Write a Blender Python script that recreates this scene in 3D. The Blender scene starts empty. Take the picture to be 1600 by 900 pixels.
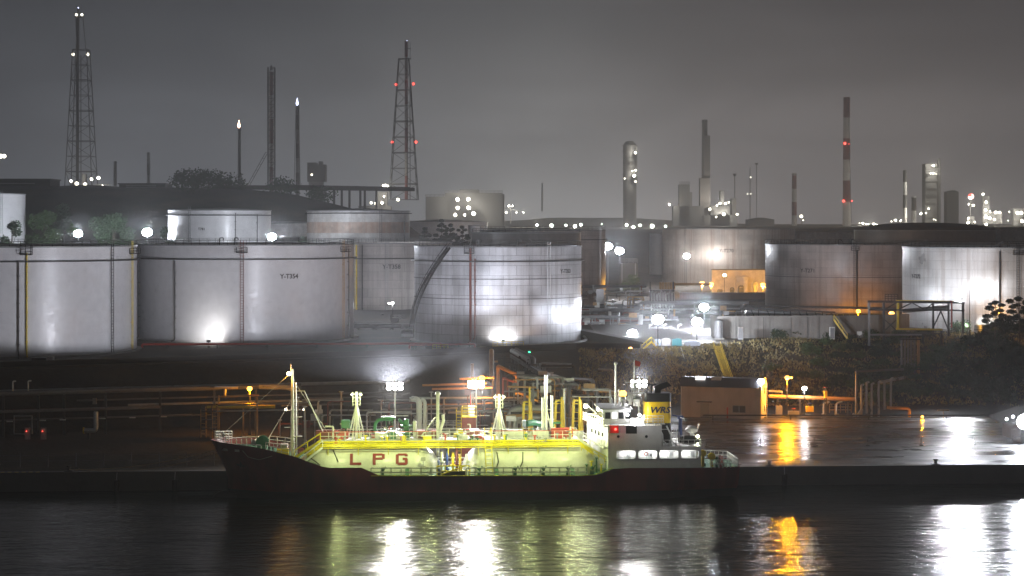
import bpy, math, random
from mathutils import Vector, Matrix, noise as mnoise
random.seed(7)
R_ = math.radians
SC = bpy.context.scene
COL = SC.collection

# ------------------------------------------------------------------ camera, sky, exposure
H, F, HY = 42.0, 2950.0, 350.0          # eye height (m), focal length in photo pixels, horizon row
cam = bpy.data.cameras.new('camera')
cam.sensor_width = 36.0
cam.lens = 36.0 * F / 1600.0
cam.shift_y = -(450.0 - HY) / 1600.0
cam.clip_start, cam.clip_end = 0.5, 8000.0
cam_o = bpy.data.objects.new('camera', cam)
COL.objects.link(cam_o)
cam_o.location = (0, 0, H)
cam_o.rotation_euler = (R_(90), 0, 0)
SC.camera = cam_o

W = bpy.data.worlds.new('World')
SC.world = W
W.use_nodes = True
wt = W.node_tree
wt.nodes.clear()
def wn(t, **k):
    n = wt.nodes.new(t)
    for a, b in k.items():
        setattr(n, a, b)
    return n
w_out = wn('ShaderNodeOutputWorld')
w_bg = wn('ShaderNodeBackground')
w_tc = wn('ShaderNodeTexCoord')
w_sep = wn('ShaderNodeSeparateXYZ')
w_ramp = wn('ShaderNodeValToRGB')
cr = w_ramp.color_ramp
SKY = [(0.0, (.23, .23, .236)), (.012, (.228, .228, .232)), (.04, (.195, .193, .194)), (.075, (.092, .091, .092)),
       (.115, (.052, .052, .053)), (.2, (.022, .022, .024)), (.55, (.010, .010, .011))]
cr.elements[0].position, cr.elements[0].color = 0.0, SKY[0][1] + (1,)
cr.elements[1].position, cr.elements[1].color = SKY[-1][0], SKY[-1][1] + (1,)
for p, c in SKY[1:-1]:
    e = cr.elements.new(p); e.color = c + (1,)
wt.links.new(w_tc.outputs['Generated'], w_sep.inputs[0])
wt.links.new(w_sep.outputs['Z'], w_ramp.inputs[0])
# low cloud lit from below by the plant: brighter in the middle, bluish to one side, warm to the other
w_ramp2 = wn('ShaderNodeValToRGB')
c2 = w_ramp2.color_ramp
c2.elements[0].position, c2.elements[0].color = 0.34, (.42, .455, .52, 1)
c2.elements[1].position, c2.elements[1].color = 0.68, (.60, .555, .56, 1)
for p, c in ((.42, (.48, .515, .575)), (.46, (.66, .69, .735)), (.51, (1.0, 1.0, 1.0)), (.55, (.83, .775, .76)), (.60, (.70, .645, .635))):
    e = c2.elements.new(p); e.color = c + (1,)
w_ma = wn('ShaderNodeMath', operation='MULTIPLY_ADD')
w_ma.inputs[1].default_value, w_ma.inputs[2].default_value = .5, .5
wt.links.new(w_sep.outputs['X'], w_ma.inputs[0])
wt.links.new(w_ma.outputs[0], w_ramp2.inputs[0])
w_map = wn('ShaderNodeMapping')
w_map.inputs['Scale'].default_value = (5, 5, 14)
w_noi = wn('ShaderNodeTexNoise')
w_noi.inputs['Scale'].default_value = 1.6
w_noi.inputs['Detail'].default_value = 4
w_noi.inputs['Distortion'].default_value = .6
w_mr = wn('ShaderNodeMapRange')
w_mr.inputs[1].default_value, w_mr.inputs[2].default_value = .3, .75
w_mr.inputs[3].default_value, w_mr.inputs[4].default_value = .88, 1.14
wt.links.new(w_tc.outputs['Generated'], w_map.inputs[0])
wt.links.new(w_map.outputs[0], w_noi.inputs['Vector'])
wt.links.new(w_noi.outputs['Fac'], w_mr.inputs[0])
w_m1 = wn('ShaderNodeMix', data_type='RGBA', blend_type='MULTIPLY')
w_m1.inputs[0].default_value = 1
w_m2 = wn('ShaderNodeMix', data_type='RGBA', blend_type='MULTIPLY')
w_m2.inputs[0].default_value = 1
wt.links.new(w_ramp.outputs[0], w_m1.inputs[6]); wt.links.new(w_ramp2.outputs[0], w_m1.inputs[7])
wt.links.new(w_m1.outputs[2], w_m2.inputs[6]); wt.links.new(w_mr.outputs[0], w_m2.inputs[7])
wt.links.new(w_m2.outputs[2], w_bg.inputs[0])
w_bg.inputs[1].default_value = 1.0
wt.links.new(w_bg.outputs[0], w_out.inputs[0])

SC.view_settings.view_transform = 'Standard'
SC.view_settings.look = 'None'
SC.view_settings.exposure = 1.0
SC.view_settings.gamma = 1.0
SC.view_settings.use_curve_mapping = False
SC.render.engine = 'CYCLES'
cy = SC.cycles
cy.use_denoising = True
cy.max_bounces, cy.diffuse_bounces, cy.glossy_bounces, cy.transmission_bounces = 5, 2, 3, 2
cy.volume_bounces = 0
cy.sample_clamp_indirect = 3.0
cy.caustics_reflective = cy.caustics_refractive = False
cy.use_light_tree = True

# ------------------------------------------------------------------ helpers
def at(px, py, Y):
    """World point seen at photo pixel (px, py) when it stands Y metres away."""
    return Vector(((px - 800.0) / F * Y, Y, H - (py - HY) / F * Y))
def gx(px, Y): return (px - 800.0) / F * Y
def gz(py, Y): return H - (py - HY) / F * Y
def lerp(tab, t):
    if t <= tab[0][0]: return tab[0][1]
    for (a, va), (b, vb) in zip(tab, tab[1:]):
        if t <= b: return va + (vb - va) * (t - a) / (b - a)
    return tab[-1][1]
def sm(t):
    t = max(0, min(1, t)); return t * t * (3 - 2 * t)

class MB:
    """Collects geometry in world coordinates and links it as ONE mesh object."""
    def __init__(s): s.v, s.f, s.uv = [], [], {}
    def _add(s, vs, fs, uvs=None):
        n = len(s.v); s.v += [Vector(v) for v in vs]
        for i, f in enumerate(fs):
            if uvs: s.uv[len(s.f)] = uvs[i]
            s.f.append([k + n for k in f])
    def box(s, c, d, rz=0.0):
        x, y, z = d[0] / 2, d[1] / 2, d[2] / 2
        m = Matrix.Rotation(rz, 3, 'Z'); c = Vector(c)
        vs = [c + m @ Vector((a * x, b * y, e * z)) for e in (-1, 1) for b in (-1, 1) for a in (-1, 1)]
        s._add(vs, [(0, 2, 3, 1), (4, 5, 7, 6), (0, 1, 5, 4), (2, 6, 7, 3), (0, 4, 6, 2), (1, 3, 7, 5)])
        return s
    def span(s, a, b):
        return s.box([(p + q) / 2 for p, q in zip(a, b)], [abs(p - q) for p, q in zip(a, b)])
    def beam(s, p, q, w, h=None):
        p, q = Vector(p), Vector(q); h = h or w
        d = (q - p)
        if d.length < 1e-6: return s
        d.normalize()
        up = Vector((0, 0, 1)) if abs(d.z) < .95 else Vector((0, 1, 0))
        a = d.cross(up).normalized() * (w / 2); b = a.cross(d).normalized() * (h / 2)
        vs = [p - a - b, p + a - b, p + a + b, p - a + b, q - a - b, q + a - b, q + a + b, q - a + b]
        s._add(vs, [(3, 2, 1, 0), (4, 5, 6, 7), (0, 1, 5, 4), (1, 2, 6, 5), (2, 3, 7, 6), (3, 0, 4, 7)])
        return s
    def tube(s, path, r, n=6, r2=None, bend=0.0):
        P = [Vector(p) for p in path]
        if bend > 0 and len(P) > 2:                      # round the corners of a pipe run
            Q = [P[0]]
            for i in range(1, len(P) - 1):
                a, b, c = P[i - 1], P[i], P[i + 1]
                l = min(bend, (b - a).length * .45, (c - b).length * .45)
                p0, p1 = b + (a - b).normalized() * l, b + (c - b).normalized() * l
                for k in range(5):
                    t = k / 4
                    Q.append(p0 * (1 - t) ** 2 + b * 2 * t * (1 - t) + p1 * t * t)
            Q.append(P[-1]); P = Q
        m = len(P); r2 = r if r2 is None else r2
        base = len(s.v); frame = None
        for i, p in enumerate(P):
            d = (P[min(i + 1, m - 1)] - P[max(i - 1, 0)])
            d = d.normalized() if d.length > 1e-9 else Vector((0, 0, 1))
            if frame is None:
                up = Vector((0, 0, 1)) if abs(d.z) < .9 else Vector((0, 1, 0))
                frame = d.cross(up).normalized()
            frame = (frame - d * frame.dot(d)).normalized()
            b = d.cross(frame)
            rr = r + (r2 - r) * i / max(m - 1, 1)
            for k in range(n):
                t = 2 * math.pi * k / n
                s.v.append(p + frame * math.cos(t) * rr + b * math.sin(t) * rr)
        for i in range(m - 1):
            for k in range(n):
                a, b = base + i * n + k, base + i * n + (k + 1) % n
                s.f.append([a, b, b + n, a + n])
        s.f.append([base + k for k in reversed(range(n))])
        s.f.append([base + (m - 1) * n + k for k in range(n)])
        return s
    def lathe(s, c, prof, n=32, a0=0.0, a1=2 * math.pi, cap=False):
        c = Vector(c); full = abs(a1 - a0) > 6.28; cols = n if full else n + 1
        base = len(s.v)
        for r, z in prof:
            for k in range(cols):
                t = a0 + (a1 - a0) * k / n
                s.v.append(c + Vector((r * math.cos(t), r * math.sin(t), z)))
        R0 = max(r for r, z in prof)
        for i in range(len(prof) - 1):
            l = 0
            for k in range(n):
                a, b = base + i * cols + k, base + i * cols + (k + 1) % cols
                u0, u1 = R0 * (a1 - a0) * k / n, R0 * (a1 - a0) * (k + 1) / n
                z0, z1 = prof[i][1], prof[i + 1][1]
                if abs(z1 - z0) < .02: z0, z1 = prof[i][0], prof[i + 1][0]
                s.uv[len(s.f)] = [(u0, z0), (u1, z0), (u1, z1), (u0, z1)]
                s.f.append([a, b, b + cols, a + cols])
        if cap:
            s.f.append([base + (len(prof) - 1) * cols + k for k in range(cols)])
        return s
    def ball(s, c, r, n=8, m=5, sz=1.0):
        prof = [(max(r * math.sin(math.pi * i / m), .001), -r * sz * math.cos(math.pi * i / m)) for i in range(m + 1)]
        return s.lathe(c, prof, n)
    def prism(s, pts, off):
        """Polygon of 3D points, extruded by the vector off."""
        n = len(pts); off = Vector(off); P = [Vector(p) for p in pts]
        fs = [list(range(n))[::-1], [n + k for k in range(n)]] + [[k, (k + 1) % n, n + (k + 1) % n, n + k] for k in range(n)]
        s._add(P + [p + off for p in P], fs); return s
    def rail(s, path, h=1.1, w=.07, step=2.0, mids=1, closed=False):
        """Handrail: posts and rails along a path of floor points."""
        P = [Vector(p) for p in path]
        if closed: P.append(P[0])
        up = Vector((0, 0, 1))
        for a, b in zip(P, P[1:]):
            for k in range(1, mids + 2):
                s.beam(a + up * h * k / (mids + 1), b + up * h * k / (mids + 1), w)
            L = (b - a).length; n = max(1, round(L / step))
            for i in range(n + 1):
                p = a.lerp(b, i / n); s.beam(p, p + up * h, w)
        return s
    def ladder(s, p, q, w=.5, side=None, t=.06, step=.45):
        p, q = Vector(p), Vector(q); side = Vector(side or (1, 0, 0)) * w / 2
        s.beam(p - side, q - side, t); s.beam(p + side, q + side, t)
        n = max(2, int((q - p).length / step))
        for i in range(1, n):
            c = p.lerp(q, i / n); s.beam(c - side, c + side, t * .7)
        return s
    def stairs(s, p, q, w=1.0, side=(0, 1, 0), h=1.0, t=.1, rails=True, step=.3):
        p, q = Vector(p), Vector(q); sd = Vector(side) * w / 2; up = Vector((0, 0, 1))
        for k in (-1, 1):
            s.beam(p + sd * k, q + sd * k, t, t * 2.5)
            if rails:
                s.beam(p + sd * k + up * h, q + sd * k + up * h, t * .7)
                n = max(2, int((q - p).length / 1.6))
                for i in range(n + 1):
                    c = p.lerp(q, i / n) + sd * k; s.beam(c, c + up * h, t * .7)
        n = max(3, int((q - p).length / step))
        for i in range(1, n):
            c = p.lerp(q, i / n); s.box(c, (max(.28, w * abs(side[0])), max(.28, w * abs(side[1])), .05))
        return s
    def leaves(s, c, rad, n, size, seed=0, squash=1.0):
        rnd = random.Random(seed); c = Vector(c)
        for _ in range(n):
            while True:
                p = Vector((rnd.uniform(-1, 1), rnd.uniform(-1, 1), rnd.uniform(-1, 1)))
                if .25 < p.length < 1: break
            p = p * (.75 + .25 * rnd.random())
            p = Vector((p.x * rad[0], p.y * rad[1], p.z * rad[2] * squash)) + c
            a = Vector((rnd.gauss(0, 1), rnd.gauss(0, 1), rnd.gauss(0, .6))).normalized()
            b = a.orthogonal().normalized()
            z = size * rnd.uniform(.6, 1.4)
            s._add([p - a * z * .5, p + b * z * .3, p + a * z * .5, p - b * z * .3], [(0, 1, 2, 3)])
        return s
    def put(s, name, mat, parent=None, smooth=True, loc=None, angle=38):
        org = parent_org(parent) if parent is not None else Vector(loc or (0, 0, 0))
        me = bpy.data.meshes.new(name)
        me.from_pydata([v - org for v in s.v], [], s.f)
        if s.uv:
            ul = me.uv_layers.new(name='UVMap')
            for fi, p in enumerate(me.polygons):
                if fi in s.uv:
                    for k, li in enumerate(p.loop_indices): ul.data[li].uv = s.uv[fi][k]
        me.materials.append(mat)
        if smooth:
            me.polygons.foreach_set('use_smooth', [True] * len(me.polygons))
            me.set_sharp_from_angle(angle=R_(angle))
        me.update()
        o = bpy.data.objects.new(name, me); COL.objects.link(o)
        if parent is not None:
            o.parent = parent; ORG[o] = org
        else:
            o.location = org; ORG[o] = org
        return o
ORG = {}
def parent_org(p): return ORG[p]
def tag(o, label, cat, group=None, kind=None):
    if label: o['label'] = label
    if cat: o['category'] = cat
    if group: o['group'] = group
    if kind: o['kind'] = kind
    return o
def thing(name, label, cat, loc, group=None):
    o = bpy.data.objects.new(name, None); COL.objects.link(o)
    o.location = loc; o.empty_display_size = .5
    ORG[o] = Vector(loc)
    return tag(o, label, cat, group)
def copy_tree(o, parent=None):
    c = o.copy(); COL.objects.link(c); ORG[c] = ORG.get(o, Vector((0, 0, 0)))
    if parent is not None: c.parent = parent
    for ch in list(o.children): copy_tree(ch, c)
    return c

# ------------------------------------------------------------------ materials
def new_mat(name):
    m = bpy.data.materials.new(name); m.use_nodes = True
    nt = m.node_tree
    return m, nt, nt.nodes['Principled BSDF']
def pm(name, col, rough=.5, metal=0.0, var=.22, scale=.6, streak=0.0, seams=None, bump=0.0, streak_col=None, rvar=.12, uv=False, spec=.5, streak_u=.9, aniso=0.0):
    m, nt, b = new_mat(name); N, L = nt.nodes, nt.links
    tc = N.new('ShaderNodeTexCoord')
    src = tc.outputs['UV'] if uv else tc.outputs['Object']
    no = N.new('ShaderNodeTexNoise'); no.inputs['Scale'].default_value = scale; no.inputs['Detail'].default_value = 5
    L.new(tc.outputs['Object'], no.inputs['Vector'])
    mr = N.new('ShaderNodeMapRange'); mr.inputs[1].default_value, mr.inputs[2].default_value = .3, .7
    mr.inputs[3].default_value, mr.inputs[4].default_value = 1 - var, 1 + var * .5
    L.new(no.outputs['Fac'], mr.inputs[0])
    mx = N.new('ShaderNodeMix'); mx.data_type, mx.blend_type = 'RGBA', 'MULTIPLY'
    mx.inputs[0].default_value = 1; mx.inputs[6].default_value = tuple(col) + (1,)
    L.new(mr.outputs[0], mx.inputs[7])
    out = mx.outputs[2]
    if streak:
        mp = N.new('ShaderNodeMapping'); mp.inputs['Scale'].default_value = (streak_u, streak_u if not uv else .03, .03)
        L.new(src, mp.inputs[0])
        ns = N.new('ShaderNodeTexNoise'); ns.inputs['Scale'].default_value = 1.0; ns.inputs['Detail'].default_value = 6; ns.inputs['Roughness'].default_value = .65
        L.new(mp.outputs[0], ns.inputs['Vector'])
        sr = N.new('ShaderNodeMapRange'); sr.inputs[1].default_value, sr.inputs[2].default_value = .47, .72
        sr.inputs[3].default_value, sr.inputs[4].default_value = 0, streak
        L.new(ns.outputs['Fac'], sr.inputs[0])
        m2 = N.new('ShaderNodeMix'); m2.data_type = 'RGBA'
        m2.inputs[7].default_value = tuple(streak_col or [c * .35 for c in col]) + (1,)
        L.new(sr.outputs[0], m2.inputs[0]); L.new(out, m2.inputs[6]); out = m2.outputs[2]
    if seams:
        br = N.new('ShaderNodeTexBrick')
        br.inputs['Scale'].default_value = 1.0
        br.inputs['Brick Width'].default_value, br.inputs['Row Height'].default_value = seams[0], seams[1]
        br.inputs['Mortar Size'].default_value = seams[2]; br.inputs['Mortar Smooth'].default_value = .2
        br.inputs['Bias'].default_value = 0
        v = seams[4] if len(seams) > 4 else .12
        br.inputs['Color1'].default_value = (1 - v, 1 - v, 1 - v, 1); br.inputs['Color2'].default_value = (1, 1, 1, 1)
        d = seams[3]; br.inputs['Mortar'].default_value = (d, d, d, 1)
        L.new(tc.outputs['UV'], br.inputs['Vector'])
        m3 = N.new('ShaderNodeMix'); m3.data_type, m3.blend_type = 'RGBA', 'MULTIPLY'; m3.inputs[0].default_value = 1
        L.new(out, m3.inputs[6]); L.new(br.outputs['Color'], m3.inputs[7]); out = m3.outputs[2]
    L.new(out, b.inputs['Base Color'])
    if aniso:
        tg = N.new('ShaderNodeTangent'); tg.direction_type = 'UV_MAP'; tg.uv_map = 'UVMap'
        L.new(tg.outputs[0], b.inputs['Tangent']); b.inputs['Anisotropic'].default_value = aniso
    b.inputs['Metallic'].default_value = metal
    b.inputs['Specular IOR Level'].default_value = spec
    rr = N.new('ShaderNodeMapRange'); rr.inputs[1].default_value, rr.inputs[2].default_value = .3, .7
    rr.inputs[3].default_value, rr.inputs[4].default_value = max(.03, rough - rvar), min(1, rough + rvar)
    L.new(no.outputs['Fac'], rr.inputs[0]); L.new(rr.outputs[0], b.inputs['Roughness'])
    if bump:
        nb = N.new('ShaderNodeTexNoise'); nb.inputs['Scale'].default_value = scale * 3; nb.inputs['Detail'].default_value = 4
        L.new(tc.outputs['Object'], nb.inputs['Vector'])
        bp = N.new('ShaderNodeBump'); bp.inputs['Strength'].default_value = bump; bp.inputs['Distance'].default_value = .3
        L.new(nb.outputs['Fac'], bp.inputs['Height']); L.new(bp.outputs[0], b.inputs['Normal'])
    return m
def em(name, col, strength, base=(.8, .8, .8)):
    m, nt, b = new_mat(name)
    b.inputs['Base Color'].default_value = tuple(base) + (1,)
    b.inputs['Emission Color'].default_value = tuple(col) + (1,)
    b.inputs['Emission Strength'].default_value = strength
    m.cycles.emission_sampling = 'NONE'
    return m
WHITE_L, COOL_L, WARM_L = (1.0, .97, .94), (.86, .91, 1.0), (1.0, .80, .52)
SODIUM, ORANGE, DECK_L = (1.0, .35, .005), (1.0, .46, .05), (.90, 1.0, .40)
M = {}
M['lens'] = em('lit lamp glass', WHITE_L, 30)
M['lens_cool'] = em('lit cool lamp glass', COOL_L, 30)
M['lens_warm'] = em('lit warm lamp glass', (1, .84, .6), 12)
M['lens_far'] = em('far lamp glass', (1, .94, .74), 2.6)
M['lens_far_dim'] = em('far small lamp glass', (1, .95, .78), 1.2)
M['lens_green'] = em('far greenish lamp glass', (.80, 1, .84), 2.2)
M['lens_sodium'] = em('lit sodium lamp glass', (1, .42, .06), 3.2)
M['lens_red'] = em('red beacon glass', (1, .06, .04), 2.2)
M['lens_signal'] = em('green signal glass', (.05, 1, .45), 3)
M['lens_deck'] = em('deck floodlight glass', (.97, 1, .62), 24)
M['lit_window'] = em('lit window', (1, .99, .97), .8)
M['flame'] = em('flare flame', (1, .62, .40), 7)
M['flame_blue'] = em('pale blue flame', (.62, .68, 1), 2.5)
M['steel_dark'] = pm('dark weathered steel', (.055, .055, .058), .55, .2)
M['steel_black'] = pm('black painted steel', (.018, .018, .02), .5)
M['steel_grey'] = pm('grey painted steel', (.26, .27, .28), .45, .1)
M['galv'] = pm('galvanised pipe', (.45, .46, .47), .38, .5)
M['galv_dark'] = pm('dull lagged pipe', (.20, .20, .205), .5, .3)
M['white_steel'] = pm('white painted steel', (.74, .75, .72), .4)
M['yellow'] = pm('safety yellow paint', (.72, .53, .03), .45)
M['yellow_deck'] = pm('yellow deck pipe paint', (.78, .66, .02), .4)
M['red_paint'] = pm('red pipe paint', (.46, .05, .03), .45)
M['rust_red'] = pm('red oxide paint', (.22, .055, .04), .55)
M['orange_pipe'] = pm('ochre pipe paint', (.5, .30, .12), .5)
M['green_paint'] = pm('green machinery paint', (.03, .16, .08), .5)
M['blue_paint'] = pm('blue paint', (.03, .06, .22), .5)
M['deck_green'] = pm('green deck paint', (.04, .13, .07), .55)
M['concrete'] = pm('weathered concrete', (.30, .29, .27), .8, streak=.55, scale=.35, bump=.2)
M['concrete_dark'] = pm('dark damp concrete', (.075, .073, .07), .6, scale=.4, bump=.2)
M['tank_white'] = pm('white tank paint', (.66, .66, .68), .34, streak=.16, streak_col=(.50, .49, .47), seams=(9.4, 2.4, .018, .86, .03), uv=True, var=.08, rvar=.07)
M['tank_pale'] = pm('pale grey tank paint', (.58, .57, .56), .45, streak=.4, streak_col=(.34, .27, .22), seams=(8, 2.2, .03, .75, .06), uv=True)
M['tank_silver'] = pm('patchy aluminium cladding', (.50, .51, .54), .40, .55, streak=.6, streak_col=(.17, .165, .165), seams=(6.2, 2.3, .06, .45, .16), uv=True, var=.3, scale=.12, aniso=.85)
M['tank_brown'] = pm('brown grey tank paint', (.46, .42, .40), .42, .15, streak=.62, streak_col=(.16, .135, .12), seams=(7, 2.4, .05, .55, .16), uv=True, var=.3, scale=.15, aniso=.85)
M['tank_rust'] = pm('rust streaked aluminium cladding', (.52, .47, .43), .42, .35, streak=.8, streak_col=(.24, .13, .085), seams=(6, 2.3, .04, .6, .18), uv=True, var=.25, scale=.1, aniso=.85)
M['tank_bright'] = pm('bright aluminium cladding', (.62, .61, .60), .36, .45, streak=.75, streak_col=(.27, .21, .175), seams=(6, 2.3, .04, .6, .12), uv=True, var=.25, scale=.1, aniso=.85)
M['tank_dark'] = pm('dark tank plating', (.12, .11, .105), .5, .1, streak=.5, seams=(7, 2.4, .05, .6, .15), uv=True)
M['roof_grey'] = pm('tank roof plating', (.24, .235, .23), .6)
M['ship_white'] = pm('white ship paint', (.70, .71, .70), .42, streak=.18, streak_col=(.42, .36, .28), var=.1)
M['ship_tank'] = pm('white cargo tank paint', (.72, .73, .68), .38, streak=.3, streak_col=(.42, .42, .34), var=.12, streak_u=1.3)
M['ship_grey'] = pm('grey white ship paint', (.78, .78, .78), .42, streak=.14, var=.12)
M['funnel_yellow'] = pm('funnel yellow paint', (.86, .57, .01), .4, var=.08)
M['navy'] = pm('navy lettering paint', (.015, .02, .07), .5)
M['maroon'] = pm('dark red lettering paint', (.26, .025, .03), .5)
M['black_text'] = pm('black stencil paint', (.02, .02, .022), .6)
M['rubber'] = pm('black rubber', (.015, .015, .016), .75)
M['rope'] = pm('mooring rope', (.42, .34, .24), .8)
M['tar_black'] = pm('tarred dark concrete', (.028, .027, .026), .8, scale=.5)
M['yard_slab'] = pm('worn yard concrete', (.14, .135, .125), .7, scale=.25, var=.4)
M['wall_beige'] = pm('rendered wall', (.48, .44, .41), .8, streak=.3, scale=.3)
M['roof_dark'] = pm('dark roof sheet', (.045, .043, .05), .5)
M['glass_dark'] = pm('dark window glass', (.02, .022, .025), .1)
M['orange_panel'] = pm('pale sheet wall', (.55, .48, .40), .6, streak=.15)
M['brown_wall'] = pm('reddish brown bank wall', (.15, .085, .065), .8, streak=.3)
M['trunk'] = pm('bark', (.07, .055, .042), .9, bump=.4)
M['leaf'] = pm('broad leaves', (.05, .10, .03), .7, var=.5, scale=.9)
M['leaf_dark'] = pm('dark leaves', (.024, .054, .022), .75, var=.5, scale=.9)
M['leaf_pine'] = pm('pine needles', (.02, .035, .022), .8, var=.4, scale=1.2)
M['leaf_dry'] = pm('dry grass', (.30, .25, .11), .85, var=.5, scale=.3)
M['chimney_red'] = pm('chimney red paint', (.20, .05, .045), .7)
M['chimney_white'] = pm('chimney white paint', (.46, .45, .45), .7)
M['chimney_grey'] = pm('chimney concrete', (.15, .14, .14), .8)
M['far_steel'] = pm('far plant steel', (.05, .05, .052), .7)
M['far_pale'] = pm('far pale cladding', (.24, .24, .245), .6)
M['teal'] = pm('teal tarpaulin', (.06, .25, .28), .6)
M['tarp'] = pm('pale blue grey sheet', (.36, .42, .50), .55)

def text_mesh(txt, size, depth=.03, shear=0.0, align='CENTER', bold=.022):
    cu = bpy.data.curves.new('lettering', 'FONT')
    cu.body, cu.size, cu.extrude, cu.shear, cu.resolution_u = txt, size, depth, shear, 2
    cu.align_x, cu.align_y = align, 'CENTER'; cu.offset = size * bold
    o = bpy.data.objects.new('lettering', cu); COL.objects.link(o)
    bpy.context.view_layer.update()
    me = bpy.data.meshes.new_from_object(o)
    bpy.data.objects.remove(o); bpy.data.curves.remove(cu)
    return me
def put_text(txt, size, mat, parent, fn, name='lettering', shear=0.0, bold=0.0, depth=.03, cuts=0):
    me = text_mesh(txt, size, depth, shear)
    for v in me.vertices: v.co = fn(v.co.x, v.co.y, v.co.z) - ORG[parent]
    me.materials.clear(); me.materials.append(mat)
    o = bpy.data.objects.new(name, me); COL.objects.link(o); o.parent = parent; ORG[o] = ORG[parent]
    return o

# ------------------------------------------------------------------ lamps
def light(parent, loc, power, col, radius=.3, spot=None, aim=None, name='lamp_light', blend=.6):
    d = bpy.data.lights.new(name, 'SPOT' if spot else 'POINT')
    d.energy, d.color, d.shadow_soft_size = power, col, radius
    o = bpy.data.objects.new(name, d); COL.objects.link(o)
    loc = Vector(loc)
    if spot:
        d.spot_size, d.spot_blend = R_(spot), blend
        o.rotation_euler = (Vector(aim) - loc).to_track_quat('-Z', 'Y').to_euler()
    o.parent = parent; o.location = loc - ORG[parent]
    return o
# ================================================================== THE SETTING
QA = math.tan(R_(3.5))
def yq(x): return 296.0 + QA * (x + 80)                   # line of the quay face
BASE_T = [(-600, 338), (0, 350), (640, 383), (900, 400), (1000, 401), (2200, 401)]
EDGE_T = [(-600, 350), (0, 362), (640, 397), (900, 420), (1000, 419), (1100, 436), (1200, 458), (1300, 478), (1400, 484), (1600, 486), (2200, 488)]
CREST_T = [(-900, 57), (350, 57), (450, 54), (550, 48), (650, 41), (760, 35), (900, 33), (2300, 34)]
def ground_z(t, x, y):
    b, e = lerp(BASE_T, t), lerp(EDGE_T, t)
    if y <= b: return 3.0
    if y < e + .01:
        k = (y - b) / (e - b)
        z = 3 + 11 * (sm(k) if t < 900 else (1 - (1 - k) ** 1.35))
        if t > 930: z += math.sin(min(1, max(0, k)) * math.pi) * (mnoise.noise(Vector((x * .06, y * .06, 0))) * 1.5 + mnoise.noise(Vector((x * .2, y * .2, 3))) * .5)
        return z
    left = 1 - sm((t - 620) / 160)
    zl = lerp([(520, 14), (575, 26), (640, 28), (700, 36), (770, lerp(CREST_T, t)), (1330, 42 + (lerp(CREST_T, t) - 42) * 1.68), (2600, 42 + (lerp(CREST_T, t) - 42) * 1.68), (3400, 41)], y)
    zr = lerp([(520, 14), (930, 14), (1250, lerp(CREST_T, t)), (1500, 38), (3000, 41.5)], y)
    z = zl * left + zr * (1 - left)
    if y > 650: z += mnoise.noise(Vector((x * .02, y * .02, 5))) * 2.0 * left * sm((y - 650) / 80) * (1 if y < 1200 else 0)
    if y > 1500:                                          # wooded rise far off in the mist
        d = ((x - 125) / 150) ** 2 + ((y - 2900) / 260) ** 2
        z += 11 * math.exp(-d) * (1 + .45 * mnoise.noise(Vector((x * .015, y * .01, 9))))
    return z
def ground_mesh():
    m = MB()
    ts = [-700 + 20 * i for i in range(0, 150)]
    ys = [0, 4, 9, 15, 22, 30, 38, 46, 50, 54, 58, 62, 66, 70, 74, 78, 82, 87, 92, 98, 104, 110, 118, 126, 134, 142, 150, 158, 166, 174, 182, 190, 200, 215, 230, 250, 270, 290, 315, 340, 365, 390, 415, 440, 470, 500, 540, 600, 700, 850, 1000, 1200, 1400, 1600, 1800, 2000, 2200, 2350, 2450, 2550, 2650, 2750, 2900, 3200, 3700]
    for yy in ys:
        for t in ts:
            k = (t - 800) / F
            y0 = (296 + QA * 80) / (1 - QA * k) + .9       # just behind the quay face along this ray
            y = y0 + yy; x = k * y
            m.v.append(Vector((x, y, ground_z(t, x, y))))
    n = len(ts)
    for j in range(len(ys) - 1):
        for i in range(n - 1):
            a = j * n + i
            m.f.append([a, a + 1, a + n + 1, a + n])
    return m
mg, nt, b = new_mat('earth and gravel')
N, L = nt.nodes, nt.links
tc = N.new('ShaderNodeTexCoord'); n1 = N.new('ShaderNodeTexNoise'); n1.inputs['Scale'].default_value = .07; n1.inputs['Detail'].default_value = 8
n2 = N.new('ShaderNodeTexNoise'); n2.inputs['Scale'].default_value = 1.1; n2.inputs['Detail'].default_value = 5
L.new(tc.outputs['Object'], n1.inputs['Vector']); L.new(tc.outputs['Object'], n2.inputs['Vector'])
rp = N.new('ShaderNodeValToRGB'); e = rp.color_ramp.elements
e[0].position, e[0].color = .3, (.020, .018, .016, 1); e[1].position, e[1].color = .7, (.075, .056, .036, 1)
q = rp.color_ramp.elements.new(.5); q.color = (.034, .029, .023, 1)
L.new(n1.outputs['Fac'], rp.inputs[0])
mx = N.new('ShaderNodeMix'); mx.data_type, mx.blend_type = 'RGBA', 'MULTIPLY'; mx.inputs[0].default_value = .8
mr = N.new('ShaderNodeMapRange'); mr.inputs[3].default_value, mr.inputs[4].default_value = .4, 1.5
L.new(n2.outputs['Fac'], mr.inputs[0]); L.new(rp.outputs[0], mx.inputs[6]); L.new(mr.outputs[0], mx.inputs[7]); L.new(mx.outputs[2], b.inputs['Base Color'])
b.inputs['Roughness'].default_value = .85
bp = N.new('ShaderNodeBump'); bp.inputs['Strength'].default_value = .5; bp.inputs['Distance'].default_value = .5
L.new(n2.outputs['Fac'], bp.inputs['Height']); L.new(bp.outputs[0], b.inputs['Normal'])
tag(ground_mesh().put('ground', mg, angle=180), None, None, kind='structure')

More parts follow.
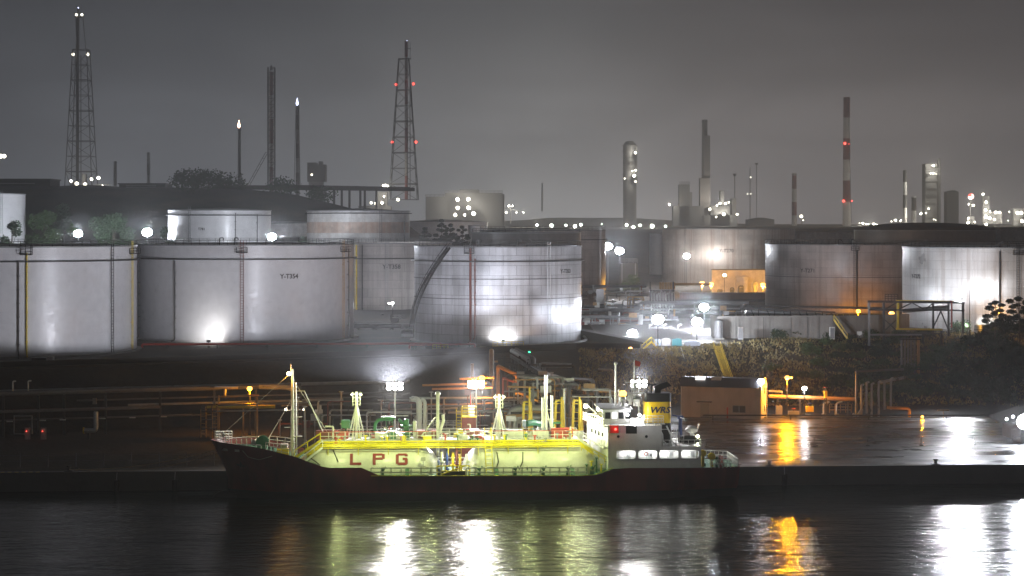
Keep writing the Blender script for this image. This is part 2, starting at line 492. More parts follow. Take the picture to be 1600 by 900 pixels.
# water
mw, nt, b = new_mat('harbour water')
N, L = nt.nodes, nt.links
b.inputs['Base Color'].default_value = (.005, .008, .008, 1); b.inputs['Roughness'].default_value = .2; b.inputs['IOR'].default_value = 1.33
tc = N.new('ShaderNodeTexCoord')
hs = []
for sx, sy, s, det, w in ((.16, .55, 1.0, 3, 1.0), (.5, 1.5, 1.0, 3, .42), (.02, .06, 1.0, 2, 2.2)):
    mp = N.new('ShaderNodeMapping'); mp.inputs['Scale'].default_value = (sx, sy, 1); mp.inputs['Rotation'].default_value = (0, 0, R_(7))
    no = N.new('ShaderNodeTexNoise'); no.inputs['Scale'].default_value = s; no.inputs['Detail'].default_value = det; no.inputs['Distortion'].default_value = .4
    L.new(tc.outputs['Object'], mp.inputs[0]); L.new(mp.outputs[0], no.inputs['Vector'])
    k = N.new('ShaderNodeMath'); k.operation = 'MULTIPLY'; k.inputs[1].default_value = w
    L.new(no.outputs['Fac'], k.inputs[0]); hs.append(k)
a1 = N.new('ShaderNodeMath'); a1.operation = 'ADD'; a2 = N.new('ShaderNodeMath'); a2.operation = 'ADD'
L.new(hs[0].outputs[0], a1.inputs[0]); L.new(hs[1].outputs[0], a1.inputs[1]); L.new(a1.outputs[0], a2.inputs[0]); L.new(hs[2].outputs[0], a2.inputs[1])
bp = N.new('ShaderNodeBump'); bp.inputs['Strength'].default_value = 1.0; bp.inputs['Distance'].default_value = .4
L.new(a2.outputs[0], bp.inputs['Height']); L.new(bp.outputs[0], b.inputs['Normal'])
m = MB(); m._add([(-700, -60, 0), (800, -60, 0), (800, 345, 0), (-700, 345, 0)], [(0, 1, 2, 3)])
tag(m.put('water', mw), None, None, kind='structure')

# quay: concrete face and coping, following the same line as the ship
def qline(x, dy=0, z=3): return Vector((x, yq(x) + dy, z))
m = MB()
def strip(m, x0, x1, d0, d1, z0, z1):
    m._add([qline(x0, d0, z0), qline(x1, d0, z0), qline(x1, d1, z0), qline(x0, d1, z0), qline(x0, d0, z1), qline(x1, d0, z1), qline(x1, d1, z1), qline(x0, d1, z1)],
           [(0, 3, 2, 1), (4, 5, 6, 7), (0, 1, 5, 4), (1, 2, 6, 5), (2, 3, 7, 6), (3, 0, 4, 7)])
strip(m, -420, 560, 0, 1.6, -4, 3.02)
tag(m.put('quay', M['concrete_dark']), None, None, kind='structure')

# wet asphalt apron
ma, nt, b = new_mat('wet asphalt')
N, L = nt.nodes, nt.links
tc = N.new('ShaderNodeTexCoord'); mp = N.new('ShaderNodeMapping'); mp.inputs['Scale'].default_value = (.05, .16, 1); L.new(tc.outputs['Object'], mp.inputs[0])
n1 = N.new('ShaderNodeTexNoise'); n1.inputs['Scale'].default_value = 1.0; n1.inputs['Detail'].default_value = 7; n1.inputs['Distortion'].default_value = .8; L.new(mp.outputs[0], n1.inputs['Vector'])
rr = N.new('ShaderNodeMapRange'); rr.inputs[1].default_value, rr.inputs[2].default_value = .36, .64; rr.inputs[3].default_value, rr.inputs[4].default_value = .13, .52
L.new(n1.outputs['Fac'], rr.inputs[0]); L.new(rr.outputs[0], b.inputs['Roughness'])
rp = N.new('ShaderNodeValToRGB'); e = rp.color_ramp.elements; e[0].color = (.016, .016, .018, 1); e[1].color = (.055, .053, .052, 1); L.new(n1.outputs['Fac'], rp.inputs[0]); L.new(rp.outputs[0], b.inputs['Base Color'])
n2 = N.new('ShaderNodeTexNoise'); n2.inputs['Scale'].default_value = .9; n2.inputs['Detail'].default_value = 5; L.new(tc.outputs['Object'], n2.inputs['Vector'])
bp = N.new('ShaderNodeBump'); bp.inputs['Strength'].default_value = .5; bp.inputs['Distance'].default_value = .05
L.new(n2.outputs['Fac'], bp.inputs['Height']); L.new(bp.outputs[0], b.inputs['Normal'])
m = MB(); xs = [10 + 12 * i for i in range(28)]
for x in xs: m.v += [qline(x, 1.6, 3.012), Vector((x, 380, 3.012))]
for i in range(len(xs) - 1): m.f.append([2 * i, 2 * i + 2, 2 * i + 3, 2 * i + 1])
tag(m.put('apron', ma), None, None, kind='structure')
m = MB(); m.span((38, 380.0, 2.9), (330, 380.5, 3.16))
tag(m.put('kerb', M['concrete_dark']), None, None, kind='structure')
m = MB(); m._add([(gx(905, 452) + 5, 452, 14.03), (gx(1118, 447), 447, 14.03), (gx(1118, 462), 462, 14.03), (gx(1112, 560), 560, 14.03), (gx(915, 560), 560, 14.03)], [(0, 1, 2, 3, 4)])
tag(m.put('pavement', M['yard_slab']), None, None, kind='structure')
# road along the top of the left terrace: pale line of its low kerb
m = MB(); prev = None
for t in range(-300, 1000, 20):
    e = lerp(EDGE_T, t) + 1.2; p = Vector((gx(t, e), e, 14.0))
    if prev is not None: m.beam(prev + Vector((0, 0, .15)), p + Vector((0, 0, .15)), .4, .35)
    prev = p
tag(m.put('terrace_kerb', M['tar_black']), None, None, kind='structure')

# ================================================================== TANKS
def surf(c, R, px, off=0.0):
    k = (px - 800) / F; d = Vector((k, 1)).normalized(); cc = Vector((c[0], c[1])); r = R + off
    b = d.dot(cc); disc = b * b - cc.length_squared + r * r
    t = b - math.sqrt(max(0, disc))
    p = d * t
    n = (p - cc).normalized()
    return cc + n * r, n
GREY_RAIL = M['steel_dark']
def tank(px, R, Y, z0, z1, mat, label, number=None, ladders=(), pipes=(), girder=None, rail=True, roof='float', group=None, num_h=1.5, rail_arc=True, rings=(), vents=(), n=96, base=True):
    c = Vector((gx(px, Y), Y, z0))
    t = thing('storage_tank', label, 'storage tank', c, group)
    m = MB()
    prof = [(R, 0), (R, z1 - z0)]
    if roof == 'float':
        prof += [(R - .25, z1 - z0), (R - .25, z1 - z0 - 2.2)]
    m.lathe(c, prof, n); m.put('shell', mat, t, angle=30)
    m = MB()
    if roof == 'float': m.lathe(c, [(R - .3, z1 - z0 - 2.3), (R * .5, z1 - z0 - 2.2), (.01, z1 - z0 - 2.1)], n)
    elif roof == 'dome': m.lathe(c, [(R * math.cos(a), z1 - z0 + R * .11 * math.sin(a)) for a in [i * math.pi / 16 for i in range(9)]][:-1] + [(.01, z1 - z0 + R * .11)], n)
    else: m.lathe(c, [(R - .1, z1 - z0 - .05), (R * .5, z1 - z0 + R * .025), (.01, z1 - z0 + R * .05)], n)
    m.put('roof', M['roof_grey'] if roof != 'dome' else M['far_steel'], t)
    m = MB(); m.lathe(c, [(R + .02, z1 - z0 - .25), (R + .22, z1 - z0 - .25), (R + .22, z1 - z0 + .02), (R - .3, z1 - z0 + .02)], n); m.put('top_rim', M['steel_grey'], t)
    if girder:
        m = MB(); m.lathe(c, [(R + .02, girder - z0), (R + .75, girder - z0), (R + .75, girder - z0 + .28), (R + .02, girder - z0 + .28)], n); m.put('wind_girder', GREY_RAIL, t)
    for zr in rings:
        m = MB(); m.lathe(c, [(R + .01, zr - z0), (R + .16, zr - z0), (R + .16, zr - z0 + .16), (R + .01, zr - z0 + .16)], n); m.put('stiffener_ring', GREY_RAIL, t)
    if rail:
        k = max(24, int(2 * math.pi * R / 2.2)); m = MB()
        m.rail([c + Vector((math.cos(2 * math.pi * i / k) * (R - .1), math.sin(2 * math.pi * i / k) * (R - .1), z1 - z0)) for i in range(k)], 1.15, .085, 9, 1, True)
        m.put('handrail', GREY_RAIL, t)
    for lp, lm, kind in ladders:
        p, nn = surf(c, R, lp, .45); side = (-nn.y, nn.x, 0)
        m = MB(); a, b2 = Vector((p.x, p.y, z0 + .4)), Vector((p.x, p.y, z1 + 1.0)); m.ladder(a, b2, .75, side, .11, .6)
        for k in range(1, 8):
            q = a.lerp(b2, k / 8); w = Vector((nn.x, nn.y, 0)); m.beam(q, q - w * .5, .08)
        lo = m.put('ladder', lm, t)
        if kind:
            m = MB(); q = Vector((p.x, p.y, z1 - 1.8)) + Vector((nn.x, nn.y, 0)) * .6
            sv = Vector(side); o2 = Vector((nn.x, nn.y, 0))
            m.box(q, (2.4, 1.6, .15), math.atan2(side[1], side[0])); m.rail([q - sv * 1.2 - o2 * .8, q - sv * 1.2 + o2 * .8, q + sv * 1.2 + o2 * .8, q + sv * 1.2 - o2 * .8], 1.2, .1, 1.2, 1)
            m.put('platform', M['steel_black'], t)
    for pp, pmn, zb, zt, r in pipes:
        p, nn = surf(c, R, pp, .45)
        m = MB(); m.tube([(p.x, p.y, zt), (p.x, p.y, zb + .3), (p.x + nn.x * 1.2, p.y + nn.y * 1.2, zb - .2 + .3)], r, 8, bend=.6)
        for k in range(1, 7):
            z = zb + (zt - zb) * k / 7; m.box((p.x - nn.x * .2, p.y - nn.y * .2, z), (.5, .5, .12))
        m.put('pipe', pmn, t)
    for vp in vents:
        p, nn = surf(c, R - 1.0, vp); m = MB(); q = Vector((p.x, p.y, z1 - .6)); m.tube([q, q + Vector((0, 0, 2.2)), q + Vector((.9, 0, 2.2)), q + Vector((.9, 0, 1.6))], .14, 6, bend=.5); m.put('vent_pipe', GREY_RAIL, t)
    if number:
        txt, npx, npy = number
        p, nn = surf(c, R, npx); z = H - (npy - HY) / F * p.y; a0 = math.atan2(nn.y, nn.x)
        put_text(txt, num_h, M['black_text'], t, lambda x, y, d: Vector((c.x + (R + .05 + d) * math.cos(a0 + x / R), c.y + (R + .05 + d) * math.sin(a0 + x / R), z + y)), 'tank_number')
    if base:
        m = MB(); m.lathe(c, [(R + .02, .35), (R + 1.1, .3), (R + 1.2, -.6)], n); m.put('foundation_ring', M['concrete'], t)
    return t, c
Z0 = 14.0
Y_ = M['yellow']; RO = M['rust_red']
TA, cA = tank(34, 25, 418, Z0, 37.3, M['tank_white'], 'white tank cropped by the picture edge, with black and yellow ladders', None,
    [(207, Y_, 1), (176, GREY_RAIL, 0)], [(29, GREY_RAIL, 14, 34, .13), (42, Y_, 14.3, 36, .16)], 34.0)
# the first platform stands at the very top of the yellow strip
m = MB(); p, nn = surf(cA, 25, 41, .9); m.box((p.x, p.y, 35.6), (2.2, 1.5, .15)); m.rail([(p.x - 1.1, p.y + .7, 35.6), (p.x - 1.1, p.y - .7, 35.6), (p.x + 1.1, p.y - .7, 35.6), (p.x + 1.1, p.y + .7, 35.6)], 2.0, .12, 1.1, 2); m.put('platform', M['steel_black'], TA)
TB, cB = tank(384, 26.3, 461, Z0 + .3, 37.2, M['tank_white'], 'glossy white tank lettered Y-T354 with a bright floodlit patch at its foot', ('Y-T354', 452, 432),
    [(378, RO, 1), (537, M['orange_pipe'], 1)], [(273, GREY_RAIL, 14.8, 33.5, .17), (207 + 9, GREY_RAIL, 14.6, 33.5, .13), (545, GREY_RAIL, 14.6, 36, .13)], 33.7, vents=(343, 366))
TC, cC = tank(600, 20, 556, Z0, 36.6, M['tank_brown'], 'brown grey tank squeezed between the glossy white tank and the tank with the curving stair', ('Y-T358', 612, 417),
    [(604, M['steel_grey'], 0)], [(557, Y_, 15, 36, .22), (566, GREY_RAIL, 15, 36, .15)], 32.0, num_h=1.7)
TD, cD = tank(778, 20.1, 455, Z0, 36.8, M['tank_silver'], 'patchy silver tank with a long curving stair and a red downpipe', ('Y-T353', 884, 424),
    [(858, M['galv'], 0)], [(735, RO, 14.5, 36.4, .28), (742, RO, 15.5, 34, .14)], 33.2, rings=(29.2, 24.6), num_h=1.35, vents=(746, 808, 823))
# curving stair up the silver tank
m = MB(); pts = []
a0 = math.atan2(*(surf(cD, 20.1, 651)[1].yx)); a1 = math.atan2(*(surf(cD, 20.1, 704)[1].yx))
for i in range(15):
    k = i / 14; a = a0 + (a1 - a0) * k - .12 * (1 - k); z = 18.0 + 18.6 * (1 - (1 - k) ** 1.25) if False else 17.5 + 19.0 * k
    pts.append(Vector((cD.x + 20.9 * math.cos(a), cD.y + 20.9 * math.sin(a), z)))
for p, q in zip(pts, pts[1:]):
    nn = Vector((p.x - cD.x, p.y - cD.y, 0)).normalized()
    for o in (-.5, .5):
        m.beam(p + nn * o, q + nn * o, .16, .45); m.beam(p + nn * o + Vector((0, 0, 1.1)), q + nn * o + Vector((0, 0, 1.1)), .1); m.beam(p + nn * o, p + nn * o + Vector((0, 0, 1.1)), .09)
    for k in range(6):
        m.box(p.lerp(q, k / 6), (.9, .9, .08), math.atan2(nn.y, nn.x))
m.put('stairway', M['steel_black'], TD)
m = MB(); p, nn = surf(cD, 20.1, 733, .7); m.box((p.x, p.y, 35.2), (2.2, 1.4, .15)); m.rail([(p.x - 1.1, p.y - .7, 35.2), (p.x + 1.1, p.y - .7, 35.2)], 1.8, .12, 1.1, 2); m.put('platform', M['steel_black'], TD)
m = MB(); pts = [(surf(cD, 20.1, 880 - 0)[0].x, surf(cD, 20.1, 880)[0].y - 1.5, 14.4), (gx(905, 440), 440, 14.5), (gx(917, 447), 447, 14.6), (gx(912, 452), 452, 15.2)]
m.tube(pts, .3, 8, bend=1.5); m.put('outlet_pipe', M['galv'], TD)
TE, cE = tank(848, 22, 660, Z0, 40.0, M['tank_brown'], 'dull tank half hidden behind the silver tank, with pale rungs up its side', None, [(938, M['galv'], 0)], (), 36.5)
TE2, cE2 = tank(822, 17, 590, Z0, 39.4, M['tank_dark'], 'dark tank top seen just over the rail of the silver tank', None, (), (), None)
TF, cF = tank(1138, 31.5, 900, Z0, 39.8, M['tank_rust'], 'rust streaked tank standing behind the orange lit wall', ('Y-T270', 1135, 392), [(1070, M['steel_dark'], 0)], (), None, num_h=2.2, rail=False)
TG, cG = tank(1322, 26, 612, Z0, 35.6, M['tank_brown'], 'brown grey tank lettered Y-T271 with a single dark downpipe', ('Y-T271', 1262, 423),
    [(1336, M['steel_black'], 1)], [(1339, M['steel_dark'], 15, 34, .3)], None, rings=(25.3,), num_h=1.7, vents=(1310, 1330))
TH, cH = tank(1566, 26.6, 513, Z0, 35.9, M['tank_bright'], 'bright aluminium tank behind the pines, washed by floodlight', ('Y-T272', 1431, 432),
    [(1591, M['steel_dark'], 1)], [(1562, M['steel_dark'], 15, 35, .22)], None, num_h=1.5, vents=(1562, 1574))
TI, cI = tank(1444, 31.5, 860, Z0, 39.2, M['tank_dark'], 'low dark tank with a shallow dome, behind the lettered brown tank', None, (), (), None, roof='dome')
TJ, cJ = tank(343.5, 16.2, 602, 26, 46.4, M['tank_white'], 'white tank numbered T781 on the rise behind the glossy white tank', ('T781', 315, 358),
    [(296, M['steel_grey'], 0)], [(402, GREY_RAIL, 27, 45, .13), (368, GREY_RAIL, 27, 45.5, .1)], 44.6, rail=False, num_h=1.1, roof='cone')
TJ2, cJ2 = tank(560, 16.3, 602, 26, 46.2, M['tank_pale'], 'white tank with a rust stained belt on the rise behind the brown grey tank', None,
    [(595, M['steel_dark'], 0)], [(632, M['steel_dark'], 27, 43, .18)], 45.2, rail=False, roof='cone')
TK, cK = tank(-22, 13, 640, 28, 52.2, M['tank_white'], 'tall white tank cut off by the picture edge above the trees', None, [(2, M['steel_grey'], 0)], (), None, rail=False, roof='cone')
TL, cL = tank(455, 13, 720, 30, 42.5, M['tank_pale'], 'small white tank with a domed cap between the two white tanks on the rise', None, (), (), None, rail=False, roof='cone')
TM, cM = tank(690, 22, 900, 29, 43.2, M['tank_white'], 'wide low white tank behind the row of young pines', None, (), (), None, rail=False, roof='cone', n=64)
TN, cN = tank(745, 3.6, 800, 29, 41.4, M['tank_white'], 'slim pale tank at the end of the young pines', None, (), (), None, rail=False, roof='cone', n=32)
TO, cO = tank(1026, 3.6, 960, Z0, 37.5, M['tank_white'], 'slim white lit tank beside the rust streaked tank', None, (), (), None, rail=False, roof='cone', n=32)
TP, cP = tank(1290, 24, 1010, Z0, 38.0, M['tank_pale'], 'pale tank between the rust streaked tank and the dark domed tank', None, (), (), None, rail=False, roof='cone', n=64)
TQ, cQ = tank(1592, 16, 1000, Z0, 39.5, M['tank_pale'], 'pale tank beyond the bright aluminium tank', None, (), (), None, rail=False, roof='cone', n=64)
# rust belt of the tank on the rise
m = MB(); m.lathe(cJ2, [(16.33, 13.2), (16.33, 16.6)], 96)
belt = pm('rust stained belt', (.50, .40, .34), .5, 0, streak=.75, streak_col=(.42, .24, .16), var=.3, scale=.5); m.put('rust_belt', belt, TJ2)
# domed tank's stair rail
m = MB(); pts = [Vector((gx(px, 845), 845, z)) for px, z in ((1432, 40.4), (1470, 40.2), (1515, 39.4), (1552, 39.3))]
m.rail(pts, 1.8, .16, 3, 1); m.put('stair_rail', M['steel_dark'], TI)
# ================================================================== THE SHIP (local frame: s from bow to stern, n away from the camera)
SA = R_(3.5); SX, SY = -46.3, 290.9
ship = thing('gas_tanker', 'small gas carrier with dark red hull and two white deck tanks, moored at the quay', 'ship', (0, 0, 0))
def S(px, py, n=0.0):
    """Ship coordinates (s, n, z) of what the photo shows at (px, py) in the upright plane n."""
    k = (px - 800) / F
    s = (k * SY - SX + k * n * math.cos(SA) + n * math.sin(SA)) / (math.cos(SA) - k * math.sin(SA))
    Y = SY + s * math.sin(SA) + n * math.cos(SA)
    return Vector((s, n, H - (py - HY) / F * Y))
def Z(py, px, n=0.0): return S(px, py, n).z
# hull
TOP = [(0, 8.9), (6.4, 8.4), (8, 8.1), (12.6, 6.9), (15.6, 5.5), (17, 5.1), (22.4, 5.1), (24.4, 3.85), (56.5, 3.6), (58.4, 3.72), (59.8, 4.1), (61.4, 4.75), (81.2, 4.65)]
def stem(z): return lerp([(-3, 2.6), (0, 2.6), (3.5, 2.5), (5, 1.75), (9, -.15)], z)
def stern(z): return lerp([(-3, 79.3), (0, 80.2), (1.5, 81.0), (5, 81.3)], z)
def half(s, z):
    d = s - stem(z); e = stern(z) - s; k = max(0, min(1, z / 7))
    dl = 22 * (1 - k) + 12.5 * k; p = .85 * (1 - k) + .55 * k
    b = 6.5 * min(1, max(0, d) / dl) ** p
    if d < dl * 1.0: b = 6.5 * math.sin(min(1, max(0, d) / dl) ** p * math.pi / 2)
    st = 5.0 + 1.5 * sm(e / 7); st *= (.72 + .28 * sm((z + 1) / 4)) if e < 9 else 1
    return max(.12, min(b, st))
us = [0, .004, .01, .02, .035, .05, .065, .08, .1, .12, .14, .155, .175, .195, .21, .23, .25, .27, .29, .3, .33, .36, .4, .45, .5, .55, .6, .65, .69, .705, .715, .725, .735, .75, .78, .82, .86, .9, .93, .95, .97, .985, 1.0]
vs = [0, .1, .2, .32, .45, .58, .7, .8, .9, 1.0]
m = MB(); grid = {}
for sd in (-1, 1):
    for i, u in enumerate(us):
        for j, v in enumerate(vs):
            s0 = stem(8) + u * (stern(4.6) - stem(8)); zt = lerp(TOP, s0); z = zt + (-1.6 - zt) * v
            s = stem(z) + u * (stern(z) - stem(z)); grid[sd, i, j] = len(m.v)
            m.v.append(Vector((s, sd * half(s, z), z)))
for sd in (-1, 1):
    for i in range(len(us) - 1):
        for j in range(len(vs) - 1):
            f = [grid[sd, i, j], grid[sd, i + 1, j], grid[sd, i + 1, j + 1], grid[sd, i, j + 1]]
            m.f.append(f if sd < 0 else f[::-1])
for j in range(len(vs) - 1):
    m.f.append([grid[-1, 0, j], grid[-1, 0, j + 1], grid[1, 0, j + 1], grid[1, 0, j]])
    k = len(us) - 1; m.f.append([grid[-1, k, j], grid[1, k, j], grid[1, k, j + 1], grid[-1, k, j + 1]])
mh, nt, b = new_mat('ship hull paint'); N, L = nt.nodes, nt.links
tc = N.new('ShaderNodeTexCoord'); sp = N.new('ShaderNodeSeparateXYZ'); L.new(tc.outputs['Object'], sp.inputs[0])
no = N.new('ShaderNodeTexNoise'); no.inputs['Scale'].default_value = .5; no.inputs['Detail'].default_value = 6; mp = N.new('ShaderNodeMapping'); mp.inputs['Scale'].default_value = (1, 1, .25)
L.new(tc.outputs['Object'], mp.inputs[0]); L.new(mp.outputs[0], no.inputs['Vector'])
rp = N.new('ShaderNodeValToRGB'); e = rp.color_ramp.elements; e[0].position, e[0].color = .35, (.20, .022, .018, 1); e[1].position, e[1].color = .72, (.085, .018, .014, 1); L.new(no.outputs['Fac'], rp.inputs[0])
gt = N.new('ShaderNodeMath'); gt.operation = 'GREATER_THAN'; gt.inputs[1].default_value = 1.25; L.new(sp.outputs['Z'], gt.inputs[0])
mx = N.new('ShaderNodeMix'); mx.data_type = 'RGBA'; mx.inputs[6].default_value = (.016, .014, .015, 1); L.new(gt.outputs[0], mx.inputs[0]); L.new(rp.outputs[0], mx.inputs[7]); L.new(mx.outputs[2], b.inputs['Base Color']); b.inputs['Roughness'].default_value = .45
hull = m.put('hull', mh, ship, angle=50)
m = MB()
for i, u in enumerate(us):
    s = stem(8) + u * (stern(4.6) - stem(8)); zt = lerp(TOP, s); zd = zt - (1.0 if s < 14 else .25 if s < 24 else .12)
    h = max(.1, half(s, zd) - .06); m.v += [Vector((s, -h, zd)), Vector((s, h, zd))]
for i in range(len(us) - 1): m.f.append([2 * i, 2 * i + 2, 2 * i + 3, 2 * i + 1])
m.put('deck', M['deck_green'], ship)
m = MB(); m.lathe((0, 0, 0), [(1.15 * math.sin(math.pi * i / 12), -2.6 * math.cos(math.pi * i / 12)) for i in range(13)], 16)
for v in m.v: v.xyz = (2.8 + v.z, v.y, v.x - .1)
m.put('bulbous_bow', M['steel_black'], hull)
# rubbing line / sheer edge painted yellow along the low main deck
m = MB(); pts = [Vector((s, -6.53, lerp(TOP, s) + .02)) for s in (24.6, 30, 40, 50, 56.5, 58.4, 59.8, 61.4)]
for p, q in zip(pts, pts[1:]): m.beam(p, q, .12, .1)
m.put('deck_edge', M['yellow_deck'], ship)
m = MB(); m.rail([Vector((s, -6.34, lerp(TOP, s) - .12)) for s in (24.6, 35.2)], 1.3, .17, 1.47, 1); m.rail([Vector((s, -6.34, lerp(TOP, s) - .12)) for s in (39, 57.5)], 1.3, .17, 1.47, 1)
m.put('deck_rail', M['white_steel'], ship)
m = MB(); m.rail([Vector((s, 6.3, lerp(TOP, s) - .12)) for s in (24.6, 57.5)], 1.25, .11, 1.47, 1); m.put('deck_rail', M['white_steel'], ship)
# ---- forecastle
m = MB(); pts = [Vector((.5, 0, 8.8)), Vector((.9, -.9, 8.7)), Vector((2.0, -2.0, 8.6)), Vector((2.9, -2.9, 8.5))]
m.rail(pts, 1.25, .1, .6, 2); m.rail([Vector((p.x, -p.y, p.z)) for p in pts], 1.25, .1, .6, 2); m.put('bow_rail', M['white_steel'], ship)
m = MB()
for sd in (-1, 1):
    for i in range(9):
        s = 2.0 + i * .75; h = half(s, 8) - .25; m.beam((s, sd * h, 7.5), (s, sd * (h - .5), 8.35), .14, .1)
    for a, b2 in zip(range(8), range(1, 9)):
        s, s2 = 2 + a * .75, 2 + b2 * .75; m.beam((s, sd * (half(s, 8) - .16), 8.62), (s2, sd * (half(s2, 8) - .16), 8.55), .16, .08)
m.put('bulwark_stay', M['white_steel'], ship)
m = MB(); m.rail([Vector((8.6, -4.3, 7.2)), Vector((12.2, -5.0, 6.7))], 1.6, .09, 1.2, 2); m.rail([Vector((8.6, 4.3, 7.2)), Vector((12.2, 5.0, 6.7))], 1.6, .09, 1.2, 2); m.put('forecastle_rail', M['white_steel'], ship)
wd = S(410, 690, -1.5)
m = MB(); m.lathe((0, 0, 0), [(.01, -.7), (.95, -.7), (.95, -.5), (.6, -.45), (.6, .45), (.95, .5), (.95, .7), (.01, .7)], 18)
for v in m.v: v.xyz = (wd.x + v.x, wd.y + v.z, wd.z + v.y)
m.box((wd.x, wd.y, wd.z - 1.3), (1.5, 2.2, 1.6)); m.put('anchor_windlass', M['green_paint'], ship)
m = MB(); m.ball((wd.x - 1.3, wd.y + 1.2, wd.z - .3), .55); m.put('winch_drum', M['steel_grey'], ship)
m = MB(); m.span((10.2, -3.2, 6.6), (12.0, -2.0, 7.6)); m.put('deck_locker', M['yellow'], ship)
m = MB(); m.span((10.5, .5, 6.6), (11.6, 2.2, 7.9)); m.put('deck_locker', M['orange_panel'], ship)
for s in (4.2, 9.3):
    m = MB()
    for d in (-.3, .3): m.tube([(s + d, -2.6, 7.2), (s + d, -2.6, 8.0)], .16, 8)
    m.put('bitts', M['steel_black'], ship)
m = MB(); p = S(375, 702, -4.2); m.tube([(p.x + .3, -half(p.x, p.z) - .05, p.z + .1), (p.x + 1.3, -half(p.x + 1.3, 7.4) - .12, p.z - 1.0), (p.x + 3.0, -half(p.x + 3, 7.2) - .12, p.z - 1.4), (p.x + 5.0, -half(p.x + 5, 7) - .1, p.z - .8)], .05, 5); m.put('hanging_hose', M['rope'], ship)
for px in (353, 372):
    p = S(px, 702, -3); m = MB(); m.box((p.x, -half(p.x, p.z) - .01, p.z), (.75, .16, .36), -.45); m.put('fairlead', M['orange_panel'], hull)
m = MB(); s = 4.9; h = half(s, 5.2); m.tube([(s, -h - .15, 6.3), (s - .15, -h - .12, 5.0)], .18, 8); m.beam((s - .75, -h - .12, 5.4), (s + .5, -h - .2, 5.1), .3, .25); m.put('anchor', M['steel_black'], ship)
# foremast
fm = S(457, 575, 0); sF = fm.x
m = MB(); m.tube([(sF, 0, 6), (sF, 0, 14.5), (sF, 0, 19.6)], .32, 10, .16); m.tube([(sF + .65, 0, 6), (sF + .5, 0, 17.5)], .11, 6)
for z in (8.2, 11.6, 14.2, 16.6): m.beam((sF - .3, 0, z), (sF + .7, 0, z), .09)
for z in (9.2, 12.2, 14.6): m.box((sF + .7, 0, z), (1.6, .7, .08))
for z in (10.6, 13.2): m.box((sF - .8, 0, z), (.9, .5, .08))
m.beam((sF, 0, 16.2), (sF + 1.9, 0, 16.2), .16); m.tube([(sF - .25, 0, 19.2), (sF - .25, 0, 20.4)], .05)
mast = m.put('foremast', M['white_steel'], ship)
m = MB(); m.ball((sF - .55, -.3, 18.9), .3); m.put('mast_lamp', M['lens_warm'], mast)
m = MB(); p = S(475, 640, 0); m.ball((sF - 1.0, -.3, 13.4), .16); m.put('mast_lamp', M['lens_warm'], mast)
m = MB(); m.tube([(sF + 1.8, 0, 16.2), S(505, 676, 0)], .10, 5); m.tube([(sF + .3, 0, 17.6), S(512, 676, 0)], .04, 4); m.tube([(sF - .2, 0, 14.8), (8.2, 0, 8.0)], .045, 4); m.tube([(sF, 0, 19.2), (1.0, 0, 9.0)], .02, 4); m.put('stay', M['white_steel'], mast)
# ---- cargo tanks
AX, RT = 3.55, 4.45
def cargo_tank(s0, s1):
    m = MB(); prof = []
    l = RT * .96
    for i in range(9): a = i * math.pi / 16; prof.append((max(.01, RT * math.sin(a)), s0 + l - l * math.cos(a)))
    for i in range(1, 8): prof.append((RT, s0 + l + (s1 - s0 - 2 * l) * i / 8))
    for i in range(9): a = math.pi / 2 - i * math.pi / 16; prof.append((max(.01, RT * math.sin(a)), s1 - l + l * math.cos(a)))
    m.lathe((0, 0, 0), prof, 48)
    for v in m.v: v.xyz = (v.z, v.y, v.x + AX)
    t = m.put('cargo_tank', M['ship_tank'], ship, angle=60)
    for s in (s0 + 5.2, s1 - 5.2):
        for sd in (-1, 1): m = MB(); m.prism([(s - .3, sd * 5.4, 3.5), (s - .3, sd * 4.1, 3.5), (s - .3, sd * 4.0, 5.0)], (.6, 0, 0)); m.put('saddle', M['deck_green'], t)
    return t
T1 = cargo_tank(13.2, 35.3); T2 = cargo_tank(38.5, 60.6)
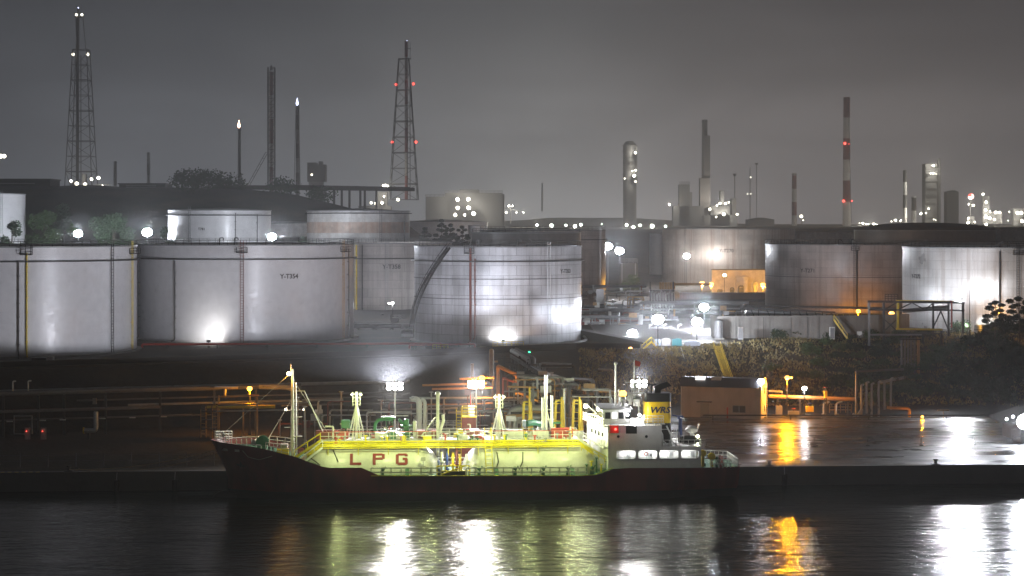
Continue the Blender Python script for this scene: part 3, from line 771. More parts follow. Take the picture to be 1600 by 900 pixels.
for ch, px in (('L', 556.5), ('P', 592), ('G', 628)):
    p = S(px, 717.5, -3.9); th0 = math.asin(min(1, (p.z - AX) / RT))
    # bold block letters wrapped on to the curve of the tank
    fn = lambda x, y, d: Vector((p.x + x * 1.18, -(RT + .03 + d) * math.cos(th0 + y / RT), AX + (RT + .03 + d) * math.sin(th0 + y / RT)))
    STROKES = {'L': [[(-.62, .95), (-.62, -.95)], [(-.62, -.78), (.66, -.78)]],
               'P': [[(-.6, .95), (-.6, -.95)], [(-.6, .78), (.45, .78)], [(.56, .86), (.56, .02)], [(-.6, .05), (.5, .05)]],
               'G': [[(-.6, .8), (-.6, -.8)], [(-.55, .78), (.6, .78)], [(-.55, -.78), (.6, -.78)], [(.56, -.8), (.56, .02)], [(.56, .8), (.56, .45)], [(.1, .0), (.66, .0)]]}
    m = MB()
    for (x0, y0), (x1, y1) in STROKES[ch]:
        n = 6; w = .19
        dx, dy = (x1 - x0), (y1 - y0); l = math.hypot(dx, dy); ox, oy = -dy / l * w, dx / l * w
        q = []
        for i in range(n + 1):
            k = i / n; cx, cy2 = x0 + dx * k, y0 + dy * k
            q.append((fn(cx + ox, cy2 + oy, 0), fn(cx - ox, cy2 - oy, 0), fn(cx + ox, cy2 + oy, .035), fn(cx - ox, cy2 - oy, .035)))
        b0 = len(m.v)
        for r in q: m.v += [Vector(v) for v in r]
        for i in range(n):
            a = b0 + 4 * i; m.f += [[a + 2, a + 3, a + 7, a + 6], [a, a + 2, a + 6, a + 4], [a + 1, a + 5, a + 7, a + 3]]
        m.f += [[b0, b0 + 1, b0 + 3, b0 + 2], [b0 + 4 * n, b0 + 4 * n + 2, b0 + 4 * n + 3, b0 + 4 * n + 1]]
    # overlapping strokes: keep each a hair prouder than the last so no two faces share a plane
    m.put('tank_letter', M['maroon'], T1, smooth=False)
for T_, ss in ((T1, (18.5, 24.5, 31)), (T2, (43, 49, 55))):
    for s in ss: m = MB(); m.lathe((s, 0, 7.6), [(.9, 0), (.9, 1.0), (1.1, 1.0), (1.1, 1.2), (.01, 1.25)], 16); m.put('tank_dome', M['ship_tank'], T_)
for px, z0 in ((548 + 75, 0), (818, 0), (870, 0)):
    pass
# thin ladders, hoses and marks hung on the tank sides
m = MB(); p = S(765, 740, -5.1); q = S(762, 668, -4.0); m.ladder(p, q, 1.0, (1, 0, 0), .12, .62); m.put('side_ladder', M['yellow_deck'], ship)
for pts in ([(470, 695), (478, 712), (500, 727)], [(520, 706), (528, 722)], [(777, 708), (779, 722), (775, 732)], [(818, 708), (817, 722), (811, 733)], [(822, 700), (824, 733)]):
    m = MB(); path = []
    for px, py in pts:
        p = S(px, py, -4.4); zz = p.z - AX; r = math.sqrt(max(.01, RT * RT - zz * zz)) if abs(zz) < RT else .2; path.append((p.x, -r - .12, p.z))
    m.tube(path, .09, 5); m.put('cable', M['steel_black'], T1 if pts[0][0] < 700 else T2)
m = MB(); p = S(661, 718, -4.6); m.box((p.x, -4.7, p.z + .1), (.7, .3, .55)); m.tube([(p.x, -4.7, p.z), (p.x + .1, -4.8, p.z - 1.0), (p.x + 1.2, -4.6, p.z - 1.3)], .07); m.put('junction_box', M['ship_white'], ship)
# ---- catwalk above the tanks, deck pipes, stairs
wz = 8.75
m = MB(); m.span((16.8, -1.9, wz - .1), (56.6, 1.9, wz))
for i in range(14): m.beam((17.5 + i * 3, -2.2, 7.6), (17.5 + i * 3, -2.2, wz), .14); m.beam((17.5 + i * 3, 2.2, 7.6), (17.5 + i * 3, 2.2, wz), .14)
m.put('catwalk', M['ship_white'], ship)
for n, mt in ((-1.9, M['white_steel']), (1.9, M['white_steel'])):
    m = MB(); m.rail([(16.8, n, wz), (56.6, n, wz)], 1.25, .085, 1.25, 1); m.put('catwalk_rail', mt, ship)
m = MB(); m.beam((16.6, -2.05, wz + 1.3), (34.5, -2.05, wz + 1.3), .1); m.beam((40.5, -2.05, wz + 1.3), (56.6, -2.05, wz + 1.3), .1); m.put('red_top_rail', M['red_paint'], ship)
for n, z, r in ((-3.3, 8.0, .17), (-2.9, 8.25, .12), (-2.6, 8.55, .14), (3.0, 8.1, .17), (-3.6, 7.72, .08)):
    m = MB(); m.tube([(14.8, n, z - 1.4), (16.5, n, z), (57.0, n, z), (58.6, n, z - 1.2)], r, 8, bend=.4)
    for i in range(9): m.beam((18 + i * 4.6, n, z - .1), (18 + i * 4.6, n * .85, z - 1.3), .1)
    m.put('deck_pipe', M['yellow_deck'], ship)
rnd = random.Random(3)
for i in range(30):
    s = 18 + rnd.random() * 38; n = rnd.uniform(-2.8, -1.5); m = MB(); h = rnd.uniform(.5, 1.2)
    m.tube([(s, n, 8.0), (s, n, 8.3 + h)], .12, 6); m.lathe((s, n, 8.3 + h), [(.01, 0), (.3, .0), (.3, .12), (.01, .14)], 10); m.box((s, n, 8.35), (.5, .4, .35))
    m.put('valve', [M['yellow_deck'], M['green_paint'], M['steel_grey'], M['yellow_deck'], M['red_paint']][i % 5], ship)
rnd = random.Random(17)
for i in range(44):
    s = 17.5 + rnd.random() * 39; n = rnd.uniform(-1.7, 2.2); k = rnd.random(); mt = rnd.choice(['white_steel', 'white_steel', 'yellow_deck', 'ship_white', 'green_paint', 'steel_grey', 'red_paint']); m = MB(); h = rnd.uniform(.7, 2.4)
    if k < .45: m.tube([(s, n, wz - .3), (s, n, wz + h), (s + rnd.uniform(-1.4, 1.4), n, wz + h)], rnd.uniform(.06, .16), 6, bend=.3); m.put('riser_pipe', M[mt], ship)
    elif k < .7: m.tube([(s, n, wz - .3), (s, n, wz + h * .6)], .09, 6); m.lathe((s, n, wz + h * .6), [(.01, -.06), (.32, -.06), (.32, .06), (.01, .06)], 10); m.put('valve', M[mt], ship)
    else: m.box((s, n, wz + h * .3), (rnd.uniform(.4, 1.3), .6, h * .6)); m.put('equipment_box', M[mt], ship)
m = MB(); m.stairs((12.9, -2.6, 6.2), (16.8, -2.6, wz), 1.1, (0, 1, 0), 1.15, .14); m.put('fore_stair', M['yellow_deck'], ship)
m = MB(); m.stairs((13.4, -4.2, 5.0), (17.2, -3.6, 7.9), 1.0, (0, 1, 0), 1.0, .12); m.put('fore_stair', M['white_steel'], ship)
m = MB(); m.stairs((56.6, -2.6, wz), (61.6, -3.4, 5.2), 1.1, (0, 1, 0), 1.15, .12); m.put('aft_stair', M['white_steel'], ship)
m = MB(); m.rail([(56.8, -4.4, 7.2), (61.2, -5.0, 4.9)], 1.1, .1, 1, 1); m.put('aft_stair_rail', M['yellow_deck'], ship)
# equipment on the catwalk: lockers, red boxes, green crane
for px, w, z1, mt in ((531, 2.6, 9.9, 'red_paint'), (506, 2.4, 10.0, 'rust_red'), (540, 1.3, 11.6, 'green_paint'), (668, 3.2, 9.9, 'rust_red'), (741, 1.4, 10.0, 'rust_red'), (878, 3.4, 10.1, 'red_paint'), (609, 4.6, 9.6, 'ship_white'), (802, 3.0, 9.9, 'ship_white'), (845, 2.4, 9.8, 'ship_white')):
    p = S(px, 680, .6); m = MB(); m.span((p.x - w / 2, .1, wz if z1 < 11 else 10.4), (p.x + w / 2, 1.5, z1))
    if z1 > 11: m.beam((p.x, .8, wz), (p.x, .8, 10.5), .3)
    m.put('equipment_box', M[mt], ship)
m = MB(); p = S(586, 680, 1.0); q = S(613, 655, 1.0)
m.tube([(p.x, 1, wz), (p.x, 1, q.z - .6), (p.x + .7, 1, q.z), (q.x, 1, q.z)], .26, 8, bend=.8); m.beam((q.x, 1, q.z), (q.x, 1, q.z - 2.4), .14); m.beam((q.x - .9, 1, q.z), (q.x - .9, 1, q.z - 2.0), .14); m.box((q.x - .6, 1, q.z + .2), (2.2, .8, .4)); m.put('hose_davit', M['green_paint'], ship)
m = MB(); p = S(635, 682, .6); q = S(635, 655, .6)
m.lathe((p.x, .6, wz), [(.5, 0), (.5, .6), (.85, .7), (.85, .9), (.4, 1.0), (.4, 1.7), (.95, 1.8), (.95, 2.0), (.4, 2.1), (.4, q.z - wz), (.01, q.z - wz + .1)], 12); m.tube([(p.x - 1.2, .6, q.z), (p.x + .2, .6, wz + 1.6)], .22, 6); m.put('relief_valve', M['green_paint'], ship)
m = MB(); p = S(648, 660, .6); m.tube([(p.x, .6, wz), (p.x, .6, p.z)], .3, 8); m.ball((p.x, .6, p.z), .35); m.put('vent_post', M['ship_white'], ship)
# tripod light masts
def tripod(px, top):
    p = S(px, top, 0); s, zt = p.x, p.z
    m = MB(); m.tube([(s, 0, 7.9), (s, 0, zt)], .27, 10, .2)
    for sd, dn in ((-1, .8), (1, .8), (-.5, -.9), (.5, -.9)): m.tube([(s + sd * 1.4, dn, 8.2), (s + sd * .1, 0, zt - 2.2)], .11, 6)
    for z, k in ((10.2, .85), (12.4, .45)): m.beam((s - 1.1 * k, .4, z), (s + 1.1 * k, .4, z), .12)
    for i in range(4): m.beam((s - .6, -.1, zt - 2.0 + i * .55), (s + .6, -.1, zt - 2.0 + i * .55), .09)
    m.beam((s - .55, -.1, zt - 2.2), (s - .55, -.1, zt), .1); m.beam((s + .55, -.1, zt - 2.2), (s + .55, -.1, zt), .1)
    o = m.put('tripod_mast', M['white_steel'], ship)
    return o, s, zt
TR1 = tripod(557, 612); TR2 = tripod(780, 616)
m = MB(); p = S(684, 615, 0); m.tube([(p.x, 0, 6), (p.x, 0, p.z)], .26, 8); m.ball((p.x, 0, p.z), .42); m.tube([(p.x - 2.6, -.3, wz + .3), (p.x - .4, -.3, 12.0), (p.x, 0, 12.0)], .13, 6); m.beam((p.x - 2.0, -.3, wz + .5), (p.x - .4, -.3, wz + .5), .1)
m.tube([(p.x + .2, 0, 9.4), (p.x + .9, 0, 11.5), (p.x + .8, 0, 12.4)], .24, 6); m.put('crane_post', M['white_steel'], ship)
p = S(853, 586, 1.5); m = MB(); m.tube([(p.x, 1.5, wz), (p.x, 1.5, p.z)], .22, 8)
for px, py in ((848, 621), (862, 618)):
    q = S(px, py, 1.5); m.tube([(q.x, 1.5, wz), (q.x, 1.5, q.z)], .2, 8)
a, b2 = S(846, 655, 1.5), S(866, 655, 1.5); m.beam(a, b2, .14); a, b2 = S(848, 640, 1.5), S(862, 640, 1.5); m.beam(a, b2, .14)
for px in (841, 866): m.tube([S(px, 690, 1.5), S(854, 640, 1.5)], .1, 5)
m.put('vent_mast', M['white_steel'], ship)
# manifold between the tanks
for i, (mt, s, h, n) in enumerate((('blue_paint', 36.2, 3.3, -3.2), ('yellow', 37.1, 2.8, -3.4), ('white_steel', 35.4, 3.0, -4), ('yellow', 38.2, 2.4, -3.0), ('rust_red', 37.7, 3.6, -2.4), ('white_steel', 39.2, 2.6, -4.2), ('blue_paint', 34.9, 1.8, -5.0))):
    m = MB(); m.tube([(s, n, 3.6), (s, n, 3.7 + h), (s, n + 1.5, 3.9 + h)], .2, 7, bend=.5); m.lathe((s, n, 4.4 + (i % 3) * .6), [(.01, -.1), (.42, -.1), (.42, .1), (.01, .1)], 12); m.put('manifold_pipe', M[mt], ship)
m = MB(); m.rail([(34.6, -6.0, 3.6), (34.6, -5.2, 3.6), (39.6, -5.2, 3.6), (39.6, -6.0, 3.6)], 1.5, .16, 1.2, 1); m.beam((35.2, -5.9, 3.9), (38.9, -5.9, 5.2), .18); m.put('manifold_frame', M['yellow_deck'], ship)
m = MB(); m.span((35.0, -5.6, 3.6), (39.0, -4.6, 4.3)); m.put('drip_tray', M['steel_black'], ship)
for s in (26.3, 41, 46.5, 50.8, 54.6, 58.3):
    m = MB(); m.box((s, -5.6, 3.95), (.5, .5, .7)); m.ball((s, -5.6, 4.7), .28); m.tube([(s, -5.6, 4.2), (s + .5, -5.6, 5.1)], .1); m.put('deck_valve', M['deck_green'], ship)
for i in range(12):
    s = 57.6 + (i % 6) * .75; m = MB(); n = -4.2 - .6 * (i // 6); m.tube([(s, n, 3.7), (s, n, 5.0 + (i % 3) * .5)], .1, 6); m.lathe((s, n, 5.0 + (i % 3) * .5), [(.01, 0), (.26, 0), (.26, .1), (.01, .1)], 9); m.put('valve', M['yellow_deck' if i % 2 else 'deck_green'], ship)
# ---- superstructure: front wall runs obliquely, near side upright
nA = -5.7
fa = S(951, 665, nA); fb = S(918, 655, 5.4); sA, sB = fa.x, fb.x; zU, zD, zL = 11.1, 4.4, 7.75
sUp = S(1034, 690, nA).x; sLo = S(1093, 710, nA).x
m = MB(); m.prism([(sA, nA, zL), (sUp, nA, zL), (sUp, 5.4, zL), (sB, 5.4, zL)], (0, 0, zU - zL)); house = m.put('deckhouse', M['ship_grey'], ship, smooth=False)
# lower tier wall built round its four big openings
wz0, wz1 = 6.02, 7.32
ops = [(963, 993), (997, 1027), (1030, 1060), (1064, 1092)]
ops = [(S(a, 710, nA).x, S(b2, 710, nA).x) for a, b2 in ops]
sLo = ops[-1][1] + .35
m = MB(); t_ = .2
m.span((sA, nA, zD - .3), (sLo, nA + t_, wz0)); m.span((sA, nA, wz1), (sLo, nA + t_, zL - .002))
xs = [sA] + [v for o in ops for v in o] + [sLo]
for a, b2 in zip(xs[0::2], xs[1::2]): m.span((a, nA + .001, wz0 - .01), (b2, nA + t_ - .001, wz1 + .01))
m.put('side_wall', M['ship_grey'], ship, smooth=False)
m = MB(); m.prism([(sA + .02, nA + .3, zD - .3), (sA + .3, nA + .3, zD - .3), (sB + .3, 5.4, zD - .3), (sB + .02, 5.4, zD - .3)], (0, 0, zL - zD + .3 - .004)); m.put('front_wall', M['ship_white'], ship, smooth=False)
m = MB(); m.span((sUp + .1, nA + .02, zL), (sLo, 5.4, zL + .12)); m.span((sLo - .2, nA + t_ + .01, zD), (sLo, 5.4, zL - .01)); m.put('boat_deck', M['ship_grey'], ship)
m = MB(); m.span((sA + .6, nA + 2.1, zD), (sLo - .4, nA + 2.3, zL - .05)); m.put('passage_wall', M['ship_white'], ship)
m = MB(); m.span((sA + .4, nA + .25, zL - .06), (sLo - .3, nA + 2.3, zL - .02)); m.put('passage_ceiling', M['ship_white'], ship)
for a, b2 in ops:   # frames and the lit passage panes behind the openings
    m = MB(); f = .09
    for p, q in (((a, wz0), (b2, wz0)), ((a, wz1), (b2, wz1)), ((a, wz0), (a, wz1)), ((b2, wz0), (b2, wz1))): m.beam((p[0], nA - .03, p[1]), (q[0], nA - .03, q[1]), f, .08)
    for c in ((a, wz0), (a, wz1), (b2, wz0), (b2, wz1)):
        sx = 1 if c[0] == a else -1; sz = 1 if c[1] == wz0 else -1
        m.prism([(c[0], nA - .02, c[1]), (c[0] + sx * .3, nA - .02, c[1]), (c[0], nA - .02, c[1] + sz * .3)], (0, .1, 0))
    w = m.put('window', M['ship_grey'], ship, smooth=False)
    cx = (a + b2) / 2 + (.5 if a < 66 else -.4)
    m = MB(); m.tube([(cx - .5, nA + 1.2, zL - .12), (cx + .5, nA + 1.2, zL - .12)], .06, 6); m.put('passage_lamp', M['lens'], w)
    light(ship, (cx, nA + 1.1, zL - .4), 95, (1, .99, .96), .12, name='passage_light')
    m = MB(); k = a + (b2 - a) * (.22 if a < 68 else .7); m.span((k, nA + 2.03, zD), (k + .75, nA + 2.1, zD + 2.9)); m.put('passage_door', M['ship_grey'], w)
    m = MB(); m.tube([(a + .3, nA + 2.0, zD + 2.5), (b2 - .2, nA + 2.0, zD + 2.5)], .06, 6); m.box(((a + b2) / 2 + .6, nA + 1.95, zD + 2.1), (.45, .2, .6)); m.put('passage_pipe', M['steel_grey'], w)
    m = MB(); m.beam((a, nA + .1, wz0 + .22), (b2, nA + .1, wz0 + .22), .06)
    for k in (.45, .72): m.beam((a + (b2 - a) * k, nA + .1, wz0), (a + (b2 - a) * k, nA + .1, wz1 - .2 * k), .05)
    m.put('inner_rail', M['steel_grey'], w)
a, b2 = ops[1]
m = MB(); m.lathe((0, 0, 0), [(.2, -.06), (.34, -.06), (.34, .06), (.2, .06), (.2, -.06)], 16)
for v in m.v: v.xyz = (a + 1.25 + v.x, nA + .13, 6.75 + v.y)
m.put('lifebuoy', M['red_paint'], ship)
m = MB(); m.ball((a + 2.0, nA + .18, 6.6), .16); m.put('valve_wheel', M['steel_black'], ship)
# white front face of the upper tier, lit from the deck
d = Vector((sB - sA, 5.4 - nA, 0)).normalized(); nf = Vector((-d.y, d.x, 0))
nf = nf if nf.x < 0 else -nf
m = MB(); A0 = Vector((sA, nA, zD)) + nf * .03; B0 = Vector((sB, 5.4, zD)) + nf * .03
m.prism([A0, B0, B0 + Vector((0, 0, zU - zD - .01)), A0 + Vector((0, 0, zU - zD - .01))], nf * .06); ff = m.put('front_plate', M['ship_white'], ship, smooth=False)
for k in (.25, .42, .58, .75):
    for z in (9.5,):
        p = A0.lerp(B0, k) + nf * .1; m = MB(); m.box((p.x, p.y, z), (.08, .7, .6), math.atan2(d.y, d.x) - math.pi / 2); m.put('porthole', M['glass_dark'], ff)
m = MB()
for z in (7.8, zU):
    m.rail([A0 + nf * .7 + Vector((0, 0, z - zD)), B0 + nf * .7 + Vector((0, 0, z - zD))], 1.1, .08, 1.3, 1)
    m.prism([A0 + nf * .05 + Vector((0, 0, z - zD)), B0 + nf * .05 + Vector((0, 0, z - zD)), B0 + nf * .8 + Vector((0, 0, z - zD)), A0 + nf * .8 + Vector((0, 0, z - zD))], (0, 0, -.1))
m.put('front_gallery', M['white_steel'], ship)
m = MB()
for px, py in ((966, 682), (1010, 682)):
    p = S(px, py, nA); m.lathe((0, 0, 0), [(.01, -.05), (.22, -.05), (.22, .05), (.01, .05)], 10)
    for v in m.v[-40:]: v.xyz = (p.x + v.x, nA - .03 + v.z * .3, p.z + v.y)
    m.put('porthole', M['glass_dark'], house); m = MB()
p = S(961, 670, nA); m = MB(); m.span((p.x - .8, nA - .45, p.z - .6), (p.x + .5, nA - .01, p.z + .55)); sb = m.put('sidelight_box', M['red_paint'], ship)
m = MB(); m.ball((p.x, nA - .62, p.z), .2); m.put('red_sidelight', M['lens_red'], sb)
light(ship, (p.x, nA - 1.2, p.z), 14, (1, .06, .04), .15, name='sidelight')
# bridge house on top
bz = zU; q0, q1 = S(935, 655, -3).x, S(985, 655, -3).x
m = MB(); m.span((q0 + .6, -3.4, bz), (q1, 4.2, bz + 2.3)); bridge = m.put('wheelhouse', M['ship_white'], ship, smooth=False)
m = MB(); m.span((q0 + .1, -3.9, bz + 2.3), (q1 + .3, 4.7, bz + 2.5)); m.put('wheelhouse_roof', M['steel_grey'], bridge)
for i in range(4):
    a = q0 + 1.0 + i * 1.05; m = MB(); m.span((a, -3.46, bz + .85), (a + .8, -3.38, bz + 1.85)); m.put('wheelhouse_window', M['lit_window'] if i in (1,) else M['glass_dark'], bridge)
for i in range(6):
    a = -2.9 + i * 1.15; m = MB(); m.span((q0 + .53, a, bz + .85), (q0 + .62, a + .9, bz + 1.85)); m.put('wheelhouse_window', M['glass_dark'], bridge)
p0, p1 = S(978, 668, nA), S(995, 668, nA)
m = MB(); m.span((p0.x, nA - .03, 9.9), (p1.x, nA + .02, zU + .01)); m.put('dark_recess', M['steel_black'], house)
m = MB(); m.rail([(sA + .3, nA + .1, zU), (p0.x, nA + .1, zU)], 1.0, .07, 1.2, 1); m.rail([(p1.x, nA + .1, zU), (sUp, nA + .1, zU)], 1.0, .07, 1.1, 2); m.put('bridge_deck_rail', M['white_steel'], ship)
# radar mast and aerials
p = S(991, 562, 1); m = MB(); m.tube([(p.x, 1, bz + 2.4), (p.x, 1, p.z)], .16, 6, .07); m.tube([(p.x - .9, 1, bz + 2.4), (p.x - .1, 1, 17)], .1, 5); m.tube([(p.x + .9, 1, bz + 2.4), (p.x + .1, 1, 17)], .1, 5); m.box((p.x, 1, 15.2), (2.0, .6, .1)); m.box((p.x, .6, 15.5), (2.6, .25, .3)); m.beam((p.x - 1.4, 1, 17.2), (p.x + 1.4, 1, 17.2), .08); m.put('radar_mast', M['white_steel'], ship)
m = MB(); m.prism([(p.x + .1, 1, p.z - .1), (p.x + 1.0, 1, p.z - .35), (p.x + .9, 1, p.z - 1.1), (p.x + .1, 1, p.z - .9)], (0, .03, 0)); m.put('flag', M['red_paint'], ship)
p = S(962, 568, 2); m = MB(); m.tube([(p.x, 2, bz + 2.4), (p.x, 2, p.z)], .17, 6, .12); m.ball((p.x, 2, p.z), .28); m.beam((p.x - .5, 2, 15), (p.x + .9, 2, 15), .08); m.tube([(p.x + .5, 2, bz + 2.4), (p.x + .5, 2, 16)], .12); m.put('aerial_mast', M['white_steel'], ship)
for px, n in ((973, 0), (985, 1.5), (995, -.5)):
    p = S(px, 640, n); m = MB(); m.lathe((p.x, n, bz + 2.5), [(.2, 0), (.2, .5), (.55, .6), (.6, 1.1), (.3, 1.5), (.01, 1.6)], 12); m.put('aerial_dome', M['ship_white'], ship)
# funnel
f0, f1 = S(1008, 640, -1.6).x, S(1049, 640, -1.6).x; zb0, zb1, zb2, zb3 = 9.0, 11.05, 14.35, 15.9
def rr_box(m, s0, s1, n0, n1, z0, z1, r=.7):
    pts = []
    for cx, cn, a in ((s1 - r, n1 - r, 0), (s0 + r, n1 - r, 90), (s0 + r, n0 + r, 180), (s1 - r, n0 + r, 270)):
        for k in range(5): t = R_(a + k * 22.5); pts.append((cx + r * math.cos(t), cn + r * math.sin(t), z0))
    m.prism(pts, (0, 0, z1 - z0)); return m
fn_ = rr_box(MB(), f0, f1, -1.7, 1.7, zb1, zb2).put('funnel', M['funnel_yellow'], ship)
rr_box(MB(), f0 - .02, f1 + .02, -1.72, 1.72, zL, zb1).put('funnel_base', M['steel_black'], fn_)
rr_box(MB(), f0 - .02, f1 + .02, -1.72, 1.72, zb2, zb3 - .25).put('funnel_cap', M['steel_black'], fn_)
m = MB(); m.prism([(f0 + 1.6, -.45, zb3 - .3), (f0 + 2.6, -.45, zb3 - .3), (f0 + 2.6, -.45, zb3 + .2), (f0 + 4.3, -.45, zb3 + .85), (f0 + 3.6, -.45, zb3 + 1.5), (f0 + 2.3, -.45, zb3 + 1.05), (f0 + 1.6, -.45, zb3 + .7)], (0, .9, 0)); m.put('exhaust_trunk', M['steel_black'], fn_)
for d in (.45, 1.15):
    m = MB(); m.tube([(f0 + d, -.3, zb3 - .4), (f0 + d, -.3, zb3 + .95), (f0 + d + .8, -.3, zb3 + 1.05)], .12, 6, bend=.4); m.put('exhaust_pipe', M['steel_black'], fn_)
zc = (zb1 + zb2) / 2 + .35; xc = (f0 + f1) / 2 + .2
put_text('WRS', 1.35, M['navy'], ship, lambda x, y, d: Vector((xc + x * 1.12, -1.74 - d, zc + y)), 'funnel_lettering', shear=.25)
m = MB(); m.rail([(f0 - .6, -2.6, zU), (f1 - 1.4, -2.6, zU)], 1.2, .09, .8, 2); m.put('funnel_rail', M['white_steel'], ship)
m = MB(); m.span((f0 - .9, -3.2, zU - .1), (f1 - 1.2, -1.72, zU)); m.put('funnel_platform', M['ship_white'], ship)
# boat davits, lifeboat, stern gear
m = MB(); z = zL + .1; s0 = S(1032, 690, -4.6).x
for k in (0, 1.3):
    m.tube([(s0 + k + .3, -5.2, z), (s0 + k + .2, -5.3, z + 1.8), (s0 + k - .4, -4.8, z + 3.1)], .13, 6)
    m.beam((s0 + k + .3, -5.2, z + .9), (s0 + k + 1.3, -4.6, z), .12)
m.beam((s0 - .2, -5.0, z + 2.6), (s0 + 1.2, -5.0, z + 2.6), .1); m.ladder((s0 + 2.0, -5, z), (s0 + 2.0, -5, z + 2.6), .8); m.ladder((s0 + 3.2, -5, z), (s0 + 3.2, -5, z + 2.2), .7); m.put('boat_davit', M['white_steel'], ship)
bx = S(1076, 696, -4).x; m = MB(); m.lathe((0, 0, 0), [(.01, -1.75), (.5, -1.55), (.78, -.9), (.85, 0), (.78, .9), (.5, 1.55), (.01, 1.75)], 14)
for v in m.v: v.xyz = (bx + v.z, -4.2 + v.x * .9, zL + .95 + v.y * .85)
m.put('lifeboat', M['rubber'], ship)
m = MB(); p = S(1063, 652, 0); m.tube([(p.x, 0, zL), (p.x, 0, p.z)], .34, 8, .26); m.box((p.x, 0, p.z), (.9, .6, .5)); m.beam((p.x, 0, p.z + .1), (p.x - 1.3, 0, p.z + .35), .2); m.put('stern_crane', M['blue_paint'], ship)
m = MB(); p = S(1081, 674, 0); m.lathe((p.x, 0, zL + .2), [(.3, 0), (.3, 1.3), (.9, 1.6), (1.0, 2.0), (.6, 2.4), (.01, 2.5)], 12); m.beam((p.x + .8, 0, zL + 2.0), (p.x + 1.2, 0, zL + 3.0), .2); m.put('ventilator', M['ship_white'], ship)
m = MB(); m.rail([(sUp + .2, nA + .1, zL + .1), (sLo, nA + .1, zL + .1), (sLo, 5, zL + .1)], 1.0, .07, 1.0, 1); m.put('boat_deck_rail', M['white_steel'], ship)
for px, py, r in ((1098, 708, .5), (1112, 713, .55)):
    p = S(px, py, -4.2); m = MB(); m.lathe((0, 0, 0), [(.01, -.3), (r, -.3), (r * .7, -.15), (r * .7, .15), (r, .3), (.01, .3)], 12)
    for v in m.v: v.xyz = (p.x + v.x, -4.2 + v.z, p.z + v.y)
    m.box((p.x, -4.2, (p.z + 4.5) / 2), (.4, .5, p.z - 4.5)); m.put('mooring_winch', M['yellow'], ship)
rnd = random.Random(5)
for i in range(7):
    s = sLo + .6 + rnd.random() * 3.2; m = MB(); m.tube([(s, -4.8 + i * .3, 4.5), (s, -4.8 + i * .3, 5.6 + rnd.random() * .8)], .16, 6); m.box((s, -4.8 + i * .3, 4.8), (.6, .5, .5)); m.put('deck_fitting', M[['green_paint', 'rust_red', 'steel_grey'][i % 3]], ship)
m = MB(); pts = []
for i in range(8):
    k = i / 7; s = 76.6 + 4.4 * k; pts.append(Vector((s, -(6.1 - 1.4 * k ** 2), 4.55)))
m.rail(pts, 1.25, .1, .55, 1)
for p in pts: m.beam(p, p + Vector((-.4, .5, 1.2)), .08)
m.put('stern_rail', M['white_steel'], ship)
m = MB(); pts2 = [Vector((p.x, -p.y, p.z)) for p in pts] ; m.rail([pts[-1], pts2[-1]], 1.25, .1, .8, 1); m.rail(pts2, 1.25, .1, .55, 1); m.put('stern_rail', M['white_steel'], ship)
# tripod-mast floodlights and the floodlights before the bridge
def deck_lamp(parent, s, n, z, r=.22, housing=True):
    m = MB(); m.ball((s, n, z), r, 8, 6); o = m.put('deck_floodlight', M['lens_deck'], parent)
    if housing: m = MB(); m.box((s, n, z + r + .12), (r * 2.4, r * 2.4, .14)); m.put('lamp_hood', M['steel_grey'], o)
for px, py, n in ((915, 635, 2.6), (935, 639, 1.0), (915, 651, 2.4)):
    p = S(px, py, n); deck_lamp(ship, p.x, n, p.z, .30)
    m = MB(); m.beam((p.x, n, p.z + .4), (p.x + 1.8, n + .4, zU + 1.0), .12); m.put('lamp_bracket', M['white_steel'], ship)
for (o, s, zt) in (TR1, TR2):
    for d in (-.7, .7): deck_lamp(o, s + d, -.5, zt - .4, .11)
p0 = Vector((0, 0, 0))
ship.location = (SX, SY, 0); ship.rotation_euler = (0, 0, SA)
def ship_w(s, n, z): return Vector((SX + s * math.cos(SA) - n * math.sin(SA), SY + s * math.sin(SA) + n * math.cos(SA), z))
# lamps of the ship, and fill lights added for the tanks and house side
for (o, s, zt), pw in ((TR1, 170), (TR2, 170)):
    light(ship, (s - .9, -2.2, zt - .3), pw, DECK_L, .25, name='mast_floodlight')
    light(ship, (s + .9, -2.2, zt - .3), pw, DECK_L, .25, name='mast_floodlight')
for s in (19.5, 27, 33.5, 42, 48.5, 54.5):  # fill lamps on invented arms, added to light the near tank sides
    light(ship, (s, -6.9, 10.1), 520, DECK_L, .13, name='added_tank_fill')
    m = MB(); m.beam((s, -1.9, 10.0), (s, -7.0, 10.45), .07); ar = m.put('added_lamp_arm', M['white_steel'], ship)
    m = MB(); m.box((s, -6.9, 10.42), (.5, .5, .12)); m.put('lamp_hood', M['steel_grey'], ar)
light(ship, (37.2, -4.6, 6.6), 130, (1, .98, .85), .2, name='manifold_lamp')
for px, py, n, pw in ((915, 640, 1.2, 900), (930, 650, -2.5, 600)):
    p = S(px - 6, py, n); light(ship, (p.x - .6, n - .6, p.z), pw, (.95, 1.0, .55), .3, name='bridge_floodlight')
light(ship, (sF - .9, -.8, 18.9), 320, ORANGE, .2, name='mast_lamp_light')
light(ship, (7.0, .4, 9.3), 120, (1, .75, .5), .15, name='forecastle_lamp')
light(ship, (sLo + 1.5, -3.0, 7.0), 130, (1, .95, .8), .15, name='stern_lamp')
light(ship, (S(982, 655, -5).x, -4.6, zU + 2.0), 70, (1, 1, 1), .15, name='bridge_wing_lamp')
light(ship, (f0 - .5, -3.0, zU + 1.8), 110, (1, .98, .9), .15, name='funnel_lamp')
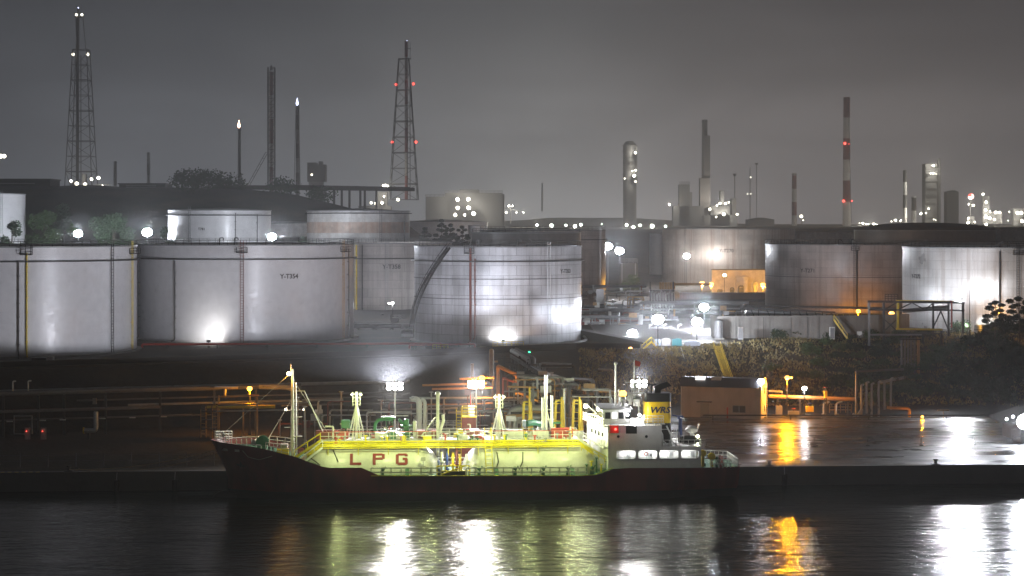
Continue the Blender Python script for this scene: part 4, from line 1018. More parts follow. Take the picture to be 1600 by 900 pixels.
for sx, pz in ((66.0, 12.6), (72.5, 12.0)):  # two lamps on arms, added to brighten the near house side
    m = MB(); m.beam((sx, -1.8 if sx > 70 else -5.6, zU + .8), (sx, -8.3, pz + .25), .09); ar = m.put('added_lamp_arm', M['white_steel'], ship)
    m = MB(); m.box((sx, -8.2, pz + .3), (.5, .5, .12)); m.put('lamp_hood', M['steel_grey'], ar)
    light(ship, (sx, -8.2, pz), 75, (1, .98, .95), .1, name='added_side_fill')
m = MB(); p = S(1090, 682, -4.5); m.ball((p.x, -4.5, p.z), .22); m.tube([(p.x, -4.5, zL + .1), (p.x, -4.5, p.z - .2)], .06); m.put('stern_lamp', M['lens_deck'], ship)
for px, py in ((980, 648), (999, 648)):
    p = S(px, py, -3.6); m = MB(); m.ball((p.x, -3.8, p.z), .2, 8, 6); m.put('bridge_lamp', M['lens'], ship)
# mooring lines to the quay
def sag(p, q, k, n=14): return [Vector(p).lerp(Vector(q), i / n) - Vector((0, 0, k * 4 * (i / n) * (1 - i / n))) for i in range(n + 1)]
a = at(108, 741, 295.6); a.z = 3.55
m = MB(); m.tube(sag(ship_w(2.2, .8, 7.6), a, 1.0), .07, 5); tag(m.put('mooring_rope', M['rope'], loc=a), 'pale mooring rope from the bow to the far bollard along the quay edge', 'rope')
a2 = at(122, 740, 296.5); a2.z = 3.55
m = MB(); m.tube(sag(ship_w(2.6, 1.2, 7.4), a2, 1.6), .05, 5); tag(m.put('mooring_rope', M['rope'], loc=a2), 'thinner slack mooring rope hanging below the bow rope', 'rope')
# ================================================================== SHORE: lamps
def gnd(px, Y): return ground_z(px, gx(px, Y), Y)
def floodmast(px, py, Y, label, power, cols=3, rows=2, lens='lens', col=WHITE_L, w=.95, h=.7, base=None, spots=(), back=0.0, arm2=None, cat='floodlight'):
    p = at(px, py, Y); zb = gnd(px, Y) if base is None else base
    t = thing('floodlight_mast', label, cat, (p.x, Y, zb))
    m = MB(); m.tube([(p.x, Y, zb), (p.x, Y, p.z + h * rows / 2 + .3)], .2, 8, .12); m.box((p.x, Y, zb + .2), (.8, .8, .4)); m.put('pole', M['galv'], t)
    m = MB()
    for r in range(rows): m.beam((p.x - cols * w / 2, Y, p.z + (r - (rows - 1) / 2) * h), (p.x + cols * w / 2, Y, p.z + (r - (rows - 1) / 2) * h), .12)
    m.put('crossarm', M['steel_grey'], t)
    for r in range(rows):
        for c in range(cols):
            x = p.x + (c - (cols - 1) / 2) * w; z = p.z + (r - (rows - 1) / 2) * h
            m = MB(); m.box((x, Y - .15, z), (w * .86, .35, h * .86)); m.prism([(x - w * .43, Y - .3, z + h * .43), (x + w * .43, Y - .3, z + h * .43), (x + w * .43, Y - .75, z + h * .36), (x - w * .43, Y - .75, z + h * .36)], (0, 0, .04)); hd = m.put('lamp_head', M['steel_dark'], t)
            m = MB(); m.lathe((0, 0, 0), [(w * .42, -.02), (w * .42, .03), (w * .25, .1), (.01, .13)], 14)
            for v in m.v: v.xyz = (x + v.x, Y - .33 - v.z, z + v.y * h / w)
            m.put('lens', M[lens], hd)
    if power: light(t, (p.x, Y - 1.3, p.z - .2), power, col, .55, 160, (p.x, Y - 30, p.z - 13), name='floodlight_lamp', blend=.3)
    for aim, pw, ang, *bl in spots:
        src = Vector((p.x, Y - 1.0 + back, p.z + .3))
        if isinstance(aim, (int, float)):
            g = at(aim, 450, 440) - src; g.z = 0; g.normalize(); el = R_(ang / 2 - (bl[1] if len(bl) > 1 else 1.2))
            light(t, src, pw, (.87, .89, 1.0), .4, ang, src + g * 50 * math.cos(el) + Vector((0, 0, 50 * math.sin(el))), name='floodlight_beam', blend=bl[0] if bl else .12)
        else: light(t, src, pw, (.92, .94, 1.0), .4, ang, aim, name='floodlight_beam', blend=1.0)
    if arm2:
        for z in arm2:
            m = MB(); m.beam((p.x - 2.2, Y, z), (p.x + 2.2, Y, z), .12); m.put('crossarm', M['galv'], t)
    return t
def big_lens(col, power, r):
    m = em('glowing lamp globe', col, power / (4 * math.pi) / (math.pi * r * r * .82)); m.cycles.emission_sampling = 'FRONT'; return m
def lamp_post(px, py, Y, label, power, lens='lens', col=WHITE_L, r=.45, base=None, pole=True, heads=1, arm=1.0, cat='street lamp', name='lamp_post', lr=.35, ldz=0, ldy=0):
    p = at(px, py, Y); zb = gnd(px, Y) if base is None else base
    t = thing(name, label, cat, (p.x, Y, zb))
    m = MB(); m.tube([(p.x, Y + .3, zb), (p.x, Y + .3, p.z + .2)], .13, 6, .09); m.box((p.x, Y + .3, zb + .15), (.5, .5, .3)); m.put('pole', M['steel_black'], t)
    for k in range(heads):
        x = p.x + k * arm
        m = MB(); m.lathe((x, Y, p.z), [(r * .4, r * .66), (r * .3, r * .82), (r * .1, r * .92), (.01, r * .95)], 10)
        if k: m.beam((p.x, Y + .3, p.z + .15), (x, Y, p.z + r * .8), .1)
        hd = m.put('lamp_head', M['steel_dark'], t)
        rr = r if k == 0 else r * .55
        m = MB(); m.ball((x, Y, p.z), rr, 12, 9, .8); m.put('globe', big_lens(col, power, r) if r >= 1.1 and power else M[lens], hd)
    if power and r < 1.1: light(t, (p.x, Y + ldy, p.z - r * .8 - lr - .1), power, col, lr)
    return t
floodmast(617, 603, 309, 'floodlight mast blazing white behind the foremost tripod mast of the ship', 20000, arm2=(10.6, 8.2), spots=((190, 130000, 150, .04),), back=2.2)
floodmast(744, 600, 309.5, 'floodlight mast blazing white beside the orange lamp over the quay', 20000, arm2=(10.6, 8.2), spots=((470, 40000, 80, .3), (770, 18000, 70, .15)), back=2.2)
floodmast(998, 599, 313, 'floodlight mast blazing white behind the yellow funnel', 16000, base=3.0, spots=((860, 14000, 50), (1155, 170000, 42, .25, 4.3)), back=2.2)
# white lamps of the tank yard
lamp_post(122, 365, 603, 'white lamp glaring beside the pale lit sapling among the trees', 16000, 'lens_cool', COOL_L, 1.35)
lamp_post(230, 363, 598, 'white lamp glaring between the big dark tree and the tank numbered T781', 26000, 'lens_cool', COOL_L, 1.5)
lamp_post(425, 370, 545, 'white lamp glaring over the rim of the glossy white tank, by the small domed tank', 30000, 'lens_cool', COOL_L, 1.2)
lamp_post(950, 385, 700, 'twin yard lamps, the upper one, right of the dull tank with pale rungs', 26000, 'lens_cool', COOL_L, 1.5)
lamp_post(968, 392, 690, 'twin yard lamps, the lower one, left of the slim white lit tank', 26000, 'lens_cool', COOL_L, 1.5)
lamp_post(1073, 400, 845, 'white lamp on a tall pole before the rust streaked tank', 22000, 'lens', WHITE_L, 1.3, ldy=0)
lamp_post(939, 503, 545, 'small white lamp above the horizontal pipes, close to the silver tank', 2500, 'lens', WHITE_L, .8)
lamp_post(988, 521, 470, 'low white lamp glaring just above the dark sloped bank', 2200, 'lens_cool', COOL_L, 1.25)
lamp_post(1028, 499, 428, 'white lamp glaring in front of the pump skid', 4500, 'lens_cool', COOL_L, 1.3)
lamp_post(1100, 480, 500, 'upper of the two glaring lamps over the pipeway', 16000, 'lens_cool', COOL_L, 1.2)
lamp_post(1089, 503, 448, 'lower of the two glaring lamps, on a dark pole by the concrete wall', 12000, 'lens_cool', COOL_L, 1.2)
lamp_post(1132, 430, 755, 'pale lamp on a slim pole in front of the orange lit wall', 0, 'lens_warm', WARM_L, .75)
lamp_post(613, 474, 520, 'small yard lamp on a pole before the brown grey tank', 300, 'lens', WHITE_L, .4, heads=2, arm=-.9)
lamp_post(1257, 607, 384, 'small white lamp above the ochre pipe and valves', 420, 'lens', WHITE_L, .5)
lamp_post(1189, 596, 378, 'white lamp on the gable end of the beige building', 1100, 'lens_cool', COOL_L, .65)
# sodium lamps
lamp_post(390, 607, 349, 'orange lamp on a post over the yellow pipe, behind the ship bow', 1900, 'lens_sodium', SODIUM, .5)
lamp_post(753, 591, 350, 'orange lamp just above the white floodlight on the quay', 2600, 'lens_sodium', SODIUM, .6)
lamp_post(973, 615, 347, 'orange lamp beside the ship aerial mast, lighting the earth bank', 4500, 'lens_sodium', SODIUM, .75)
lamp_post(1230, 590, 381, 'twin headed orange street lamp standing by the wet apron', 8000, 'lens_sodium', SODIUM, .5, heads=2, arm=.85, ldz=-.5)
lamp_post(1441, 651, 376, 'low orange lamp over the wet edge of the apron', 2500, 'lens_sodium', SODIUM, .3, ldz=-.3)
lamp_post(1097, 443, 745, 'larger orange lamp at the corner of the orange lit wall', 14000, 'lens_sodium', ORANGE, 1.08)
lamp_post(1111, 444, 750, 'smaller orange lamp at the corner of the orange lit wall', 9000, 'lens_sodium', ORANGE, 1.0)
lamp_post(1192, 445, 752, 'orange lamp half hidden by the lettered brown tank', 16000, 'lens_sodium', ORANGE, 1.05)
lamp_post(1341, 486, 572, 'orange lamp lighting the foot of the lettered brown tank', 4500, 'lens_sodium', SODIUM, .7, ldy=0)
lamp_post(1393, 490, 520, 'round orange lamp inside the steel gantry', 900, 'lens_sodium', SODIUM, .8)
lamp_post(985, 545, 425, 'warm orange lamp at the top of the earth bank', 420, 'lens_sodium', ORANGE, .5)
lamp_post(1558, 488, 470, 'orange lamp glowing through the nearer pine', 1300, 'lens_sodium', ORANGE, .7, ldy=2.0, ldz=.2)
lamp_post(827, 551, 414, 'tiny green signal lamp on the dark bund', 12, 'lens_signal', (.1, 1, .5), .32, cat='signal lamp', name='signal_lamp')
for i, (px, py) in enumerate(((475, 640),)): lamp_post(px, py, 344, 'tiny warm lamp on the dark pipe rack behind the foremast', 120, 'lens_warm', WARM_L, .2)

# wash lights at the feet of the tanks: low floodlights turned up at the shells
def washlight(px, py, Y, aim, power, label, ang=110, col=WHITE_L):
    p = at(px, py, Y); zb = gnd(px, Y); t = thing('ground_floodlight', label, 'floodlight', (p.x, Y, zb))
    m = MB(); m.tube([(p.x, Y, zb), (p.x, Y, p.z - .3)], .1, 6); m.box((p.x, Y, zb + .15), (.7, .7, .3)); m.put('stand', M['steel_dark'], t)
    m = MB(); m.box((p.x, Y - .1, p.z), (.9, .4, .55)); hd = m.put('lamp_head', M['steel_dark'], t)
    m = MB(); m.box((p.x, Y + .16, p.z), (.8, .06, .48)); m.put('lens', M['lens'], hd)
    light(t, (p.x, Y + .6, p.z + .1), power, col, .3, ang, aim, name='wash_light', blend=.8)
washlight(326, 533, 428.5, at(318, 495, 436), 1500, 'low floodlight turned up at the foot of the glossy white tank', 130)
washlight(598, 500, 531, at(600, 470, 540), 1800, 'low floodlight at the foot of the brown grey tank', 120)
washlight(786, 532, 430.5, at(786, 500, 437), 1800, 'low floodlight at the foot of the silver tank', 130)
washlight(1512, 513, 478, at(1508, 450, 488), 2600, 'low floodlight at the foot of the bright aluminium tank', 140)
floodmast(1503, 462, 470, 'floodlight on a slim mast facing the bright aluminium tank', 0, 1, 1, 'lens', WHITE_L, .6, .4, spots=((at(1505, 437, 488), 8000, 150), ((gx(1500, 235), 235, 0), 120000, 26)), back=2.2)
floodmast(250, 560, 404, 'slim floodlight mast on the terrace edge between the two white tanks', 0, 2, 1, 'lens', COOL_L, .5, .35, spots=((at(120, 470, 398), 5200, 120), (at(420, 450, 436), 6500, 120)), back=2.0) if False else None

# ================================================================== SHORE: quay, left side
rk = lambda px: 345 + 17 * px / 480.0
def P(px, z, dy=0.0): Y = rk(px) + dy; return Vector((gx(px, Y), Y, z))
t = thing('pipe_rack', 'long dark pipe rack carrying grey pipes along the foot of the black bank', 'pipe rack', P(240, 3))
for z, r, d, mt, x0, x1 in ((11.0, .42, 0, 'galv_dark', -260, 400), (11.0, .42, 1.0, 'galv_dark', -260, 470), (11.2, .32, 2.0, 'galv', -260, 640), (10.9, .26, -.8, 'galv_dark', -260, 60), (7.7, .3, 0, 'galv_dark', -260, 250), (7.7, .25, .9, 'rust_red', -260, 120), (8.2, .22, .4, 'galv', 200, 560), (6.1, .12, 0, 'galv_dark', -260, 300), (5.9, .1, .8, 'galv_dark', -100, 330), (9.2, .16, 1.5, 'galv_dark', 120, 600)):
    m = MB(); m.tube([P(x0, z, d), P((x0 + x1) / 2, z, d), P(x1, z, d)], r, 8); m.put('pipe', M[mt], t)
for px in (-200, -120, -50, 5, 60, 100, 165, 250, 335, 400, 470):
    m = MB(); m.beam(P(px, 3), P(px, 10.6), .4); m.beam(P(px, 3, 2.2), P(px, 10.8, 2.2), .4); m.put('column', M['steel_dark'], t)
    m = MB(); m.beam(P(px, 10.4, -1.2), P(px, 10.4, 2.8), .35); m.beam(P(px, 7.3, -.6), P(px, 7.3, 2.6), .3); m.put('cross_beam', M['steel_dark'], t)
for px in (20, 44):
    m = MB(); m.tube([P(px, 11.3), P(px, 13.2), P(px + 5, 13.2)], .14, 6, bend=.3); m.put('vent_pipe', M['white_steel'], t)
for px in (15, 67, 98, 160, 207, 256):
    m = MB(); m.box(P(px, 5.9, -.3), (1.1, .25, .18)); m.put('pipe_clamp', M['white_steel'], t)
m = MB(); m.box(P(148, 9.2, -.6), (.7, .5, 1.1)); m.put('valve_box', M['concrete'], t)
for px, py, la in ((43, 672, 'small grey control post with a red lamp, nearer the picture edge'), (68, 672, 'small grey control post with a red lamp, beside the rack column')):
    p = at(px, 684, 342); t = thing('control_post', la, 'control post', (p.x, 342, 3))
    m = MB(); m.span((p.x - .45, 341.7, 3), (p.x + .45, 342.3, 5.1)); m.put('cabinet', M['steel_grey'], t)
    m = MB(); m.ball((p.x - .1, 341.6, 4.5), .1); m.put('red_lamp', M['lens_red'], t); light(t, (p.x - .1, 341.1, 4.5), 1.5, (1, .1, .05), .05)
p = at(143, 672, 342); t = thing('pipe_elbow_stand', 'pale upright pipe elbow with a lit yellow flange on the dark quay', 'pipe', (p.x, 342, 3))
m = MB(); m.tube([(p.x + .8, 342, 8.0), (p.x + .8, 342, 4.6), (p.x - 1.3, 342, 4.6)], .42, 10, bend=.5); m.put('elbow', M['galv'], t)
m = MB(); m.box((p.x - .5, 342, 3.6), (.4, .6, 1.2)); m.put('support', M['steel_dark'], t)
m = MB(); m.tube([(p.x - 1.3, 342, 4.6), (p.x - 1.5, 342, 4.6)], .58, 12); m.put('flange', M['yellow'], t)
p = at(22, 676, 343); t = thing('pipe_hoop', 'pale square pipe frame standing under the dark rack', 'pipe frame', (p.x, 343, 3)); m = MB(); m.tube([at(22, 676, 343), at(22, 650, 343), at(50, 650, 343), at(50, 678, 343)], .11, 6); m.tube([at(22, 678, 343), at(42, 678, 343)], .11, 6); m.put('frame', M['galv'], t)
# orange lit platform behind the bow
t = thing('pipe_platform', 'yellow orange lit pipe platform behind the ship bow', 'platform', at(372, 685, 346))
for a, b2, r, mt in (((322, 636), (430, 635), .34, 'yellow'), ((345, 620), (405, 617), .2, 'orange_pipe'), ((322, 643), (470, 640), .16, 'galv'), ((340, 633), (480, 629), .2, 'galv_dark')):
    m = MB(); m.tube([at(a[0], a[1], 346.5), at(b2[0], b2[1], 347.5)], r, 8); m.put('pipe', M[mt], t)
for px, y0 in ((342, 618), (402, 620), (322, 636), (380, 630)):
    m = MB(); a = at(px, y0, 347); m.beam(a, (a.x, 347, 3), .28); m.put('column', M['orange_pipe'], t)
m = MB(); a = at(318, 640, 345); m.ladder((a.x, 345, 3), a, 1.0, (1, 0, 0), .12, .6); a = at(336, 634, 345); m.ladder((a.x, 345, 3), a, .9, (1, 0, 0), .12, .6); m.put('ladder', M['orange_pipe'], t)
m = MB()
for z in (4.6, 6.2, 7.8): m.box((gx(327, 345.5), 345.5, z), (2.6, 1.4, .12)); m.rail([(gx(315, 345), 345, z), (gx(338, 345), 345, z)], 1.0, .08, 1, 1)
m.put('scaffold_deck', M['steel_dark'], t)
m = MB(); a, b2 = at(336, 607, 356), at(372, 605, 356); m.box((a + b2) / 2 + Vector((0, 0, .1)), ((b2 - a).length, 1.4, .35)); m.tube([at(352, 608, 356), at(352, 618, 356)], .3, 8); m.put('hood', M['galv'], t)
m = MB(); m.tube([at(405, 604, 357), at(450, 605, 357), at(462, 610, 357)], .5, 8, bend=1); m.put('lagged_pipe', M['galv'], t)
# thin service pipes behind the floodlights
t = thing('pipe_gallery', 'open gallery of thin grey pipes between the two white floodlights', 'pipe rack', at(680, 690, 352))
for x0, y0, x1, y1, r, mt in ((440, 634, 640, 629, .16, 'galv_dark'), (590, 625, 660, 625, .12, 'galv'), (596, 641, 715, 638, .2, 'galv'), (640, 622, 850, 622, .22, 'galv'), (660, 602, 760, 599, .2, 'orange_pipe'), (675, 608, 770, 606, .2, 'orange_pipe'), (718, 592, 772, 590, .2, 'orange_pipe'), (655, 632, 715, 632, .14, 'orange_pipe'), (718, 632, 770, 630, .14, 'orange_pipe'), (700, 645, 775, 643, .2, 'galv'), (600, 616, 640, 614, .15, 'galv_dark'), (480, 622, 600, 620, .13, 'galv_dark')):
    m = MB(); m.tube([at(x0, y0, 352), at(x1, y1, 352)], r, 7); m.put('pipe', M[mt], t)
for px, y0 in ((470, 628), (520, 628), (600, 616), (676, 602), (700, 600), (724, 592), (770, 590), (850, 622)):
    m = MB(); a = at(px, y0, 352.6); m.beam(a, (a.x, 352.6, 3), .22); m.put('column', M['steel_dark'], t)
p = at(498, 643, 351); m = MB(); m.box(p, (1.4, 1, .7)); m.box(p + Vector((.3, 0, .7)), (.4, .4, .9)); m.put('valve', M['galv'], t)
rnd = random.Random(33)
for i in range(54):
    px = rnd.uniform(430, 790); Y = rnd.uniform(318, 356); y = rnd.uniform(612, 668); k = rnd.random(); a = at(px, y, Y); m = MB(); mt = rnd.choice(['galv', 'galv_dark', 'steel_grey', 'galv', 'rust_red', 'steel_dark'])
    if k < .4: m.tube([a, (a.x, Y, 3)], rnd.uniform(.08, .22), 6); m.lathe(a, [(.01, -.08), (.4, -.08), (.4, .08), (.01, .08)], 10); m.put('valve_riser', M[mt], t)
    elif k < .8: l = rnd.uniform(3, 11); m.tube([a - Vector((0, 0, rnd.uniform(1, 4))), a, a + Vector((l, 0, 0))], rnd.uniform(.08, .2), 6, bend=.6); m.put('branch_pipe', M[mt], t)
    else: m.box(a, (rnd.uniform(.6, 2), .8, rnd.uniform(.5, 1.4))); m.beam(a, (a.x, Y, 3), .15); m.put('control_box', M[mt], t)
# quay fence, bollards, fenders
t = thing('quay_fence', 'thin dark post and wire fence along the dim quay before the bow', 'fence', qline(-55, 5.0))
m = MB()
for k in (1.0, 1.9): m.beam(qline(-92, 6.5, 3 + k), qline(-46, 6.5, 3 + k), .035)
m.put('wire', M['steel_grey'], t)
for i in range(11):
    x = -92 + i * 4.4; m = MB(); m.beam(qline(x, 6.5), qline(x, 6.5, 5.2), .11); m.put('post', M['steel_grey'], t)
t = thing('quay_fence', 'thin post and rail fence crossing the wet apron beyond the stern', 'fence', qline(70, 26.0))
m = MB()
for k in (1.1,): m.beam(qline(30, 27, 3 + k), qline(160, 27, 3 + k), .045)
m.put('wire', M['steel_dark'], t)
for i in range(13):
    x = 34 + i * 9.5; m = MB(); m.beam(qline(x, 27), qline(x, 27, 4.5), .13); m.box(qline(x, 27, 3.1), (.6, .6, .2)); m.put('post', M['steel_dark'], t)
t = thing('guard_rail', 'long low guard rail along the far side of the wet apron', 'guard rail', (100, 376, 3))
m = MB(); m.beam((38, 376, 3.9), (230, 376, 3.9), .16, .3); m.put('rail', M['steel_dark'], t)
for i in range(13): m = MB(); m.beam((40 + i * 15.5, 376, 3), (40 + i * 15.5, 376, 4.0), .2); m.put('post', M['steel_dark'], t)
for i, (px, la) in enumerate(((108, 'squat bollard holding the mooring ropes ahead of the bow'), (1462, 'squat black bollard on the shining wet apron edge'), (1202, 'squat dark bollard at the apron edge below the orange reflection'))):
    k = (px - 800) / F; y = (296 + QA * 80 + .9) / (1 - QA * k); x = k * y; c = Vector((x, y, 3.02))
    t = thing('bollard', la, 'bollard', c)
    m = MB(); m.lathe(c, [(.5, 0), (.5, .1), (.28, .2), (.24, .6), (.42, .75), (.42, .9), (.01, .98)], 14); m.put('post', M['steel_black'], t)
    m = MB(); m.box(c + Vector((0, 0, .06)), (1.3, 1.0, .1)); m.put('base_plate', M['steel_black'], t)
for i, px in enumerate((182, 273, 1226)):
    k = (px - 800) / F; y = (296 + QA * 80 - .5) / (1 - QA * k); c = Vector((k * y, y, .9)); la = ('black rubber fender on the quay face, under the fence', 'black rubber fender with a pale scuff near the bow', 'black rubber fender on the quay face beyond the stern')[i]
    t = thing('quay_fender', la, 'fender', c)
    m = MB(); m.lathe(c, [(.01, -.9), (.45, -.9), (.45, .9), (.01, .9)], 14); m.put('rubber_roll', M['rubber'], t)
    m = MB(); m.tube([c + Vector((0, 0, .9)), c + Vector((0, .45, 2.0))], .05, 5); m.put('chain', M['galv'], t)
for i in range(6):
    k = (4 + i * 11 - 800) / F; y = (296 + QA * 80 + .35) / (1 - QA * k); m = MB(); m.box((k * y, y, 3.024), (.62, .5, .012)); tag(m.put('quay_edge_mark', M['yellow'], smooth=False), None, None, kind='structure')

# pipe bridge running from the terrace to the loading arms
t = thing('pipe_bridge', 'tall bundle of grey pipes coming down from the silver tank to the loading arms', 'pipe bridge', at(850, 690, 345))
def W_(px, py, Y): return at(px, py, Y)
runs = [([(800, 548, 408), (826, 562, 396), (826, 574, 392), (838, 580, 380), (893, 598, 330)], .55, 'galv'),
        ([(806, 546, 410), (834, 560, 396), (834, 576, 392), (850, 583, 376), (897, 600, 326)], .45, 'galv_dark'),
        ([(893, 571, 392), (842, 570, 392), (842, 584, 388), (868, 594, 345)], .5, 'galv'),
        ([(880, 572, 394), (850, 572, 394), (850, 586, 388), (876, 598, 340), (877, 690, 322)], .42, 'galv'),
        ([(893, 598, 330), (884, 602, 326), (884, 690, 322)], .5, 'galv'),
        ([(897, 600, 326), (888, 606, 322), (888, 690, 320)], .45, 'galv_dark'),
        ([(895, 592, 346), (927, 594, 336), (928, 612, 334), (936, 620, 333)], .36, 'galv'),
        ([(816, 590, 372), (840, 592, 366), (890, 620, 330), (918, 620, 330)], .4, 'galv_dark'),
        ([(870, 606, 335), (918, 607, 333), (918, 690, 328)], .34, 'galv'),
        ([(893, 622, 325), (893, 690, 322)], .5, 'galv')]
for pts, r, mt in runs:
    m = MB(); m.tube([W_(*p) for p in pts], r, 9, bend=1.2); m.put('pipe', M[mt], t)
for px, y0, Y in ((800, 556, 400), (812, 566, 388), (832, 582, 378), (856, 596, 352), (868, 600, 345), (878, 604, 336)):
    for dx in (-1.6, 1.6):
        m = MB(); a = W_(px, y0, Y) + Vector((dx, 0, 0)); m.beam(a, (a.x, Y, gnd(px, Y)), .38); m.put('column', M['steel_dark'], t)
    m = MB(); a = W_(px, y0, Y); m.beam(a + Vector((-3, 0, -.5)), a + Vector((4, 0, -.5)), .4); m.beam(a + Vector((-1.6, 0, -5)), a + Vector((1.6, 0, -5)), .25); m.beam(a + Vector((-1.6, 0, -5)), a + Vector((1.6, 0, -.5)), .2); m.put('cross_beam', M['steel_dark'], t)
for a, b2 in (((798, 556, 400), (880, 608, 332)), ((796, 574, 398), (874, 630, 332))):
    m = MB(); m.beam(W_(*a), W_(*b2), .4, .6); m.put('truss_chord', M['steel_black'], t)
m = MB(); A_, B_ = (798, 556, 400), (880, 608, 332); C_, D_ = (796, 574, 398), (874, 630, 332)
for i in range(12):
    k, k2 = i / 12, (i + 1) / 12; m.beam(W_(*A_).lerp(W_(*B_), k), W_(*C_).lerp(W_(*D_), k2), .2); m.beam(W_(*A_).lerp(W_(*B_), k2), W_(*C_).lerp(W_(*D_), k2), .2)
m.put('truss_web', M['steel_black'], t)
rnd = random.Random(8)
for i in range(92):
    px = rnd.uniform(786, 935); Y = rnd.uniform(308, 380) if i % 2 else rnd.uniform(306, 330); y = rnd.uniform(585, 665) - (Y - 322) * .35; k = rnd.random(); mt = rnd.choice(['galv', 'galv_dark', 'steel_grey', 'galv', 'orange_pipe', 'steel_dark']); m = MB(); a = W_(px, y, Y); l = rnd.uniform(2, 7)
    if k < .4: m.tube([a, a + Vector((l, rnd.uniform(-2, 2), 0)), a + Vector((l, 0, -rnd.uniform(1, 4)))], rnd.uniform(.1, .25), 6, bend=.6); m.put('branch_pipe', M[mt], t)
    elif k < .75: m.tube([a, (a.x, Y, max(3.2, a.z - l * 1.6))], rnd.uniform(.1, .24), 6); m.lathe(a, [(.01, -.08), (.4, -.08), (.4, .08), (.01, .08)], 10); m.put('valve_riser', M[mt], t)
    else: m.box(a, (rnd.uniform(.6, 2), .8, rnd.uniform(.4, 1.2))); m.put('pipe_support', M[mt], t)
# red ochre frames beside it, lit by the orange lamp
t = thing('ochre_pipe_portal', 'ochre pipe portals lit orange above the quay floodlight', 'pipe frame', at(790, 680, 362))
for pts, r, mt in (([(768, 548, 380), (768, 594, 372)], .5, 'orange_pipe'), ([(778, 690, 362), (778, 572, 362), (808, 586, 352), (808, 618, 350)], .36, 'orange_pipe'), ([(786, 620, 358), (786, 590, 358), (810, 600, 350)], .2, 'rust_red'), ([(793, 622, 356), (793, 596, 356)], .16, 'rust_red'), ([(738, 592, 372), (738, 568, 372)], .3, 'orange_pipe'), ([(806, 612, 350), (843, 628, 330)], .26, 'orange_pipe'), ([(768, 565, 380), (778, 565, 380)], .2, 'orange_pipe')):
    m = MB(); m.tube([W_(*p) for p in pts], r, 8, bend=.5); m.put('pipe', M[mt], t)
m = MB(); a = W_(790, 594, 362); m.beam(a, (a.x, 362, 3), .3); a = W_(768, 594, 372); m.beam(a, (a.x, 372, gnd(768, 372)), .4); m.put('column', M['steel_dark'], t)
# loading risers, big loops, arms
t = thing('loading_riser', 'pair of white upright pipes rising behind the forward cargo tank', 'pipe', at(660, 690, 311))
for px, r in ((655, .5), (664, .32)):
    m = MB(); a = at(px, 624, 311); m.tube([(a.x, 311, 3), (a.x, 311, a.z - .4), (a.x - .5, 311.6, a.z), (a.x - 1.2, 312, a.z)], r, 9, bend=.5); m.put('pipe', M['ship_white'], t)
m = MB(); m.tube([at(640, 622, 311.5), at(680, 622, 311.5)], .2, 7); m.put('header', M['galv'], t)
m = MB(); a = at(660, 680, 311); m.box((a.x, 311, 3.3), (3, 2, .6)); m.put('plinth', M['concrete_dark'], t)
t = thing('pipe_loop', 'two nested grey pipe loops bending down to the quay behind the aft tripod mast', 'pipe', at(820, 690, 316))
for pts, r in (([(797, 700, 316), (797, 639, 316), (856, 639, 316)], .62), ([(804, 700, 315), (804, 652, 315), (850, 652, 315)], .5)):
    m = MB(); m.tube([W_(*p) for p in pts], r, 10, bend=1.4); m.put('pipe', M['galv'], t)
m = MB(); a = at(833, 632, 316.5); m.beam((a.x, 316.5, 3), a, .5); m.put('support', M['steel_grey'], t)
for px, tip, la in ((824, 605, 'yellow loading arm tower with a pointed top, forward of the other two'), (874, 620, 'yellow loading arm tower beside the grey down pipes'), (902, 620, 'slim yellow loading arm tower close to the bridge front')):
    Y = 309; c = at(px, 690, Y); t = thing('loading_tower', la, 'loading arm', (c.x, Y, 3)); zt = gz(tip, Y)
    zs = zt - (2.4 if tip < 610 else .6)
    for sd in (-1, 1):
        m = MB(); m.beam((c.x + sd * 1.0, Y, 3), (c.x + sd * .55, Y, zs), .38); m.put('leg', M['yellow'], t)
    m = MB()
    for i in range(7):
        z = 4 + i * (zs - 4.5) / 6; m.beam((c.x - .9, Y, z), (c.x + .8, Y, z), .14)
    m.beam((c.x - .6, Y, zs), (c.x + .6, Y, zs), .3); m.put('brace', M['yellow'], t)
    m = MB(); m.tube([(c.x + .35, Y - .4, 3), (c.x + .35, Y - .4, zt)], .3, 8, .16); m.put('riser', M['yellow'], t)
    m = MB(); m.box((c.x, Y - .2, 7.4), (2.0, 1.4, 1.6)); m.put('swivel_box', M['ship_white' if tip > 610 else 'yellow'], t)
t = thing('cargo_hose', 'green drooping hose arm with a pale coupling at its end, by the vent mast', 'loading arm', at(838, 690, 306))
m = MB(); m.tube([W_(823, 662, 303), W_(832, 660, 304), W_(850, 664, 307), W_(852, 690, 307.5)], .5, 8, bend=1); m.put('hose', M['green_paint'], t)
m = MB(); p = W_(822, 662, 303); m.tube([p + Vector((-.6, 0, 0)), p], .6, 10); m.put('coupling', M['tarp'], t)
m = MB(); m.tube([W_(842, 664, 306), (gx(838, 306), 306, 3)], .2, 6); m.tube([W_(846, 664, 306), (gx(850, 306), 306, 3)], .2, 6); m.put('stand', M['ship_white'], t)
t = thing('gangway_tower', 'small access tower, yellow railed top over a red body, beside the cargo tanks', 'tower', at(732, 690, 309))
m = MB(); x0, x1 = gx(722, 309), gx(744, 309); m.span((x0, 308, 3), (x1, 311, 10.4)); m.put('body', M['rust_red'], t)
m = MB(); m.span((x0 - .1, 307.9, 10.4), (x1 + .1, 311.1, 10.6)); m.rail([(x0, 308, 10.6), (x1, 308, 10.6), (x1, 311, 10.6), (x0, 311, 10.6)], 1.5, .12, 1, 2, True); m.put('railed_deck', M['yellow'], t)
